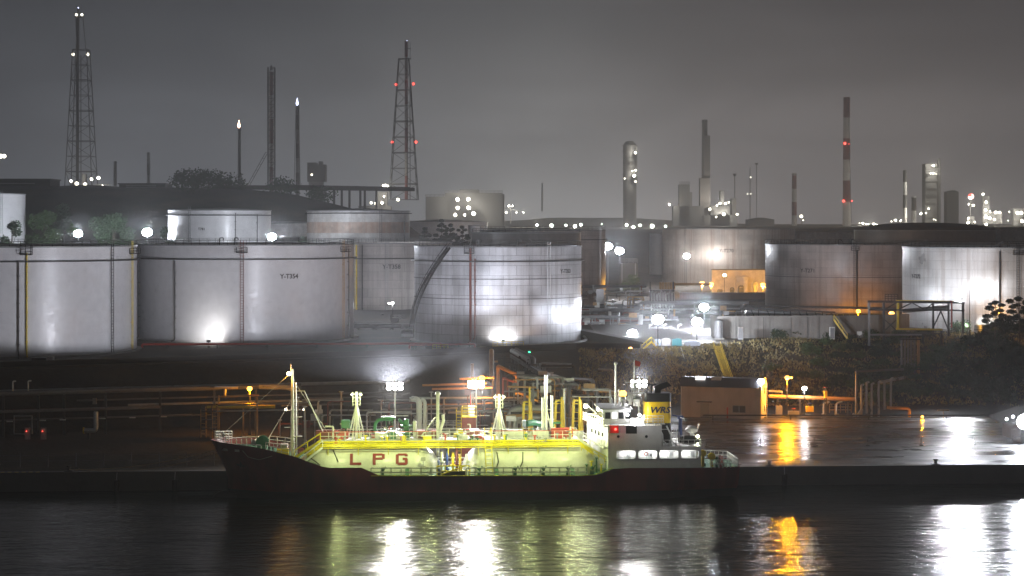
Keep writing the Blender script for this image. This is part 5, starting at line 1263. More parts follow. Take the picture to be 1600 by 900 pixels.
m = MB(); m.span((x1 - 1.3, 308.5, 10.6), (x1 - .3, 310, 12.3)); m.put('cabinet', M['ship_white'], t)
m = MB(); m.ladder((x0 - .5, 307.7, 3), (x0 - .5, 307.7, 12), .8, (1, 0, 0), .11, .5); m.put('ladder', M['yellow'], t)
m = MB(); m.rail([(x0, 307.6, 7.4), (x1, 307.6, 7.4)], 1.1, .1, .9, 2); m.tube([(x0 + 1.4, 309, 12), (x0 + 1.4, 309, 14)], .08, 5); m.put('rail', M['red_paint'], t)
t = thing('pump_skid', 'low grey pump skid with railings on the quay beside the small access tower', 'pump', at(700, 690, 312))
m = MB(); a = at(700, 690, 312); m.span((a.x - 3.5, 311, 3), (a.x + 2, 313, 8.4)); m.put('housing', M['galv_dark'], t)
m = MB(); m.rail([(a.x - 3.5, 311, 8.4), (a.x + 2, 311, 8.4)], 1.2, .1, 1.1, 1); m.put('rail', M['galv'], t)
for i in range(3): m = MB(); m.span((a.x - 3.0 + i * 1.7, 310.94, 8.6 - 1.4), (a.x - 2.0 + i * 1.7, 311.0, 8.6 - .5)); m.put('louvre', M['steel_black'], t)

# ================================================================== beige building and right-hand quay
bx, by, br = gx(1189, 377), 377.0, R_(-17.5)
t = thing('quay_building', 'plain beige two storey building with a dark roof and an orange lit gable', 'building', (bx, by, 3))
ux, uy = Vector((math.cos(br), math.sin(br), 0)), Vector((-math.sin(br), math.cos(br), 0))   # along the front (to the right), into the depth
ux = Vector((math.cos(br), -math.sin(br) * -1, 0)); 
def Bp(a, d, z): return Vector((bx, by, 0)) - Vector((math.cos(R_(17.5)), -math.sin(R_(17.5)) * -1 * -1, 0)) * 0 + Vector((-math.cos(R_(17.5)) * a, math.sin(R_(17.5)) * a, 0)) + Vector((math.sin(R_(17.5)) * d, math.cos(R_(17.5)) * d, 0)) + Vector((0, 0, z))
WL, WD, WH, WR = 16.3, 7.5, 9.3, 1.6
def Bbox(m, a0, a1, d0, d1, z0, z1): m.prism([Bp(a0, d0, z0), Bp(a0, d1, z0), Bp(a1, d1, z0), Bp(a1, d0, z0)], (0, 0, z1 - z0)); return m
Bbox(MB(), .3, WL, 0, WD, 3, WH).put('wall', M['wall_beige'], t, smooth=False)
m = MB(); m.prism([Bp(0, -.1, 3), Bp(0, WD + .1, 3), Bp(0, WD + .1, WH), Bp(0, WD * .72, WH + WR), Bp(0, WD * .28, WH + WR), Bp(0, -.1, WH + .2)], Bp(.3, 0, 0) - Bp(0, 0, 0)); gable = m.put('gable_wall', M['wall_beige'], t, smooth=False)
m = MB(); m.prism([Bp(.3, -.5, WH - .1), Bp(.3, WD * .3, WH + WR), Bp(.3, WD * .7, WH + WR), Bp(.3, WD + .5, WH - .1)], Bp(WL + .3, 0, 0) - Bp(.3, 0, 0)); roof = m.put('roof', M['roof_dark'], t, smooth=False)
for a0, a1 in ((11.6, 13.6), (8.3, 10.3)):
    m = MB(); m.prism([Bp(a0, WD * .2 - .35, WH + 1.15), Bp(a1, WD * .2 - .35, WH + 1.15), Bp(a1, WD * .3 - .1, WH + 1.75), Bp(a0, WD * .3 - .1, WH + 1.75)], (0, -.05, .1)); m.put('skylight', M['lit_window' if a0 > 11 else 'white_steel'], roof)
m = Bbox(MB(), 3.1, 5.7, -.06, .05, 4.2, 5.6); w = m.put('window', M['glass_dark'], t)
m = MB(); [m.beam(Bp(a, -.1, z), Bp(a2, -.1, z2), .12) for a, z, a2, z2 in ((3.1, 4.2, 5.7, 4.2), (3.1, 5.6, 5.7, 5.6), (3.1, 4.2, 3.1, 5.6), (5.7, 4.2, 5.7, 5.6), (4.4, 4.2, 4.4, 5.6))]; m.put('window_frame', M['steel_grey'], w)
Bbox(MB(), 10.5, 12.3, -.05, .04, 3, 5.9).put('door', M['steel_grey'], t)
Bbox(MB(), 9.9, 12.9, -.9, 0, 6.1, 6.35).put('door_canopy', M['concrete_dark'], t)
Bbox(MB(), 6.6, 6.9, -.25, 0, 3, 5.2).put('hydrant_cabinet', M['red_paint'], t)
m = MB(); m.tube([Bp(WL - .1, -.15, 3), Bp(WL - .1, -.15, WH)], .09, 6); m.put('drain_pipe', M['white_steel'], t)
for z in (4.2, 7.7):
    m = MB(); m.prism([Bp(-.03, WD * .5, z), Bp(-.03, WD * .5 + 1.0, z), Bp(-.03, WD * .5 + 1.0, z + 1.2), Bp(-.03, WD * .5, z + 1.2)], Bp(.05, 0, 0) - Bp(0, 0, 0)); m.put('gable_window', M['glass_dark'], gable)
m = MB(); m.tube([at(1198, 655, 376), at(1198, 604, 376)], .1, 6); tag(m.put('standpipe', M['white_steel'], loc=at(1198, 655, 376)), 'thin pale standpipe at the corner of the beige building', 'pipe')
# valve yard under the street lamp
t = thing('ochre_pipeline', 'ochre pipeline lit orange on low trestles beyond the beige building', 'pipeline', at(1265, 655, 386))
m = MB(); m.tube([at(1201, 619, 386), at(1337, 624, 386)], .42, 9); m.put('pipe', M['orange_pipe'], t)
m = MB(); m.tube([at(1201, 611, 388), at(1222, 612, 388), at(1222, 618, 388)], .25, 7); m.put('branch_pipe', M['galv'], t)
for px in (1215, 1250, 1290, 1325): m = MB(); a = at(px, 621, 386); m.beam(a, (a.x, 386, 3), .3); m.put('trestle', M['steel_dark'], t)
for i, (px, py, w, h, mt, la) in enumerate(((1265, 639, 1.5, 1.1, 'yellow', 'bright yellow box standing among the valves'), (1290, 616, .6, 1.4, 'yellow', 'small yellow valve head on the ochre pipeline'), (1217, 641, 1.3, 1.8, 'steel_grey', 'grey pump beside the street lamp foot'), (1240, 646, 2.2, 1.0, 'galv', 'low pale pipe saddle behind the street lamp'))):
    c = at(px, py, 383); t = thing('valve_unit', la, 'valve', (c.x, 383, 3))
    m = MB(); m.box(c, (w, 1.0, h)); m.put('body', M[mt], t)
    m = MB(); m.beam((c.x - w * .3, 383, 3), (c.x - w * .3, 383, c.z), .15); m.beam((c.x + w * .3, 383, 3), (c.x + w * .3, 383, c.z), .15); m.tube([(c.x, 383, c.z), (c.x, 383, c.z + h)], .12, 6); m.put('stand', M['steel_dark'], t)
    m = MB(); m.lathe((c.x, 383, c.z + h), [(.05, -.04), (.4, -.04), (.4, .04), (.05, .04)], 12); m.put('hand_wheel', M['red_paint' if i % 2 else 'blue_paint'], t)
for px, la in ((1288, 'bent orange lit pipe nearer the yellow box'), (1308, 'bent orange lit pipe nearer the tall pipe portal')):
    t = thing('riser_pipe', la, 'pipe', at(px, 648, 386)); m = MB(); m.tube([at(px - 1, 648, 386), at(px - 1, 630, 386), at(px + 8, 628, 386)], .22, 7, bend=.5); m.put('pipe', M['galv'], t)
    m = MB(); a = at(px - 1, 648, 386); m.box((a.x, 386, 3.1), (.8, .8, .3)); m.put('plinth', M['concrete'], t)
t = thing('rail_stand', 'small railed stand of pipes between the bent pipes', 'railing', at(1320, 648, 388)); m = MB(); m.rail([at(1296, 645, 388), at(1330, 645, 388)], 1.8, .12, 1.2, 2); m.put('rail', M['orange_pipe'], t)
t = thing('pipe_portal', 'tall portal of upright pipes at the foot of the dark slope', 'pipe frame', at(1372, 655, 380))
m = MB(); m.tube([at(1338, 652, 380), at(1338, 580, 380), at(1412, 577, 384)], .24, 7, bend=.3); m.put('frame', M['galv_dark'], t)
for px, y0, y1 in ((1346, 602, 648), (1354, 598, 646), (1362, 600, 652), (1373, 597, 652), (1382, 596, 640), (1392, 592, 640)):
    m = MB(); m.tube([at(px, y1, 381), at(px, y0, 381), at(px + 3, y0 - 1, 383)], .22, 7, bend=.3); m.put('upright_pipe', M['galv'], t)
m = MB(); m.tube([at(1376, 597, 381), at(1412, 590, 383)], .3, 8); m.put('cross_pipe', M['galv'], t)
m = MB(); m.tube([at(1346, 640, 381), at(1340, 650, 378), at(1332, 648, 378)], .3, 8, bend=.5); m.put('foot_bend', M['galv'], t)
m = MB(); m.tube([at(1386, 637, 378), at(1421, 638, 378), at(1421, 652, 378)], .3, 8, bend=.6); tag(m.put('outlet_pipe', M['orange_pipe'], loc=at(1400, 655, 378)), 'ochre outlet pipe turning down beside the low orange lamp', 'pipe')
t = thing('sign_stand', 'small orange lit T shaped stand beyond the low orange lamp', 'stand', at(1474, 655, 376)); m = MB(); m.beam(at(1474, 655, 376), at(1474, 641, 376), .15); m.put('post', M['orange_pipe'], t); m = MB(); m.beam(at(1465, 641, 376), at(1483, 641, 376), .18, .25); m.put('crossbar', M['orange_pipe'], t)
t = thing('pipe_bundle', 'bundle of upright pipes descending the slope below the steel gantry', 'pipe', at(1423, 590, 430))
for i, px in enumerate((1409, 1414, 1419, 1424, 1429, 1435)):
    m = MB(); m.tube([at(px, 528, 432), at(px, 592, 432)], .28 if i < 5 else .36, 7); m.put('upright_pipe', M['galv_dark' if i < 5 else 'orange_pipe'], t)
m = MB(); m.beam(at(1405, 577, 431.4), at(1438, 577, 431.4), .3); m.beam(at(1405, 530, 431.4), at(1438, 530, 431.4), .3); m.put('clamp_beam', M['steel_dark'], t)
# dark shed with the glaring lamp at the picture edge
c = at(1590, 690, 341); t = thing('quay_shed', 'dark shed with a sloping roof and glaring white floodlight at the quay end', 'shed', (c.x, 341, 3))
x0, x1 = gx(1556, 345), gx(1690, 345)
m = MB(); m.span((x0 + 2.2, 336, 3), (x1, 349, 6.4)); m.put('wall', M['tar_black'], t, smooth=False)
m = MB(); m.prism([(x0 - .6, 335.4, 6.4), (x1, 335.4, 6.4), (x1, 335.4, 9.6), (x0 + 5, 335.4, 8.2)], (0, 14.2, 0)); m.put('roof', M['tar_black'], t, smooth=False)
m = MB(); m.rail([(x0 + .4, 335.3, 3), (x1, 335.3, 3)], 2.6, .12, 1.6, 1); m.put('railing', M['steel_dark'], t)
p = at(1601, 659, 334.6); m = MB(); m.box(p + Vector((0, .3, 0)), (2.4, .4, 2.0)); hd = m.put('lamp_head', M['steel_dark'], t)
m = MB(); m.lathe((0, 0, 0), [(1.35, 0), (1.3, .1), (.7, .3), (.01, .35)], 18)
for v in m.v: v.xyz = (p.x + v.x, p.y + .08 - v.z, p.z + v.y)
m.put('lens', M['lens_cool'], hd)
light(t, p + Vector((-.3, -1.4, 0)), 30000, COOL_L, .8, 130, p + Vector((-30, -40, -20)), name='shed_floodlight', blend=.6)
for px, py in ((1573, 655), (1583, 651)):
    q = at(px, py, 335.0); m = MB(); m.ball(q, .22); m.put('roof_lamp', M['lens_cool'], t)
# ================================================================== TERRACE: pipes, walls, gantry
t = thing('bund_wall', 'dark low bund wall along the terrace in front of the tanks', 'wall', (gx(500, 412), 412, 14))
m = MB(); prev = None
for px in range(-300, 1001, 20):
    e = lerp(EDGE_T, px) + 7 if px < 640 else lerp(EDGE_T, px) + 7
    p = Vector((gx(px, e), e, 14.5))
    if prev is not None: m.beam(prev, p, .4, 1.1)
    prev = p
m.put('wall', M['tar_black'], t)
for px0, px1, y, Y, la in ((222, 690, 541, 425, 'red fire pipe running along the foot of the glossy white tank'), (640, 742, 545, 423, 'short red fire pipe before the silver tank')):
    t = thing('fire_pipe', la, 'pipe', at((px0 + px1) / 2, y, Y)); m = MB(); z = 14.9; m.tube([(gx(px0, Y), Y, z - .8), (gx(px0, Y), Y, z), (gx(px1, Y + 3), Y + 3, z), (gx(px1, Y + 3), Y + 3, z - .8)], .25, 8, bend=.4); m.put('pipe', M['red_paint'], t)
    for k in range(6): m = MB(); m.box(Vector((gx(px0, Y), Y, 14.4)).lerp(Vector((gx(px1, Y + 3), Y + 3, 14.4)), (k + .5) / 6), (.3, .6, .8)); m.put('support', M['concrete_dark'], t)
t = thing('access_rail', 'small yellow stepover with railings in front of the silver tank', 'stairs', at(688, 552, 420)); m = MB()
for sd in (0, 1.2): m.rail([at(676, 548, 420 + sd), at(700, 548, 420 + sd)], 1.3, .13, .9, 2)
m.put('railing', M['yellow'], t); m = MB(); m.span(at(678, 549, 420), at(698, 547, 421.4)); m.put('step', M['steel_dark'], t)
t = thing('equipment_cabinet', 'orange cabinet on the terrace at the foot of the silver tank', 'cabinet', at(757, 553, 420)); m = MB(); a = at(757, 548, 420); m.box(a, (2.0, 1.2, 1.7)); m.put('body', M['yellow'], t); m = MB(); m.box(a - Vector((0, 0, 1.0)), (2.2, 1.4, .3)); m.put('plinth', M['concrete'], t)
t = thing('valve_railing', 'yellow valve railing around the floodlit foot of the silver tank', 'railing', at(790, 543, 431))
for a, b2 in ((770, 806), (800, 818)): m = MB(); m.rail([at(a, 544, 429), at(b2, 544, 429)], 1.5, .12, 1.1, 2); m.put('rail', M['yellow'], t)
t = thing('orange_kerb_pipe', 'thin ochre pipe along the edge of the terrace above the earth bank', 'pipe', at(920, 553, 421)); m = MB(); m.tube([at(836, 555, 419), at(920, 553, 422), at(1000, 551, 424)], .16, 6); m.put('pipe', M['orange_pipe'], t)
for px in (860, 900, 940, 980): m = MB(); a = at(px, 554, 421.5); m.beam(a, a - Vector((0, 0, .9)), .16); m.put('support', M['steel_dark'], t)
# truss platform between the two tanks
t = thing('pipe_trestle', 'dark trestle of pipes filling the gap between the glossy white tank and the silver tank', 'pipe rack', at(600, 530, 500))
for y, r, mt in ((508, .45, 'galv'), (511, .35, 'galv_dark'), (520, .4, 'galv'), (526, .3, 'galv')):
    m = MB(); m.tube([at(540, y, 500), at(660, y, 500)], r, 8); m.put('pipe', M[mt], t)
for px in (560, 583, 614, 640): m = MB(); a = at(px, 506, 500); m.beam(a, (a.x, 500, 14), .4); m.put('column', M['steel_dark'], t)
m = MB(); a, b2 = at(583, 530, 500), at(614, 512, 500); m.beam(a, b2, .25); m.beam(at(583, 512, 500), at(614, 530, 500), .25); m.put('brace', M['steel_dark'], t)
m = MB(); c = at(617, 500, 499); m.rail([c + Vector((-1.2, 0, 0)), c + Vector((2.4, 0, 0))], 1.4, .12, .8, 2); m.box(c, (2, 1, 1.2)); m.put('valve_deck', M['steel_dark'], t)
t = thing('cooling_skid', 'short skid of stacked round vessels beside the curving stair', 'vessel', at(636, 527, 470))
for y in (510, 518, 525): m = MB(); a, b2 = at(627, y, 470), at(645, y, 470); m.tube([a, b2], .55, 10); m.put('vessel', M['galv'], t)
m = MB(); a = at(628, 508, 470); m.beam(a, (a.x, 470, 14), .25); a = at(644, 508, 470); m.beam(a, (a.x, 470, 14), .25); m.put('frame', M['steel_dark'], t)
for i, (px, py, w, h, mt, la) in enumerate(((62, 566, 3.0, 1.9, 'steel_black', 'black box at the foot of the tank cropped by the picture edge'), (79, 563, 1.3, 1.7, 'wall_beige', 'pale cabinet beside the black box at the tank foot'))):
    c = at(px, py, 385); t = thing('equipment_box', la, 'box', (c.x, 385, 14)); m = MB(); m.box(c, (w, 1.6, h)); m.put('body', M[mt], t); m = MB(); m.box((c.x, 385, (14 + c.z - h / 2) / 2), (w * .9, 1.4, max(.1, c.z - h / 2 - 14))); m.put('plinth', M['concrete_dark'], t)

# dark bund bank that slopes across to the concrete wall
t = thing('earth_bund', 'dark ribbed bank sloping down beside the silver tank', 'bank', at(950, 540, 470))
m = MB(); A, B2 = Vector((gx(905, 452), 452, 14)), Vector((gx(1005, 440), 440, 14)); m.prism([A, B2, B2 + Vector((0, 0, .4)), A + Vector((0, 0, 2.6))], (1, 7, 0)); m.put('bank', M['concrete_dark'], t, smooth=False)
# pipeway behind
def pipeway(Y, label, pipes, cols, base=None):
    t = thing('pipeway', label, 'pipe rack', (gx(1040, Y), Y, 14))
    for pts, r, mt in pipes:
        m = MB(); m.tube([at(px, py, Y + dy) for px, py, dy in pts], r, 8, bend=1.0); m.put('pipe', M[mt], t)
    for px, y0 in cols: m = MB(); a = at(px, y0, Y + .8); m.beam(a, (a.x, Y + .8, 14), .35); m.put('column', M['steel_grey'], t)
    return t
pipeway(560, 'pipeway whose pale top pipe steps up beside the upper glaring lamp',
    [([(900, 484, 0), (999, 484, 0), (999, 473, 0), (1170, 473, 0)], .5, 'galv'), ([(900, 487, 1), (1080, 487, 1)], .3, 'galv_dark'), ([(1020, 483, 1), (1160, 482, 1)], .28, 'galv'), ([(900, 478, 2), (1000, 478, 2)], .2, 'galv_dark'), ([(1000, 490, 0), (1160, 489, 1)], .2, 'galv_dark'), ([(1165, 478, 0), (1400, 482, 2)], .3, 'galv_dark')],
    [(922, 484), (965, 484), (1004, 473), (1044, 473), (1085, 473), (1125, 473), (1160, 473)])
pipeway(525, 'lower pipeway of bright parallel pipes behind the dark ribbed bank',
    [([(900, 495, 0), (1000, 495, 0)], .36, 'galv'), ([(900, 498, 1), (1000, 498, 1)], .22, 'galv_dark'), ([(915, 505, 0), (945, 505, 0)], .28, 'galv'), ([(920, 514, 0), (985, 514, 0)], .4, 'galv'), ([(967, 488, 0), (967, 507, 0), (985, 508, 0)], .28, 'galv'), ([(900, 501, 2), (1000, 501, 2)], .25, 'rust_red'), ([(914, 525, 0), (914, 500, 0), (922, 501, 0)], .75, 'white_steel'), ([(1001, 535, 0), (1001, 492, 0)], .65, 'white_steel'), ([(1002, 500, 1), (1060, 500, 1)], .25, 'galv'), ([(1002, 508, 1), (1050, 508, 1)], .2, 'galv_dark')],
    [(930, 495), (958, 495), (985, 495), (1020, 498)])
pipeway(620, 'upper shadowed pipeway under the reddish brown bank',
    [([(900, 456, 0), (975, 456, 0)], .25, 'galv'), ([(945, 461, 1), (1010, 461, 1)], .25, 'galv'), ([(900, 448, 2), (1010, 447, 2)], .5, 'galv_dark'), ([(1055, 444, 0), (1110, 444, 0)], .4, 'orange_pipe'), ([(1020, 470, 0), (1200, 470, 0)], .3, 'galv_dark')],
    [(912, 447), (948, 447), (985, 447)])
rnd = random.Random(21)
for rack, Yr, x0, x1, ya, yb in (('pipeway', 560, 905, 1165, 474, 505), ('pipeway.001', 525, 905, 1000, 492, 528), ('pipeway.002', 620, 905, 1010, 445, 478)):
    o = bpy.data.objects[rack]
    for i in range(26 if Yr != 560 else 40):
        px = rnd.uniform(x0, x1); y = rnd.uniform(ya, yb); w = rnd.uniform(6, 30); d = rnd.uniform(-3, 3); k = rnd.random(); m = MB()
        mt = rnd.choice(['galv', 'galv', 'galv_dark', 'white_steel', 'rust_red', 'orange_pipe', 'steel_grey'])
        if k < .45: m.tube([at(px, y + rnd.uniform(5, 14), Yr + d), at(px, y, Yr + d), at(px + w, y, Yr + d)], rnd.uniform(.1, .26), 6, bend=.6); m.put('branch_pipe', M[mt], o)
        elif k < .75: m.tube([at(px, y + rnd.uniform(6, 18), Yr + d), at(px, y, Yr + d)], rnd.uniform(.1, .3), 6); m.lathe(at(px, y, Yr + d), [(.01, -.1), (.45, -.1), (.45, .1), (.01, .1)], 10); m.put('valve_riser', M[mt], o)
        else: m.box(at(px, y, Yr + d), (rnd.uniform(.7, 2.2), 1.0, rnd.uniform(.6, 1.6))); m.put('control_box', M[mt], o)
t = thing('corrugated_cabinet', 'grey corrugated cabinet standing among the pipes', 'cabinet', at(938, 478, 600)); m = MB(); a, b2 = at(932, 475, 600), at(944, 452, 600); m.span(a, b2 + Vector((0, 1.6, 0)))
for i in range(7): m.span((a.x + .1 + i * .34, 599.9, a.z), (a.x + .25 + i * .34, 600, b2.z))
m.put('body', M['galv'], t); m = MB(); m.span((a.x, 600, 14), (b2.x, 601.6, a.z - .01)); m.put('stand', M['steel_dark'], t)
t = thing('ochre_portal', 'square ochre steel frame above the pipes', 'frame', at(992, 484, 575)); m = MB()
for p, q in (((981, 482), (981, 464)), ((981, 464), (1005, 464)), ((1005, 464), (1005, 484)), ((981, 482), (1005, 483)), ((989, 482), (989, 465))): m.beam(at(*p, 575), at(*q, 575), .35 if p[0] < 1005 else .6)
m.put('frame', M['orange_pipe'], t); m = MB(); m.beam(at(985, 482, 575), (gx(985, 575), 575, 14), .3); m.beam(at(1002, 482, 575), (gx(1002, 575), 575, 14), .3); m.put('leg', M['steel_dark'], t)
t = thing('valve_manifold', 'tall manifold of many upright pipe loops with an ochre top row', 'manifold', at(1036, 490, 600))
for i in range(8):
    px = 1018 + i * 4.6; m = MB(); m.tube([at(px, 486, 600), at(px, 456 + (i % 3) * 2, 600), at(px + 3, 454 + (i % 3) * 2, 602), at(px + 3, 480, 602)], .22, 6, bend=.6); m.put('loop_pipe', M['galv'], t)
for i in range(6): px = 1032 + i * 4.2; m = MB(); m.tube([at(px, 452, 604), at(px, 441, 604)], .4, 7); m.put('upright_pipe', M['orange_pipe'], t)
m = MB(); m.beam(at(1014, 454, 601), at(1054, 454, 601), .35); m.beam(at(1016, 470, 601), at(1052, 470, 601), .3)
for px in (1016, 1052): m.beam(at(px, 440, 601), (gx(px, 601), 601, 14), .4)
m.put('frame', M['steel_dark'], t)
t = thing('pump_skid', 'bright cluttered pump skid with yellow rails under the glaring lamp', 'pump', at(1036, 530, 505))
for i in range(7): px = 1014 + i * 7.5; m = MB(); m.tube([at(px, 532, 505), at(px, 508 + (i % 3) * 4, 505), at(px + 5, 507 + (i % 3) * 4, 506)], .28, 7, bend=.5); m.put('pipe', M['galv'], t)
m = MB(); m.tube([at(1018, 516, 506), at(1056, 516, 506)], .9, 10); m.put('vessel', M['white_steel'], t)
m = MB(); m.rail([at(1014, 533, 503), at(1066, 533, 503)], 1.5, .14, 1.2, 2); m.put('rail', M['yellow'], t)
t = thing('yard_railing', 'pale yellow railing in front of the concrete wall', 'railing', at(1110, 528, 478)); m = MB(); m.rail([at(1080, 528, 478), at(1128, 526, 478)], 1.5, .13, 1.2, 2); m.put('rail', M['yellow'], t)
t = thing('stepover_stair', 'steep yellow stepover stair at the crest of the earth bank', 'stairs', at(1013, 548, 424)); m = MB(); m.stairs(at(1003, 547, 424), at(1018, 534, 427), .9, (0, 1, 0), 1.1, .13); m.stairs(at(1018, 534, 427), at(1028, 546, 427), .9, (0, 1, 0), 1.1, .13); m.put('stair', M['yellow'], t)
for px, w, h, mt, la in ((1027, 1.6, 1.7, 'tarp', 'pale sheeted box at the crest of the earth bank, next to the yellow stair'), (1041, 2.0, 1.9, 'tank_pale', 'white boxed unit between the sheeted boxes on the crest'), (1058, 2.2, 1.8, 'teal', 'teal sheeted box on the crest of the bank'), (1082, 3.6, 1.3, 'tarp', 'long low blue grey sheeted box on the crest')):
    Y = 432; c = at(px, 548, Y); t = thing('sheeted_box', la, 'crate', (c.x, Y, 14)); m = MB(); m.prism([(c.x - w / 2, Y, 14), (c.x + w / 2, Y, 14), (c.x + w / 2 - .1, Y, 14 + h * .9), (c.x + w * .1, Y, 14 + h), (c.x - w / 2 + .1, Y, 14 + h * .85)], (0, 1.8, 0)); m.put('sheet', M[mt], t, smooth=False)
    m = MB(); m.box((c.x, Y + .9, 14.06), (w + .2, 2.0, .12)); m.put('pallet', M['steel_dark'], t)
# concrete bund wall with trough, stairs
t = thing('concrete_wall', 'long stained concrete wall below the brown grey tanks', 'wall', (gx(1250, 466), 466, 14))
pts = [(1112, 520, 470), (1122, 500, 462), (1300, 500, 466), (1420, 500, 478)]
m = MB()
for (p0, _, y0), (p1, __, y1) in zip(pts, pts[1:]): 
    a, b2 = Vector((gx(p0, y0), y0, 16.5)), Vector((gx(p1, y1), y1, 16.5)); m.beam(a, b2, .5, 5.6)
m.put('wall', M['concrete'], t)
m = MB(); a, b2 = Vector((gx(1122, 461), 461, 19.4)), Vector((gx(1300, 465), 465, 19.4)); m.beam(a, b2, .9, .25); m.put('coping', M['concrete'], t)
for px in (1150, 1193, 1236, 1262, 1280): m = MB(); m.beam((gx(px, 460.6 + (px - 1122) * .022), 460.6 + (px - 1122) * .022, 14), (gx(px, 460.6 + (px - 1122) * .022), 460.6 + (px - 1122) * .022, 19.2), .1); m.put('joint_strip', M['steel_dark'], t)
t = thing('pipe_trough', 'dark truss of pipes lying along the top of the concrete wall', 'pipe rack', (gx(1230, 470), 470, 19.3))
m = MB(); m.beam(at(1160, 481, 470), at(1305, 488, 472), .4); m.beam(at(1160, 494, 470), at(1305, 500, 472), .3)
for i in range(12): px = 1160 + i * 12.5; m.beam(at(px, 481.5 + i * .55, 470), at(px + (6 if i % 2 else 0), 494 + i * .5, 470), .22)
m.put('truss', M['steel_dark'], t)
for y, mt in ((486, 'galv'), (489, 'galv_dark'), (492, 'galv')): m = MB(); m.tube([at(1165, y, 470.6), at(1290, y + 6, 472)], .3, 7); m.put('pipe', M[mt], t)
for px in (1262, 1300): m = MB(); a = at(px, 490, 471); m.beam(a, (a.x, 471, 14), .3); m.put('leg', M['steel_dark'], t)
t = thing('yellow_stair', 'steep yellow stair leaning on the end of the concrete wall', 'stairs', at(1322, 530, 460)); m = MB(); m.stairs(at(1324, 529, 459), at(1303, 499, 460), .9, (.2, 1, 0), 1.1, .15); m.put('stair', M['yellow'], t)
t = thing('yellow_platform', 'yellow railed platform at the foot of the lettered brown tank', 'platform', at(1340, 502, 480)); m = MB(); m.span(at(1306, 502, 480), at(1385, 500.5, 484)); m.rail([at(1308, 501, 480), at(1385, 501, 480)], 1.7, .14, 1.5, 2); m.put('deck', M['yellow'], t); 
for px in (1312, 1345, 1380): m = MB(); a = at(px, 502, 481); m.beam(a, (a.x, 481, 14), .25); m.put('leg', M['steel_dark'], t)
m = MB(); a = at(1362, 522, 458); m = MB(); c = at(1343, 521, 459); m.prism([c + Vector((-.6, 0, .5)), c + Vector((.6, 0, .5)), c + Vector((.6, 0, -.2)), c + Vector((0, 0, -.55)), c + Vector((-.6, 0, -.2))], (0, .08, 0)); t = thing('shield_sign', 'small white shield shaped sign on the concrete wall', 'sign', c); m.put('board', M['white_steel'], t); m = MB(); m.beam(c + Vector((0, .15, .3)), (c.x, 459.15, 14), .1); m.put('post', M['steel_dark'], t)
for px, la, mt in ((1300, 'tall white cabinet against the end of the concrete wall', 'white_steel'), (1157, 'short white and grey cabinet midway along the concrete wall', 'galv')):
    c = at(px, 521, 458); t = thing('wall_cabinet', la, 'cabinet', (c.x, 458, 14)); m = MB(); m.span((c.x - .6, 457.5, 14), (c.x + .6, 458.5, 17.0)); m.put('body', M[mt], t); m = MB(); m.span((c.x - .5, 457.44, 14.3), (c.x + .5, 457.5, 16.8)); m.put('door', M['steel_grey'], t)
t = thing('vertical_vessel', 'short ribbed grey vessel at the end of the concrete wall', 'vessel', at(1123, 520, 468)); a = at(1123, 520, 459); m = MB(); m.lathe((a.x, 459, 14), [(.95, 0), (.95, 4.4), (.5, 4.8), (.01, 4.9)], 14)
for i in range(10): th = i * .63; m.beam((a.x + .98 * math.cos(th), 459 + .98 * math.sin(th), 14.2), (a.x + .98 * math.cos(th), 459 + .98 * math.sin(th), 18.2), .1)
m.put('shell', M['galv_dark'], t); m = MB(); m.box((a.x, 459, 14.1), (2.4, 2.4, .3)); m.put('plinth', M['concrete'], t)
# orange lit wall and the bank below
t = thing('orange_wall', 'pale sheet wall lit orange behind the pipeway', 'wall', at(1154, 457, 772)); a, b2 = at(1112, 457, 775), at(1240, 422, 775); m = MB(); m.span((a.x, 774.6, 14), (b2.x, 775, b2.z)); m.put('panel', M['orange_panel'], t)
m = MB(); m.span((a.x - .3, 774, b2.z), (b2.x, 775.6, b2.z + .4)); m.put('coping', M['steel_dark'], t)
m = MB(); m.span((gx(1150, 773), 772.5, 14), (gx(1168, 773), 774.5, gz(432, 773))); m.put('annex', M['orange_panel'], t)
t = thing('brown_bank_wall', 'reddish brown wall in front of the orange lit wall', 'wall', at(1140, 480, 660)); m = MB(); m.span((gx(1062, 700), 700, 14), (gx(1240, 700), 701, gz(458, 700))); m.put('wall', M['brown_wall'], t); m = MB(); m.span((gx(1062, 700), 699.7, gz(458, 700)), (gx(1240, 700), 701.3, gz(457, 700))); m.put('coping', M['concrete'], t)
for i, (px, w, h, la) in enumerate(((1158, 9, 10, 'dark square machine in front of the orange lit wall'), (1180, 6, 16, 'tall thin machine in front of the orange lit wall, by the lettered brown tank'), (1144, 6, 7, 'small pipe frame in front of the orange lit wall'), (1125, 8, 4, 'low dark machine at the near corner of the orange lit wall'))):
    Y = 757; t = thing('pump_unit', la, 'machine', at(px, 457, Y)); u = Y / F; c = at(px, 457, Y); m = MB(); m.span((c.x - w * u / 2, Y, 14), (c.x + w * u / 2, Y + 2, c.z + h * u * .7)); m.put('body', M['steel_dark'], t); m = MB(); z = c.z + h * u; m.tube([(c.x - w * u * .4, Y, 15), (c.x - w * u * .4, Y, z), (c.x + w * u * .4, Y, z), (c.x + w * u * .4, Y, 15)], .3, 6, bend=.6); m.put('pipework', M['steel_dark'], t)
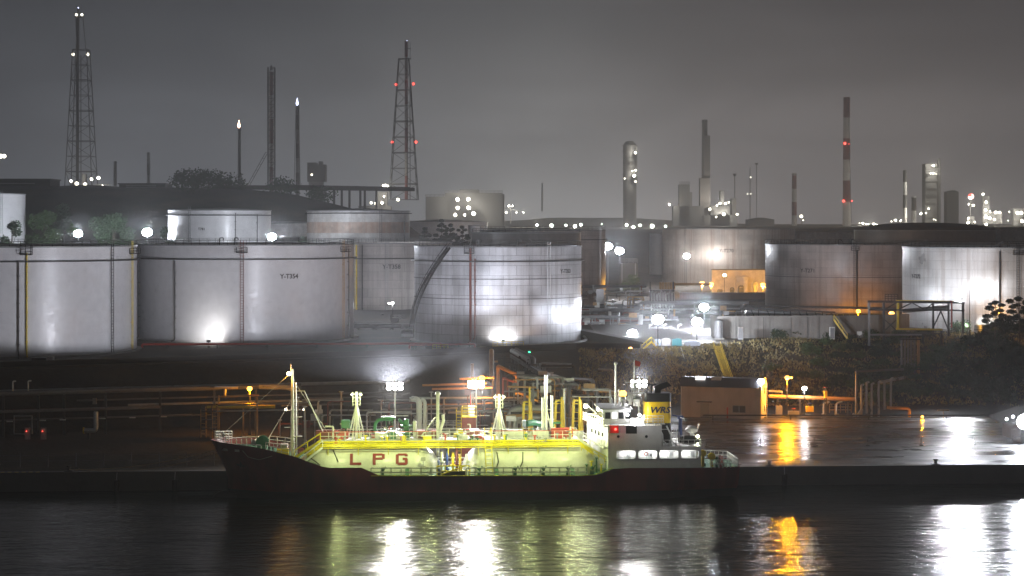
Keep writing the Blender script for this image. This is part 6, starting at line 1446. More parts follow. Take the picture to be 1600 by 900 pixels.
# ground strips in the yard: darker hedge, low walls
t = thing('dark_tower', 'dark boxy steel structure in front of the slim white lit tank', 'structure', at(980, 436, 800)); m = MB(); m.span((gx(969, 800), 798, 14), (gx(996, 800), 804, gz(411, 800))); m.put('body', M['far_steel'], t); m = MB(); m.rail([(gx(969, 798), 797.8, gz(411, 800)), (gx(996, 798), 797.8, gz(411, 800))], 1.8, .18, 1.8, 1)
for px in (972, 993): m.beam((gx(px, 797), 797.5, 14), (gx(px, 797), 797.5, gz(411, 800)), .4)
m.put('frame', M['steel_grey'], t)
# steel gantry by the bright tank
t = thing('steel_gantry', 'dark steel pipe gantry with yellow pipes before the bright aluminium tank', 'gantry', at(1430, 525, 465)); Yg = 462
for px, y0, y1, mt, w in ((1358, 471, 560, 'steel_grey', .5), (1381, 471, 535, 'steel_dark', .5), (1403, 471, 515, 'yellow', .5), (1458, 473, 525, 'steel_dark', .45), (1482, 473, 525, 'steel_dark', .45), (1505, 473, 520, 'steel_dark', .45), (1471, 514, 552, 'steel_dark', .45), (1442, 519, 550, 'steel_dark', .45)):
    m = MB(); a = at(px, y0, Yg); m.beam(a, (a.x, Yg, gz(y1, Yg)), w); m.put('column', M[mt], t)
for (x0, y0), (x1, y1), w, mt in (((1356, 471), (1507, 473), .5, 'steel_dark'), ((1358, 484), (1507, 485), .4, 'steel_dark'), ((1358, 523), (1440, 523), .4, 'steel_grey'), ((1400, 514), (1472, 515), .45, 'yellow'), ((1402, 520), (1472, 521), .35, 'steel_dark'), ((1400, 470), (1490, 471), .35, 'yellow')):
    m = MB(); m.beam(at(x0, y0, Yg - .3), at(x1, y1, Yg - .3), w); m.put('beam', M[mt], t)
for (x0, y0), (x1, y1) in (((1458, 512), (1470, 486)), ((1482, 516), (1470, 486)), ((1383, 516), (1400, 500)), ((1383, 500), (1400, 516)), ((1405, 483), (1425, 473)), ((1425, 473), (1445, 484)), ((1445, 484), (1458, 474)), ((1382, 484), (1402, 472))):
    m = MB(); m.beam(at(x0, y0, Yg), at(x1, y1, Yg), .28); m.put('brace', M['steel_dark'], t)
m = MB(); m.tube([at(1410, 486, 464), at(1482, 480, 464)], .5, 8); m.put('pipe', M['galv_dark'], t)
m = MB(); m.tube([at(1484, 471, Yg - .6), at(1487, 471, Yg - .6), at(1487, 512, Yg - .6)], .22, 7, bend=.3); m.put('red_pipe', M['red_paint'], t)
m = MB(); m.rail([at(1383, 470, Yg), at(1402, 470, Yg)], 1.6, .15, .8, 2); m.put('top_rail', M['steel_dark'], t)
t = thing('thin_mast', 'thin plain mast between the steel gantry and the pines', 'mast', at(1515, 520, 466)); m = MB(); m.tube([at(1515, 522, 466), at(1515, 452, 466)], .16, 6, .06); m.put('pole', M['steel_dark'], t); m = MB(); a = at(1515, 521, 466); m.box(a, (.6, .6, .4)); m.put('base', M['concrete_dark'], t)
t = thing('drum', 'white drum standing lit beside the pines', 'drum', at(1528, 518, 478)); c = at(1528, 518, 474); m = MB(); m.lathe(c, [(.9, -.6), (.9, 1.5), (.8, 1.6), (.01, 1.65)], 16); m.put('shell', M['white_steel'], t); m = MB(); m.lathe(c, [(.94, .4), (.94, .55)], 16); m.put('hoop', M['steel_dark'], t)
t = thing('gas_bottle_rack', 'dark rack beside the white drum', 'rack', at(1535, 518, 478)); c = at(1536, 518, 475); m = MB(); m.span((c.x - .8, 474.4, c.z - .6), (c.x + .8, 475.6, c.z + 1.7)); m.put('frame', M['steel_dark'], t); m = MB(); m.rail([(c.x - .8, 474.3, c.z - .5), (c.x + .8, 474.3, c.z - .5)], 2.0, .1, .5, 2); m.put('grille', M['steel_grey'], t)
# steps down the earth bank
def bank(px, Y): return Vector((gx(px, Y), Y, gnd(px, Y)))
t = thing('bank_stair', 'steep pale stair with handrails running down the earth bank behind the beige building', 'stairs', bank(1140, 416)); m = MB(); a, b2 = bank(1120, 436), bank(1152, 402); m.stairs(b2 + Vector((0, 0, .25)), a + Vector((0, 0, .35)), 1.6, (1, .1, 0), 1.0, .13); m.put('stair', M['yellow'], t)
m = MB(); a, b2 = bank(1064, 428), bank(1088, 404); m.tube([a + Vector((0, 0, .3)), b2 + Vector((0, 0, .3))], .14, 6); tag(m.put('bank_pipe', M['galv'], loc=a), 'single thin pale pipe running down the earth bank', 'pipe')

# ================================================================== PLANTS
def tree(px, Y, h, rx, label, leaf='leaf', group=None, n=900, size=.7, base=None, trunk_r=.28, seed=1, lobes=7, low=.3, name='broadleaf_tree', bare=False):
    x = gx(px, Y); zb = ground_z(px, x, Y) if base is None else base; c = Vector((x, Y, zb)); rnd = random.Random(seed)
    t = thing(name, label, 'tree', c, group); m = MB()
    m.tube([c + Vector((0, 0, -.3)), c + Vector((rnd.uniform(-.3, .3), 0, h * .4)), c + Vector((rnd.uniform(-.5, .5), 0, h * .8))], trunk_r, 7, trunk_r * .3); cs = []
    for i in range(lobes):
        a = 2 * math.pi * i / lobes + rnd.random(); k = rnd.uniform(.25, .75); z = h * rnd.uniform(low + .12, .86); q = c + Vector((math.cos(a) * rx * k, math.sin(a) * rx * k * .8, z)); cs.append(q)
        m.tube([c + Vector((0, 0, h * rnd.uniform(.25, .5))), q], trunk_r * .45, 5, trunk_r * .12)
    m.put('trunk', M['trunk'], t); m = MB(); cs.append(c + Vector((0, 0, h * .84)))
    for i, q in enumerate(cs):
        s = rx * rnd.uniform(.38, .62); m.leaves(q, (s, s, s * .8), n // len(cs), size, seed * 31 + i)
    m.put('crown', M[leaf], t, smooth=False); return t
def pine(px, Y, h, rx, label, group=None, tiers=6, seed=1, base=None, lean=0.0, flat=True, size=.5, n=150):
    x = gx(px, Y); zb = ground_z(px, x, Y) if base is None else base; c = Vector((x, Y, zb)); rnd = random.Random(seed)
    t = thing('pine_tree', label, 'tree', c, group); m = MB(); top = c + Vector((lean, 0, h))
    m.tube([c + Vector((0, 0, -.3)), c + Vector((lean * .3 + .15, 0, h * .4)), top], .24 if flat else .15, 7, .06); pads = []
    for i in range(tiers):
        k = (.42 if flat else .18) + (.58 if flat else .8) * i / tiers; w = rx * (1 - (k - .3) * (.75 if flat else 1.05)); q0 = c + Vector((lean * k, 0, h * k))
        for sgn in ((-1, 1, 0) if not flat or i % 2 else (-1, .75)):
            a = rnd.uniform(-.5, .5); q = q0 + Vector((sgn * w * rnd.uniform(.45, .9), a * w + (w * .5 if sgn == 0 else 0), rnd.uniform(-.2, .5))); m.tube([q0 - Vector((0, 0, .3)), q], .09, 5, .03); pads.append((q, w * rnd.uniform(.4, .6)))
    pads.append((top, rx * .3)); m.put('trunk', M['trunk'], t); m = MB()
    for i, (q, w) in enumerate(pads): m.leaves(q + Vector((0, 0, rnd.uniform(-.35, .35))), (w * rnd.uniform(.7, 1.2), w * .8, w * (rnd.uniform(.3, .62) if flat else .55)), n, size, seed * 77 + i)
    m.put('crown', M['leaf_pine'], t, smooth=False); return t
tree(178, 625, 18.5, 7.6, 'big round dark tree between the two glaring white lamps', 'leaf_dark', n=3000, size=.9, seed=4, lobes=11, trunk_r=.4, low=.2)
tree(68, 640, 19.5, 7.0, 'broad green tree behind the rail of the cropped white tank', 'leaf', n=2400, size=.9, seed=6, lobes=9, low=.2)
tree(98, 655, 20.5, 4.8, 'taller dark tree rising behind the broad green tree', 'leaf_dark', n=1800, size=.9, seed=9, lobes=8)
tree(18, 608, 17, 4.2, 'dim tree standing against the tall white tank', 'leaf_dark', n=1300, size=.8, seed=12)
tree(112, 596, 18.0, 1.5, 'slender pale sapling lit by the glaring lamp', 'leaf', n=300, size=.7, seed=14, lobes=4, trunk_r=.12, low=.6)
tree(258, 592, 16, 3.2, 'small dim tree touching the tank numbered T781', 'leaf_dark', n=900, size=.8, seed=16)
pine(473, 560, 12, 3.0, 'dark conifer between the small domed tank and the rust belted tank', seed=3, flat=False, base=29 - 3, n=160, size=.6)
for px, h, la in ((664, 9.5, 'young dark pine next to the rust belted tank'), (690, 12, 'tallest of the young pines before the wide low white tank'), (704, 10.5, 'bushy young pine beside the tallest young pine'), (722, 10, 'young pine nearest the slim pale tank')):
    pine(px, 610, h, 3.2, la, 'young pines before the white tank', seed=px, flat=False, base=31.0, n=170, size=.7)
pine(1553, 455, 12.4, 3.6, 'flat topped pine silhouetted on the bright tank, clear of the picture edge', seed=21, tiers=6, lean=.4, size=.42, n=330)
pine(1593, 450, 14.0, 4.2, 'taller flat topped pine reaching out of the picture edge', seed=23, tiers=7, lean=-.3, size=.42, n=360)
tree(985, 760, 6, 5, 'low bright green bush under the twin yard lamps', 'leaf', n=700, size=.9, seed=31, low=.05, base=15, lobes=8)
# shrubs on the bank: four crowns, copied
def shrub(c, r, h, leaf, seed, n=420):
    t = thing('bank_shrub', 'dark leafy shrub growing on the slope below the concrete wall', 'shrub', c, 'shrubs on the slope'); rnd = random.Random(seed); m = MB(); cs = []
    for i in range(6):
        a = i * 1.05 + rnd.random(); q = c + Vector((math.cos(a) * r * .55, math.sin(a) * r * .55, h * rnd.uniform(.35, .75))); cs.append(q); m.tube([c + Vector((0, 0, -.4)), q], .08, 5, .03)
    m.put('stem', M['trunk'], t); m = MB()
    for i, q in enumerate(cs): m.leaves(q, (r * .6, r * .6, h * .42), n // 6, .42, seed * 13 + i)
    m.put('foliage', M[leaf], t, smooth=False); return t
protos = []
rnd = random.Random(11); spots = []
while len(spots) < 120:
    px = rnd.uniform(1030, 1700); b, e = 402, lerp(EDGE_T, px); k = rnd.random(); Y = b + (e - b) * k
    w = sm((px - 1170) / 140) * .9 + (.2 if k < .35 else .01)
    if px > 1480: w = 1.0
    if 1440 < px < 1530 and k > .75: w = .15
    if rnd.random() > w: continue
    if any((gx(px, Y) - gx(q, y)) ** 2 + (Y - y) ** 2 < 7 for q, y, _ in spots): continue
    spots.append((px, Y, k))
for i, (px, Y, k) in enumerate(spots):
    c = bank(px, Y) - Vector((0, 0, .2))
    if i < 4:
        protos.append(shrub(c, rnd.uniform(1.9, 2.6), rnd.uniform(1.8, 2.8), 'leaf' if i % 2 == 0 else 'leaf_dark', 40 + i, 560)); o = protos[-1]
    else: o = copy_tree(protos[i % 4] if px < 1500 else protos[1 + 2 * (i % 2)]); o.location = c
    o.rotation_euler = (0, 0, rnd.uniform(0, 6.28)); s = rnd.uniform(.7, 1.35) * (1.35 if px > 1500 else 1); o.scale = (s, s, s * rnd.uniform(.8, 1.2))
    if px > 1500: o['label'] = 'dark overgrown shrub on the unlit slope below the pines'; o['group'] = 'shrubs on the unlit slope'
# bigger dark trees at the picture edge
for px, Y, h, rx, la in ((1588, 430, 6.0, 4.2, 'dark round tree under the taller flat topped pine'), (1625, 428, 7, 5, 'dark tree mass at the picture edge behind the quay shed'), (1560, 425, 7, 4.0, 'dark bushy tree halfway down the unlit slope')):
    tree(px, Y, h, rx, la, 'leaf_dark', n=1500, size=.6, seed=int(px), lobes=9, low=.05)
# dry grass over the earth bank
m = MB(); rnd = random.Random(2)
for _ in range(26000):
    px = rnd.uniform(905, 1620); b, e = lerp(BASE_T, px), lerp(EDGE_T, px); k = rnd.random(); Y = b + (e - b) * k
    if rnd.random() > .62 + .9 * mnoise.noise(Vector((px * .045, Y * .12, 1))): continue
    c = Vector((gx(px, Y), Y, gnd(px, Y))); h = rnd.uniform(.25, .75); a = rnd.uniform(0, 3.14); d = Vector((math.cos(a), math.sin(a), 0)) * rnd.uniform(.12, .3); l = Vector((rnd.uniform(-.3, .3), rnd.uniform(-.3, .3), h))
    m._add([c - d, c + d, c + l], [(0, 1, 2)])
tag(m.put('dry_grass', M['leaf_dry'], smooth=False), 'dry grass covering the earth bank', None, kind='stuff')
# ================================================================== FAR PLANT IN THE MIST
def bulbs(t, items, Y, lens='lens_far', r=1.0, name='lamp'):
    r *= 1.02 if lens != 'lens_red' else 1.25
    if len(items) > 3 and Y > 800 and lens != 'lens_red':
        for it in items[::3]: light(t, at(it[0], it[1] - 2.2, Y - 3.5), 4000 if Y < 1500 else 22000, (1, .93, .78), .4, name='cluster_lamp')
    for it in items:
        px, py = it[0], it[1]; k = it[2] if len(it) > 2 else 1.0
        m = MB(); m.ball(at(px, py, Y), r * k, 10, 8); m.put(name, M[lens], t)
def lattice(px0w, base, top, Y, label, levels, stack_px, stack_mat, wb, wt, top_extra=0, lamps=(), reds=(), bend=None):
    """Square lattice tower round a flare stack: px of the axis, half widths in photo pixels."""
    u = Y / F; cx = gx(px0w, Y); zb, zt = gz(base, Y), gz(top, Y); t = thing('flare_tower', label, 'tower', (cx, Y, zb))
    def hw(k): return (wb + (wt - wb) * min(1, k / (bend or 1))) * u if bend else (wb + (wt - wb) * k) * u
    N_ = levels; Zs = [zb + (zt - zb) * i / N_ for i in range(N_ + 1)]
    for sx in (-1, 1):
        for sy in (-1, 1):
            m = MB()
            for i in range(N_): 
                a, b2 = hw(i / N_), hw((i + 1) / N_); m.beam((cx + sx * a, Y + sy * a, Zs[i]), (cx + sx * b2, Y + sy * b2, Zs[i + 1]), .55)
            m.put('leg', M['far_steel'], t)
    for i in range(N_ + 1):
        a = hw(i / N_); m = MB(); C4 = [(cx - a, Y - a), (cx + a, Y - a), (cx + a, Y + a), (cx - a, Y + a)]
        for j in range(4): m.beam((*C4[j], Zs[i]), (*C4[(j + 1) % 4], Zs[i]), .5 if i % 2 else .35)
        if i < N_:
            b2 = hw((i + 1) / N_); D4 = [(cx - b2, Y - b2), (cx + b2, Y - b2), (cx + b2, Y + b2), (cx - b2, Y + b2)]
            for j in range(4):
                if (i + j) % 2: m.beam((*C4[j], Zs[i]), (*D4[(j + 1) % 4], Zs[i + 1]), .3)
                else: m.beam((*C4[(j + 1) % 4], Zs[i]), (*D4[j], Zs[i + 1]), .3)
        m.put('brace', M['far_steel'], t)
    m = MB(); sx = gx(stack_px, Y); m.tube([(sx, Y, zb), (sx, Y, zt + top_extra * u)], 1.2, 10); st = m.put('flare_stack', stack_mat, t)
    m = MB(); m.tube([(sx + 2.6, Y, zb), (sx + 2.6, Y, zt - 4)], .3, 6); m.put('riser', M['far_steel'], t)
    bulbs(t, lamps, Y - 2, 'lens_far', .85, 'tower_lamp'); bulbs(t, reds, Y - 2, 'lens_red', .75, 'beacon')
    return t, sx, zt
striped = None
def stripes(name, n, z0, z1, c0, c1):
    m, nt, b = new_mat(name); N, L = nt.nodes, nt.links; tc = N.new('ShaderNodeTexCoord'); sp = N.new('ShaderNodeSeparateXYZ'); L.new(tc.outputs['Object'], sp.inputs[0])
    mr = N.new('ShaderNodeMapRange'); mr.inputs[1].default_value, mr.inputs[2].default_value = z0, z1; mr.inputs[3].default_value, mr.inputs[4].default_value = 0, n; L.new(sp.outputs['Z'], mr.inputs[0])
    mo = N.new('ShaderNodeMath'); mo.operation = 'MODULO'; mo.inputs[1].default_value = 2; L.new(mr.outputs[0], mo.inputs[0])
    g = N.new('ShaderNodeMath'); g.operation = 'GREATER_THAN'; g.inputs[1].default_value = 1; L.new(mo.outputs[0], g.inputs[0])
    mx = N.new('ShaderNodeMix'); mx.data_type = 'RGBA'; mx.inputs[6].default_value = tuple(c0) + (1,); mx.inputs[7].default_value = tuple(c1) + (1,); L.new(g.outputs[0], mx.inputs[0]); L.new(mx.outputs[2], b.inputs['Base Color']); b.inputs['Roughness'].default_value = .8
    return m
Y1 = 1395
t, sx, zt = lattice(127, 292, 78, Y1, 'tall dark flare tower with white lamps near its top, standing over a cluster of lamps', 9, 121, M['far_steel'], 21, 11, 0, lamps=[(114, 85, 1.3), (137, 85, 1.3)])
m = MB(); x = gx(122, Y1)
for d in (-2.6, 2.6): m.beam((gx(127, Y1) + d * 1.3, Y1, gz(78, Y1)), (gx(124, Y1) + d, Y1, gz(26, Y1)), .4)
m.tube([(gx(121, Y1), Y1, gz(78, Y1)), (gx(122, Y1), Y1, gz(14, Y1))], 1.35, 10, .9); m.box((gx(123, Y1), Y1, gz(27, Y1)), (5.5, 4, .6)); m.put('flare_head', M['far_steel'], t)
bulbs(t, [(119.5, 23, 1.1), (128, 23, 1.1)], Y1 - 3, 'lens_far', .85, 'tower_lamp'); bulbs(t, [(122.5, 12, .6)], Y1, 'flame_blue', .8, 'pilot_flame')
t = thing('process_unit', 'cluster of glaring lamps and pipework at the foot of the tall dark flare tower', 'plant', at(130, 300, 1364)); m = MB(); m.span(at(100, 303, 1367), at(165, 294, 1376)); m.span(at(112, 296, 1370), at(124, 284, 1376)); m.span(at(128, 290, 1370), at(136, 272, 1376)); m.rail([at(150, 291, 1366), at(172, 291, 1366)], 1.5, .3, 2, 1); m.put('frame', M['far_steel'], t)
bulbs(t, [(111, 283, 1.1), (120, 287, 1.4), (133, 288, 1.3), (143, 280, 1.1), (154, 278, 1.3), (146, 293, .9), (160, 290, .5)], 1362, 'lens_far', .95)
t, sx, zt = lattice(631, 312, 92, 1333, 'red and white flare tower with red beacons on two levels', 9, 635, stripes('flare stack banding', 7, 0.0, 117.8, (.16, .05, .045), (.30, .29, .29)), 22, 8, 28, reds=[(619, 132), (646, 131), (613, 222), (650, 222)])
m = MB(); x = gx(636, 1333); m.box((x, 1333, gz(92, 1333)), (6, 4, .6)); m.box((x + .6, 1333, gz(76, 1333)), (4.6, 3, .5)); m.beam((x + 2.2, 1333, gz(92, 1333)), (x + 2.2, 1333, gz(66, 1333)), .4); m.put('top_platform', M['far_steel'], t); bulbs(t, [(636, 64, .5)], 1333, 'flame_blue', .8, 'pilot_flame')
t = thing('process_unit', 'cluster of lamps beside the foot of the red and white flare tower', 'plant', at(590, 320, 1318)); m = MB(); m.span(at(560, 334, 1321), at(612, 322, 1330)); m.span(at(590, 322, 1322), at(606, 300, 1328)); m.put('frame', M['far_steel'], t)
bulbs(t, [(602, 290, 1.2), (599, 290, .9), (606, 291, .9), (600, 307, .8), (580, 317, 1.0), (587, 318, 1.1), (597, 317, 1.1), (570, 318, .5), (622, 312, 1.2)], 1316, 'lens_far', .9)
def stack(px, w, base, top, Y, label, mat, lamps=(), reds=(), flame=None, extra=None, taper=.8, group=None):
    u = Y / F; c = at(px, base, Y); zt = gz(top, Y); t = thing('flare_stack' if flame else 'chimney', label, 'flare stack' if flame else 'chimney', c, group)
    m = MB(); r = w * u / 2; m.lathe((c.x, Y, c.z), [(r, -8), (r * (taper + .1), (zt - c.z) * .5), (r * taper, zt - c.z), (r * taper * .8, zt - c.z), (.01, zt - c.z - .5)], 14); m.put('shaft', mat, t)
    m = MB(); m.lathe((c.x, Y, zt - 2.2), [(r * taper, 0), (r * taper * 1.25, .1), (r * taper * 1.25, .7), (r * taper, .8)], 14); m.put('rim', M['far_steel'], t)
    bulbs(t, lamps, Y - r - 1, 'lens_far', .9, 'lamp'); bulbs(t, reds, Y - r - 1, 'lens_red', 1.15, 'beacon')
    if flame:
        m = MB(); z = zt + .4; m.lathe((c.x - .3, Y, z), [(.01, -.8), (.85, .5), (.95, 1.6), (.45, 3.6), (.01, 5.6)], 8); m.put('flame', M[flame], t)
    return t
stack(374, 5.5, 294, 200, 1364, 'slim dark flare stack with a small orange flame', M['far_steel'], flame='flame')
t = stack(465, 6.5, 292, 165, 1364, 'banded flare stack with a pale blue flame', stripes('banding a', 6, 0.0, 62.0, (.06, .05, .05), (.2, .2, .21)), flame='flame_blue')
m = MB(); 
for d in (-2.2, 2.2): m.beam((gx(465, 1364) + d, 1361, gz(292, 1364)), (gx(465, 1364) + d * .5, 1362, gz(172, 1364)), .35)
m.put('guy_frame', M['far_steel'], t)
t = stack(424, 6, 292, 112, 1364, 'thick banded stack inside a square frame, with a slanting brace', stripes('banding b', 5, -3.1, 83.7, (.15, .05, .05), (.34, .33, .33)), taper=1.0)
m = MB(); x = gx(424, 1364)
for sx in (-1, 1):
    for sy in (-1, 1): m.beam((x + sx * 2.4, 1364 + sy * 2.4, gz(294, 1364)), (x + sx * 2.4, 1364 + sy * 2.4, gz(105, 1364)), .55)
for i in range(19):
    z = gz(294 - i * 10, 1364); m.beam((x - 2.4, 1361.6, z), (x + 2.4, 1361.6, z), .4); m.beam((x - 2.4, 1361.6, z), (x + 2.4, 1361.6, z + 4), .3)
m.put('frame', M['far_steel'], t)
m = MB()
for d in (0, 1.7): m.beam((gx(384, 1364) + d, 1364, gz(294, 1364)), (gx(415, 1364) + d, 1364, gz(238, 1364)), .4)
for i in range(7): a = Vector((gx(384, 1364), 1364, gz(294, 1364))).lerp(Vector((gx(415, 1364), 1364, gz(238, 1364))), i / 6); m.beam(a, a + Vector((1.7, 0, 0)), .25)
m.put('slanting_brace', M['far_steel'], t)
m = MB(); m.lathe((x, 1364, gz(110, 1364)), [(1.2, 0), (1.0, 2.0), (.5, 3.6), (.01, 3.8)], 10); m.put('burner_tip', M['far_steel'], t)
stack(232, 5, 292, 238, 2015, 'faint banded chimney beside the tall dark flare tower', stripes('banding c', 3, 0.0, 37.2, (.2, .2, .2), (.08, .07, .07)), taper=.95)
stack(180, 5, 294, 252, 2170, 'fainter pale chimney just beyond the lamp cluster', M['chimney_grey'], taper=.95)
# long pipe bridge on the rise and far sheds
t = thing('pipe_viaduct', 'long raised pipe viaduct crossing the dark rise', 'pipe bridge', at(490, 300, 800)); m = MB(); m.beam(at(335, 293, 800), at(648, 296, 800), .9, 1.5); m.put('deck', M['far_steel'], t)
m = MB(); m.tube([at(335, 290.5, 800), at(560, 292, 800)], .4, 7); m.tube([at(420, 289, 799), at(640, 293, 799)], .25, 6); m.put('pipe', M['steel_dark'], t)
for px in (522, 534, 546, 563, 570, 588): m = MB(); m.beam(at(px, 296, 800), at(px, 330, 800), .9); m.put('pier', M['far_steel'], t)
for x0, x1, y0, y1, Y, la in ((-40, 78, 281, 305, 820, 'long dark flat roofed shed on the rise above the tall white tank'), (186, 258, 288, 296, 830, 'low dark open sided shed on the rise beyond the trees'), (84, 270, 302, 345, 812, 'wide dark building with pale roof lines behind the trees'), (1012, 1016, 340, 341, 1500, None)):
    if not la: continue
    t = thing('far_shed', la, 'shed', at((x0 + x1) / 2, y1, Y)); m = MB(); m.span(at(x0, y1 + 8, Y), at(x1, y0, Y + 18) if False else (gx(x1, Y), Y + 18, gz(y0, Y))); m.put('wall', M['far_steel'], t)
    m = MB(); m.span((gx(x0, Y) - .5, Y - .6, gz(y0, Y)), (gx(x1, Y) + .5, Y + 18.5, gz(y0, Y) + .5)); m.put('roof', M['roof_dark'], t)
    for k in (.25, .62):
        y = y0 + (y1 - y0) * k
        m = MB(); m.span((gx(x0 + (x1 - x0) * .15, Y), Y - .3, gz(y, Y)), (gx(x1 - (x1 - x0) * .2, Y), Y - .02, gz(y, Y) + .3)); m.put('gutter', M['steel_grey'], t)
for px, Y, h, rx in ((286, 770, 6, 8), (305, 765, 8, 9), (326, 772, 6, 8), (352, 775, 4.5, 8), (440, 770, 4, 9), (500, 768, 4.5, 9)):
    tree(px, Y, h, rx, {286: 'dark round tree on the rise, outermost of its clump', 305: 'tallest tree of the clump on the dark rise', 326: 'dark tree on the rise just short of the slim flare stack', 352: 'low dark tree on the rise under the viaduct', 440: 'low dark tree on the rise under the banded flare stack', 500: 'low dark tree on the rise before the viaduct piers'}[px], 'leaf_dark', n=700, size=1.1, seed=px, lobes=7, low=.1)
t = thing('tower_block', 'dark square tower in the mist with one white lamp', 'building', at(494, 284, 1938)); m = MB(); m.span(at(480, 284, 1938), (gx(494, 1938), 1956, gz(254, 1938))); m.span(at(494, 284, 1938), (gx(508, 1938), 1956, gz(257, 1938))); m.span(at(498, 284, 1941), (gx(503, 1941), 1956, gz(252, 1941))); m.put('wall', M['far_steel'], t); bulbs(t, [(487, 273, 1.0)], 1933, 'lens_far', 1.1); m = MB(); m.span((gx(483, 1945), 1941, gz(330, 1938)), (gx(505, 1945), 1953, gz(284, 1938))); m.put('base', M['chimney_grey'], t)
t = thing('process_hall', 'dark flat stepped plant hall with seven glaring lamps on its side', 'building', at(730, 345, 1782))
for x0, x1, y0 in ((665, 700, 307), (695, 785, 301), (718, 748, 296), (748, 788, 303)):
    m = MB(); m.span((gx(x0, 1782), 1782 + (x0 % 7), 25), (gx(x1, 1782), 1821, gz(y0, 1782))); m.put('wall', M['far_steel'], t)
for x0, x1, y in ((695, 785, 301), (665, 700, 307)): m = MB(); m.rail([at(x0, y, 1781), at(x1, y, 1781)], 2.0, .3, 4, 1); m.put('roof_rail', M['far_steel'], t)
bulbs(t, [(715, 312, 1.2), (732, 311, 1.2), (715, 325, 1.2), (732, 325, 1.2), (711, 336, 1.1), (726, 336, .9), (740, 334, 1.3)], 1767, 'lens_far', 1.45)
t = thing('lamp_row', 'short sloping row of lamps beside the plant hall', 'lamps', at(795, 330, 1860)); m = MB(); m.beam(at(768, 340, 1862), at(768, 318, 1862), .8); m.beam(at(798, 350, 1862), at(798, 321, 1862), .6); m.beam(at(772, 322, 1862), at(812, 330, 1862), .5); m.put('frame', M['far_steel'], t); bulbs(t, [(777, 322, 1.3), (784, 325, 1.2), (795, 322, .8), (801, 322, .6), (791, 332, .9), (807, 332, .6), (818, 332, .4)], 1857, 'lens_far', 1.3)
m = MB(); a = at(847, 300, 2945); m.tube([(a.x, 2945, a.z - 30), (a.x, 2945, gz(286, 2945))], 1.2, 7); tag(m.put('mist_mast', M['far_steel'], loc=a), 'very faint mast on the misty wooded rise', 'mast')
t = thing('yard_lamp_row', 'row of greenish lamps over the dark tank top', 'lamps', at(900, 352, 1628)); m = MB()
for px in (839, 862, 884, 898, 908, 940, 979, 990, 1000, 1019, 1040): m.beam((gx(px, 1629), 1629, 14), at(px, 352, 1629), .3)
m.put('pole', M['far_steel'], t); bulbs(t, [(839, 352, .9), (862, 352.5, 1.3), (884, 352, .9), (898, 354, 1.2), (908, 351, 1.0), (940, 350, .5), (979, 352, 1.0), (990, 355, 1.1), (1000, 352, 1.0), (1019, 353.5, 1.4), (1040, 353.5, 1.0)], 1626, 'lens_green', 1.25)
t = thing('column_tower', 'dark rounded column tower with a few lamps, alone in the mist', 'tower', at(984, 286, 2092)); m = MB(); u = 2092 / F
m.lathe((gx(984, 2092), 2092, gz(288, 2092)), [(10.5 * u, -62), (10.5 * u, 58 * u), (9.5 * u, 63 * u), (6 * u, 67 * u), (.01, 68 * u)], 16); m.put('shell', M['far_steel'], t)
m = MB()
for i in range(7): z = gz(282 - i * 9, 2092); m.lathe((gx(984, 2092), 2092, z), [(10.5 * u, 0), (12.5 * u, 0), (12.5 * u, .5), (10.5 * u, .5)], 16)
m.beam(at(995, 286, 2085), at(995, 228, 2085), .8); m.put('gallery', M['far_steel'], t); bulbs(t, [(993, 239, 1.0), (993, 266, .8), (988, 267, .5), (991, 275, 1.35), (976, 279, .7), (993, 284, .8)], 2077, 'lens_far', 1.25)
# refinery on the other side
t = stack(1101, 9, 345, 187, 2170, 'tall plain dark chimney stepped out below its top', M['chimney_grey'], taper=.95); m = MB(); m.span((gx(1100, 2168), 2164, gz(345, 2170)), (gx(1109, 2168), 2175, gz(212, 2170))); m.span((gx(1093, 2168), 2162, gz(345, 2170)), (gx(1109, 2168), 2176, gz(262, 2170) - 12)); m.put('duct', M['chimney_grey'], t)
t = thing('refinery_unit', 'dark refinery block with pale lamps round the foot of the tall plain chimney', 'plant', at(1100, 345, 2154)); 
for x0, x1, y0, mt in ((1052, 1100, 322, 'far_steel'), (1062, 1078, 288, 'far_steel'), (1074, 1082, 300, 'chimney_grey'), (1126, 1132, 298, 'far_steel'), (1144, 1151, 310, 'far_steel'), (1100, 1152, 336, 'far_steel'), (1110, 1140, 322, 'far_steel')):
    m = MB(); m.span((gx(x0, 2154), 2154 + x0 % 5, 20), (gx(x1, 2154), 2173, gz(y0, 2154))); m.put('block', M[mt], t)
m = MB(); m.rail([at(1062, 288, 2151), at(1078, 288, 2151)], 3, .3, 2, 2); m.put('rail', M['far_steel'], t)
bulbs(t, [(1046, 320, .9), (1109, 327, 1.2), (1120, 321, .8), (1125, 318, .9), (1134, 318, 1.1), (1139, 316, .7), (1131, 335, 1.3), (1119, 339, .8), (1152, 335, 1.0)], 2147, 'lens_far', 1.35)
t = thing('thin_flare', 'faint thin mast with three dim lamps in the mist', 'mast', at(1172, 345, 2480)); m = MB(); m.tube([at(1172, 350, 2480), at(1172, 262, 2480)], .5, 6); m.box(at(1182, 256, 2480), (4, 3, 2)); m.tube([at(1182, 350, 2480), at(1182, 256, 2480)], .4, 6); m.box(at(1148, 273, 2480), (4, 3, 3)); m.tube([at(1148, 350, 2480), at(1148, 273, 2480)], .6, 6); m.put('mast', M['chimney_grey'], t); bulbs(t, [(1173, 277, .9), (1168, 303, .8), (1173, 303, .7)], 2477, 'lens_far_dim', 1.3)
stack(1241, 8, 345, 270, 2248, 'short red and white banded chimney by a single white lamp', stripes('banding d', 4.5, -9.3, 62.0, (.55, .53, .52), (.17, .05, .05)), taper=.85)
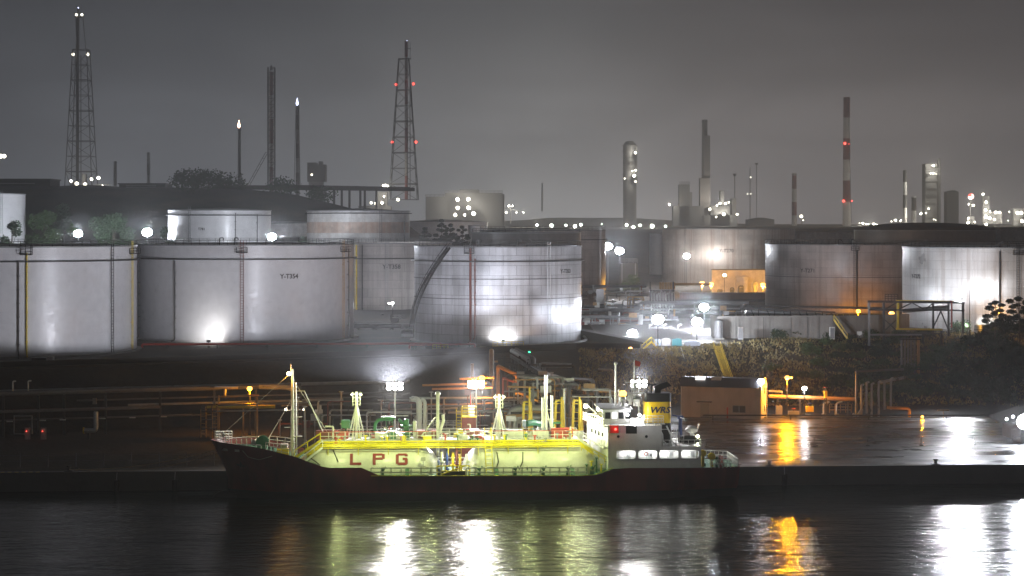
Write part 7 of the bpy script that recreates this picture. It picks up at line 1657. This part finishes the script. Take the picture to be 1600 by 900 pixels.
t = thing('yard_lamp', 'single white lamp glaring beside the short banded chimney', 'lamp', at(1252, 350, 2232)); m = MB(); m.beam(at(1253, 352, 2234), at(1253, 337, 2234), .6); m.put('pole', M['far_steel'], t); bulbs(t, [(1252, 338, 1.4), (1255, 344, .6)], 2229, 'lens_far', 1.4)
t = stack(1323, 13, 348, 152, 2248, 'tallest red and white banded chimney with red beacons', stripes('banding e', 6, 0.0, 150.3, (.55, .53, .52), (.17, .05, .05)), reds=[(1320, 224, 1.2), (1327, 225, .6), (1318, 314, 1.2), (1331, 314, .7)], taper=.78)
m = MB(); m.beam(at(1330, 348, 2238), at(1326, 160, 2238), .5)
for y in (226, 316): m.box(at(1323, y, 2248), (7.5, 7.5, .6))
m.put('gallery', M['far_steel'], t)
stack(1414, 6.5, 345, 266, 2325, 'slim grey and white chimney with three bands', stripes('banding f', 4, 0.0, 63.6, (.7, .7, .7), (.08, .08, .085)), taper=.9)
stack(1428, 7.5, 345, 307, 2294, 'short grey and white chimney beside the slim one', stripes('banding g', 2.2, -3.1, 31.0, (.7, .7, .7), (.07, .06, .06)), taper=.95)
t = thing('process_tower', 'tall dark process tower with lamps near its top', 'tower', at(1458, 345, 2325)); m = MB(); m.span((gx(1446, 2325), 2325, 20), (gx(1464, 2325), 2344, gz(256, 2325))); m.put('frame', M['far_steel'], t); m = MB(); m.lathe((gx(1467, 2334), 2334, 20), [(2.2, 0), (2.2, gz(248, 2325) - 20), (.01, gz(247, 2325) - 20)], 12); m.put('column', M['far_steel'], t)
m = MB()
for i in range(9): m.span((gx(1444, 2323), 2322.7, gz(340 - i * 9.5, 2325)), (gx(1471, 2323), 2324.2, gz(340 - i * 9.5, 2325) + .5))
m.put('gallery', M['far_steel'], t); bulbs(t, [(1459, 259, .9), (1458, 271, .8), (1454, 271, .6), (1463, 272, .4), (1447, 333, .8), (1451, 326, 1.0), (1439, 334, 1.0)], 2316, 'lens_far', 1.35)
t = thing('beacon_mast', 'dark mast carrying one big red beacon over white lamps', 'mast', at(1516, 345, 2248)); m = MB(); m.beam(at(1516, 352, 2248), at(1516, 307, 2248), .9); m.span(at(1512, 350, 2251), (gx(1522, 2251), 2257, gz(338, 2251))); m.put('mast', M['far_steel'], t); bulbs(t, [(1517, 307, 2.0)], 2241, 'lens_red', 1.35, 'beacon'); bulbs(t, [(1514, 319, .6), (1521, 321, 1.1), (1513, 341, .7), (1512.5, 348, 1.2), (1523, 347, .9)], 2241, 'lens_far', 1.35)
t = thing('cracker_column', 'slanting ladder of bright lamps on a far column', 'plant', at(1543, 345, 2248)); m = MB(); m.span(at(1536, 350, 2251), (gx(1546, 2251), 2258, gz(306, 2251))); m.span(at(1546, 350, 2251), (gx(1566, 2251), 2263, gz(331, 2251))); m.put('frame', M['far_steel'], t); bulbs(t, [(1536, 304, .9), (1541, 316, 1.2), (1540, 328, 1.1), (1541, 339, 1.2), (1547, 341, 1.2), (1554, 343, 1.1), (1541, 351, 1.1), (1556, 332, 1.3), (1562, 332, 1.2), (1547, 331, .5)], 2241, 'lens_far', 1.4)
t = thing('cracker_column', 'group of bright lamps on the far plant at the picture edge', 'plant', at(1590, 345, 2248)); m = MB(); m.span(at(1584, 352, 2251), (gx(1604, 2251), 2260, gz(326, 2251))); m.span(at(1596, 352, 2251), (gx(1640, 2251), 2260, gz(338, 2251))); m.put('frame', M['far_steel'], t); bulbs(t, [(1590, 333, 1.2), (1596, 333, 1.3), (1588, 357, 1.1), (1597, 346, 1.2), (1597, 357, 1.1), (1577, 331, .5), (1575, 345, .4), (1602, 351, 1)], 2241, 'lens_far', 1.4)
t = thing('yard_lamp_row', 'row of small lamps beyond the dark domed tank', 'lamps', at(1370, 350, 2092)); m = MB(); m.beam(at(1340, 352, 2096), at(1420, 354, 2096), .5)
for px in (1350, 1366, 1377, 1400): m.beam((gx(px, 2096), 2096, 25), at(px, 349, 2096), .4)
m.put('frame', M['far_steel'], t); bulbs(t, [(1348, 349, .8), (1354, 350, .6), (1343, 349, .4), (1365, 350, .9), (1370, 352, 1.0), (1377, 352, 1.0), (1357, 350, .4), (1393, 346, .6), (1399, 344, 1.1), (1407, 345, .6), (1459, 343, .6), (1462, 344, .5)], 2089, 'lens_far', 1.3)
t = thing('lamp_pair', 'pair of yellowish lamps cut by the picture edge, high in the mist', 'lamps', at(2, 250, 1550)); m = MB(); m.beam(at(-2, 290, 1550), at(-2, 243, 1550), .6); m.beam(at(-6, 244, 1550), at(8, 244, 1550), .5); m.put('mast', M['far_steel'], t); bulbs(t, [(1, 244, 1.3), (6.5, 244, 1.2)], 1547, 'lens_far', 1.4)
for x0, x1, y0, Y, la in ((1168, 1210, 343, 2200, 'low dark roof behind the rust streaked tank'), (1398, 1478, 352, 2170, 'low dark plant building behind the domed tank'), (1480, 1498, 300, 2640, 'faint narrow plant block in the mist')):
    t = thing('far_building', la, 'building', at((x0 + x1) / 2, 352, Y)); m = MB(); m.span((gx(x0, Y), Y, 20), (gx(x1, Y), Y + 20, gz(y0, Y))); m.put('wall', M['chimney_grey'], t); m = MB(); m.prism([(gx(x0, Y) - .5, Y - .5, gz(y0, Y)), (gx(x1, Y) + .5, Y - .5, gz(y0, Y)), (gx((x0 + x1) / 2, Y) + 3, Y - .5, gz(y0, Y) + 2.2), (gx((x0 + x1) / 2, Y) - 3, Y - .5, gz(y0, Y) + 2.2)], (0, 21, 0)); m.put('roof', M['roof_dark'], t, smooth=False)
# ================================================================== HAZE
HAZE = .00028
mz = bpy.data.materials.new('night mist'); mz.use_nodes = True; nt = mz.node_tree; nt.nodes.clear()
o_ = nt.nodes.new('ShaderNodeOutputMaterial'); v = nt.nodes.new('ShaderNodeVolumePrincipled'); v.inputs['Color'].default_value = (.93, .94, .96, 1); v.inputs['Density'].default_value = HAZE; v.inputs['Anisotropy'].default_value = .3
nt.links.new(v.outputs[0], o_.inputs['Volume'])
for px, py, Y, R, inten, la in ((617, 603, 309, 6, 6500, 'added halo volume round the foremost quay floodlight'), (744, 600, 309.5, 7, 2000, 'added halo volume round the middle quay floodlight'), (998, 599, 313, 6.5, 3600, 'added halo volume round the floodlight behind the funnel'),
    (122, 365, 603, 7, 2200, 'added halo volume round the lamp by the lit sapling'), (230, 363, 598, 7.5, 3300, 'added halo volume round the lamp by the big dark tree'), (425, 370, 545, 7, 3800, 'added halo volume round the lamp over the glossy white tank'),
    (959, 388, 697, 12, 5200, 'added halo volume round the twin yard lamps'), (1073, 400, 845, 10, 2800, 'added halo volume round the lamp before the rust streaked tank'), (988, 521, 470, 7, 300, 'added halo volume round the low lamp by the ribbed bank'),
    (1028, 499, 428, 7, 360, 'added halo volume round the lamp over the pump skid'), (1089, 503, 448, 7, 950, 'added halo volume round the lamp by the concrete wall'), (1100, 480, 500, 7.5, 1270, 'added halo volume round the upper lamp over the pipeway'), (1601, 659, 333.5, 6, 2400, 'added halo volume round the shed floodlight')):
    mm = bpy.data.materials.new('added lamp halo'); mm.use_nodes = True; nt = mm.node_tree; nt.nodes.clear(); oo = nt.nodes.new('ShaderNodeOutputMaterial'); vv = nt.nodes.new('ShaderNodeVolumePrincipled')
    vv.inputs['Color'].default_value = (.95, .96, 1, 1); vv.inputs['Density'].default_value = min(.008, 2.2 / inten); vv.inputs['Anisotropy'].default_value = .2; nt.links.new(vv.outputs[0], oo.inputs['Volume'])
    c = at(px, py, Y); m = MB(); m.ball(c, R, 24, 14); tag(m.put('mist', mm, loc=c), la, None, kind='stuff')  # scattering sphere added round each lamp to imitate its lens glare
m = MB(); m.span((-2600, -80, -6), (2900, 4300, 225)); hz = m.put('haze', mz, smooth=False); tag(hz, 'thin grey night mist over the harbour', None, kind='stuff')
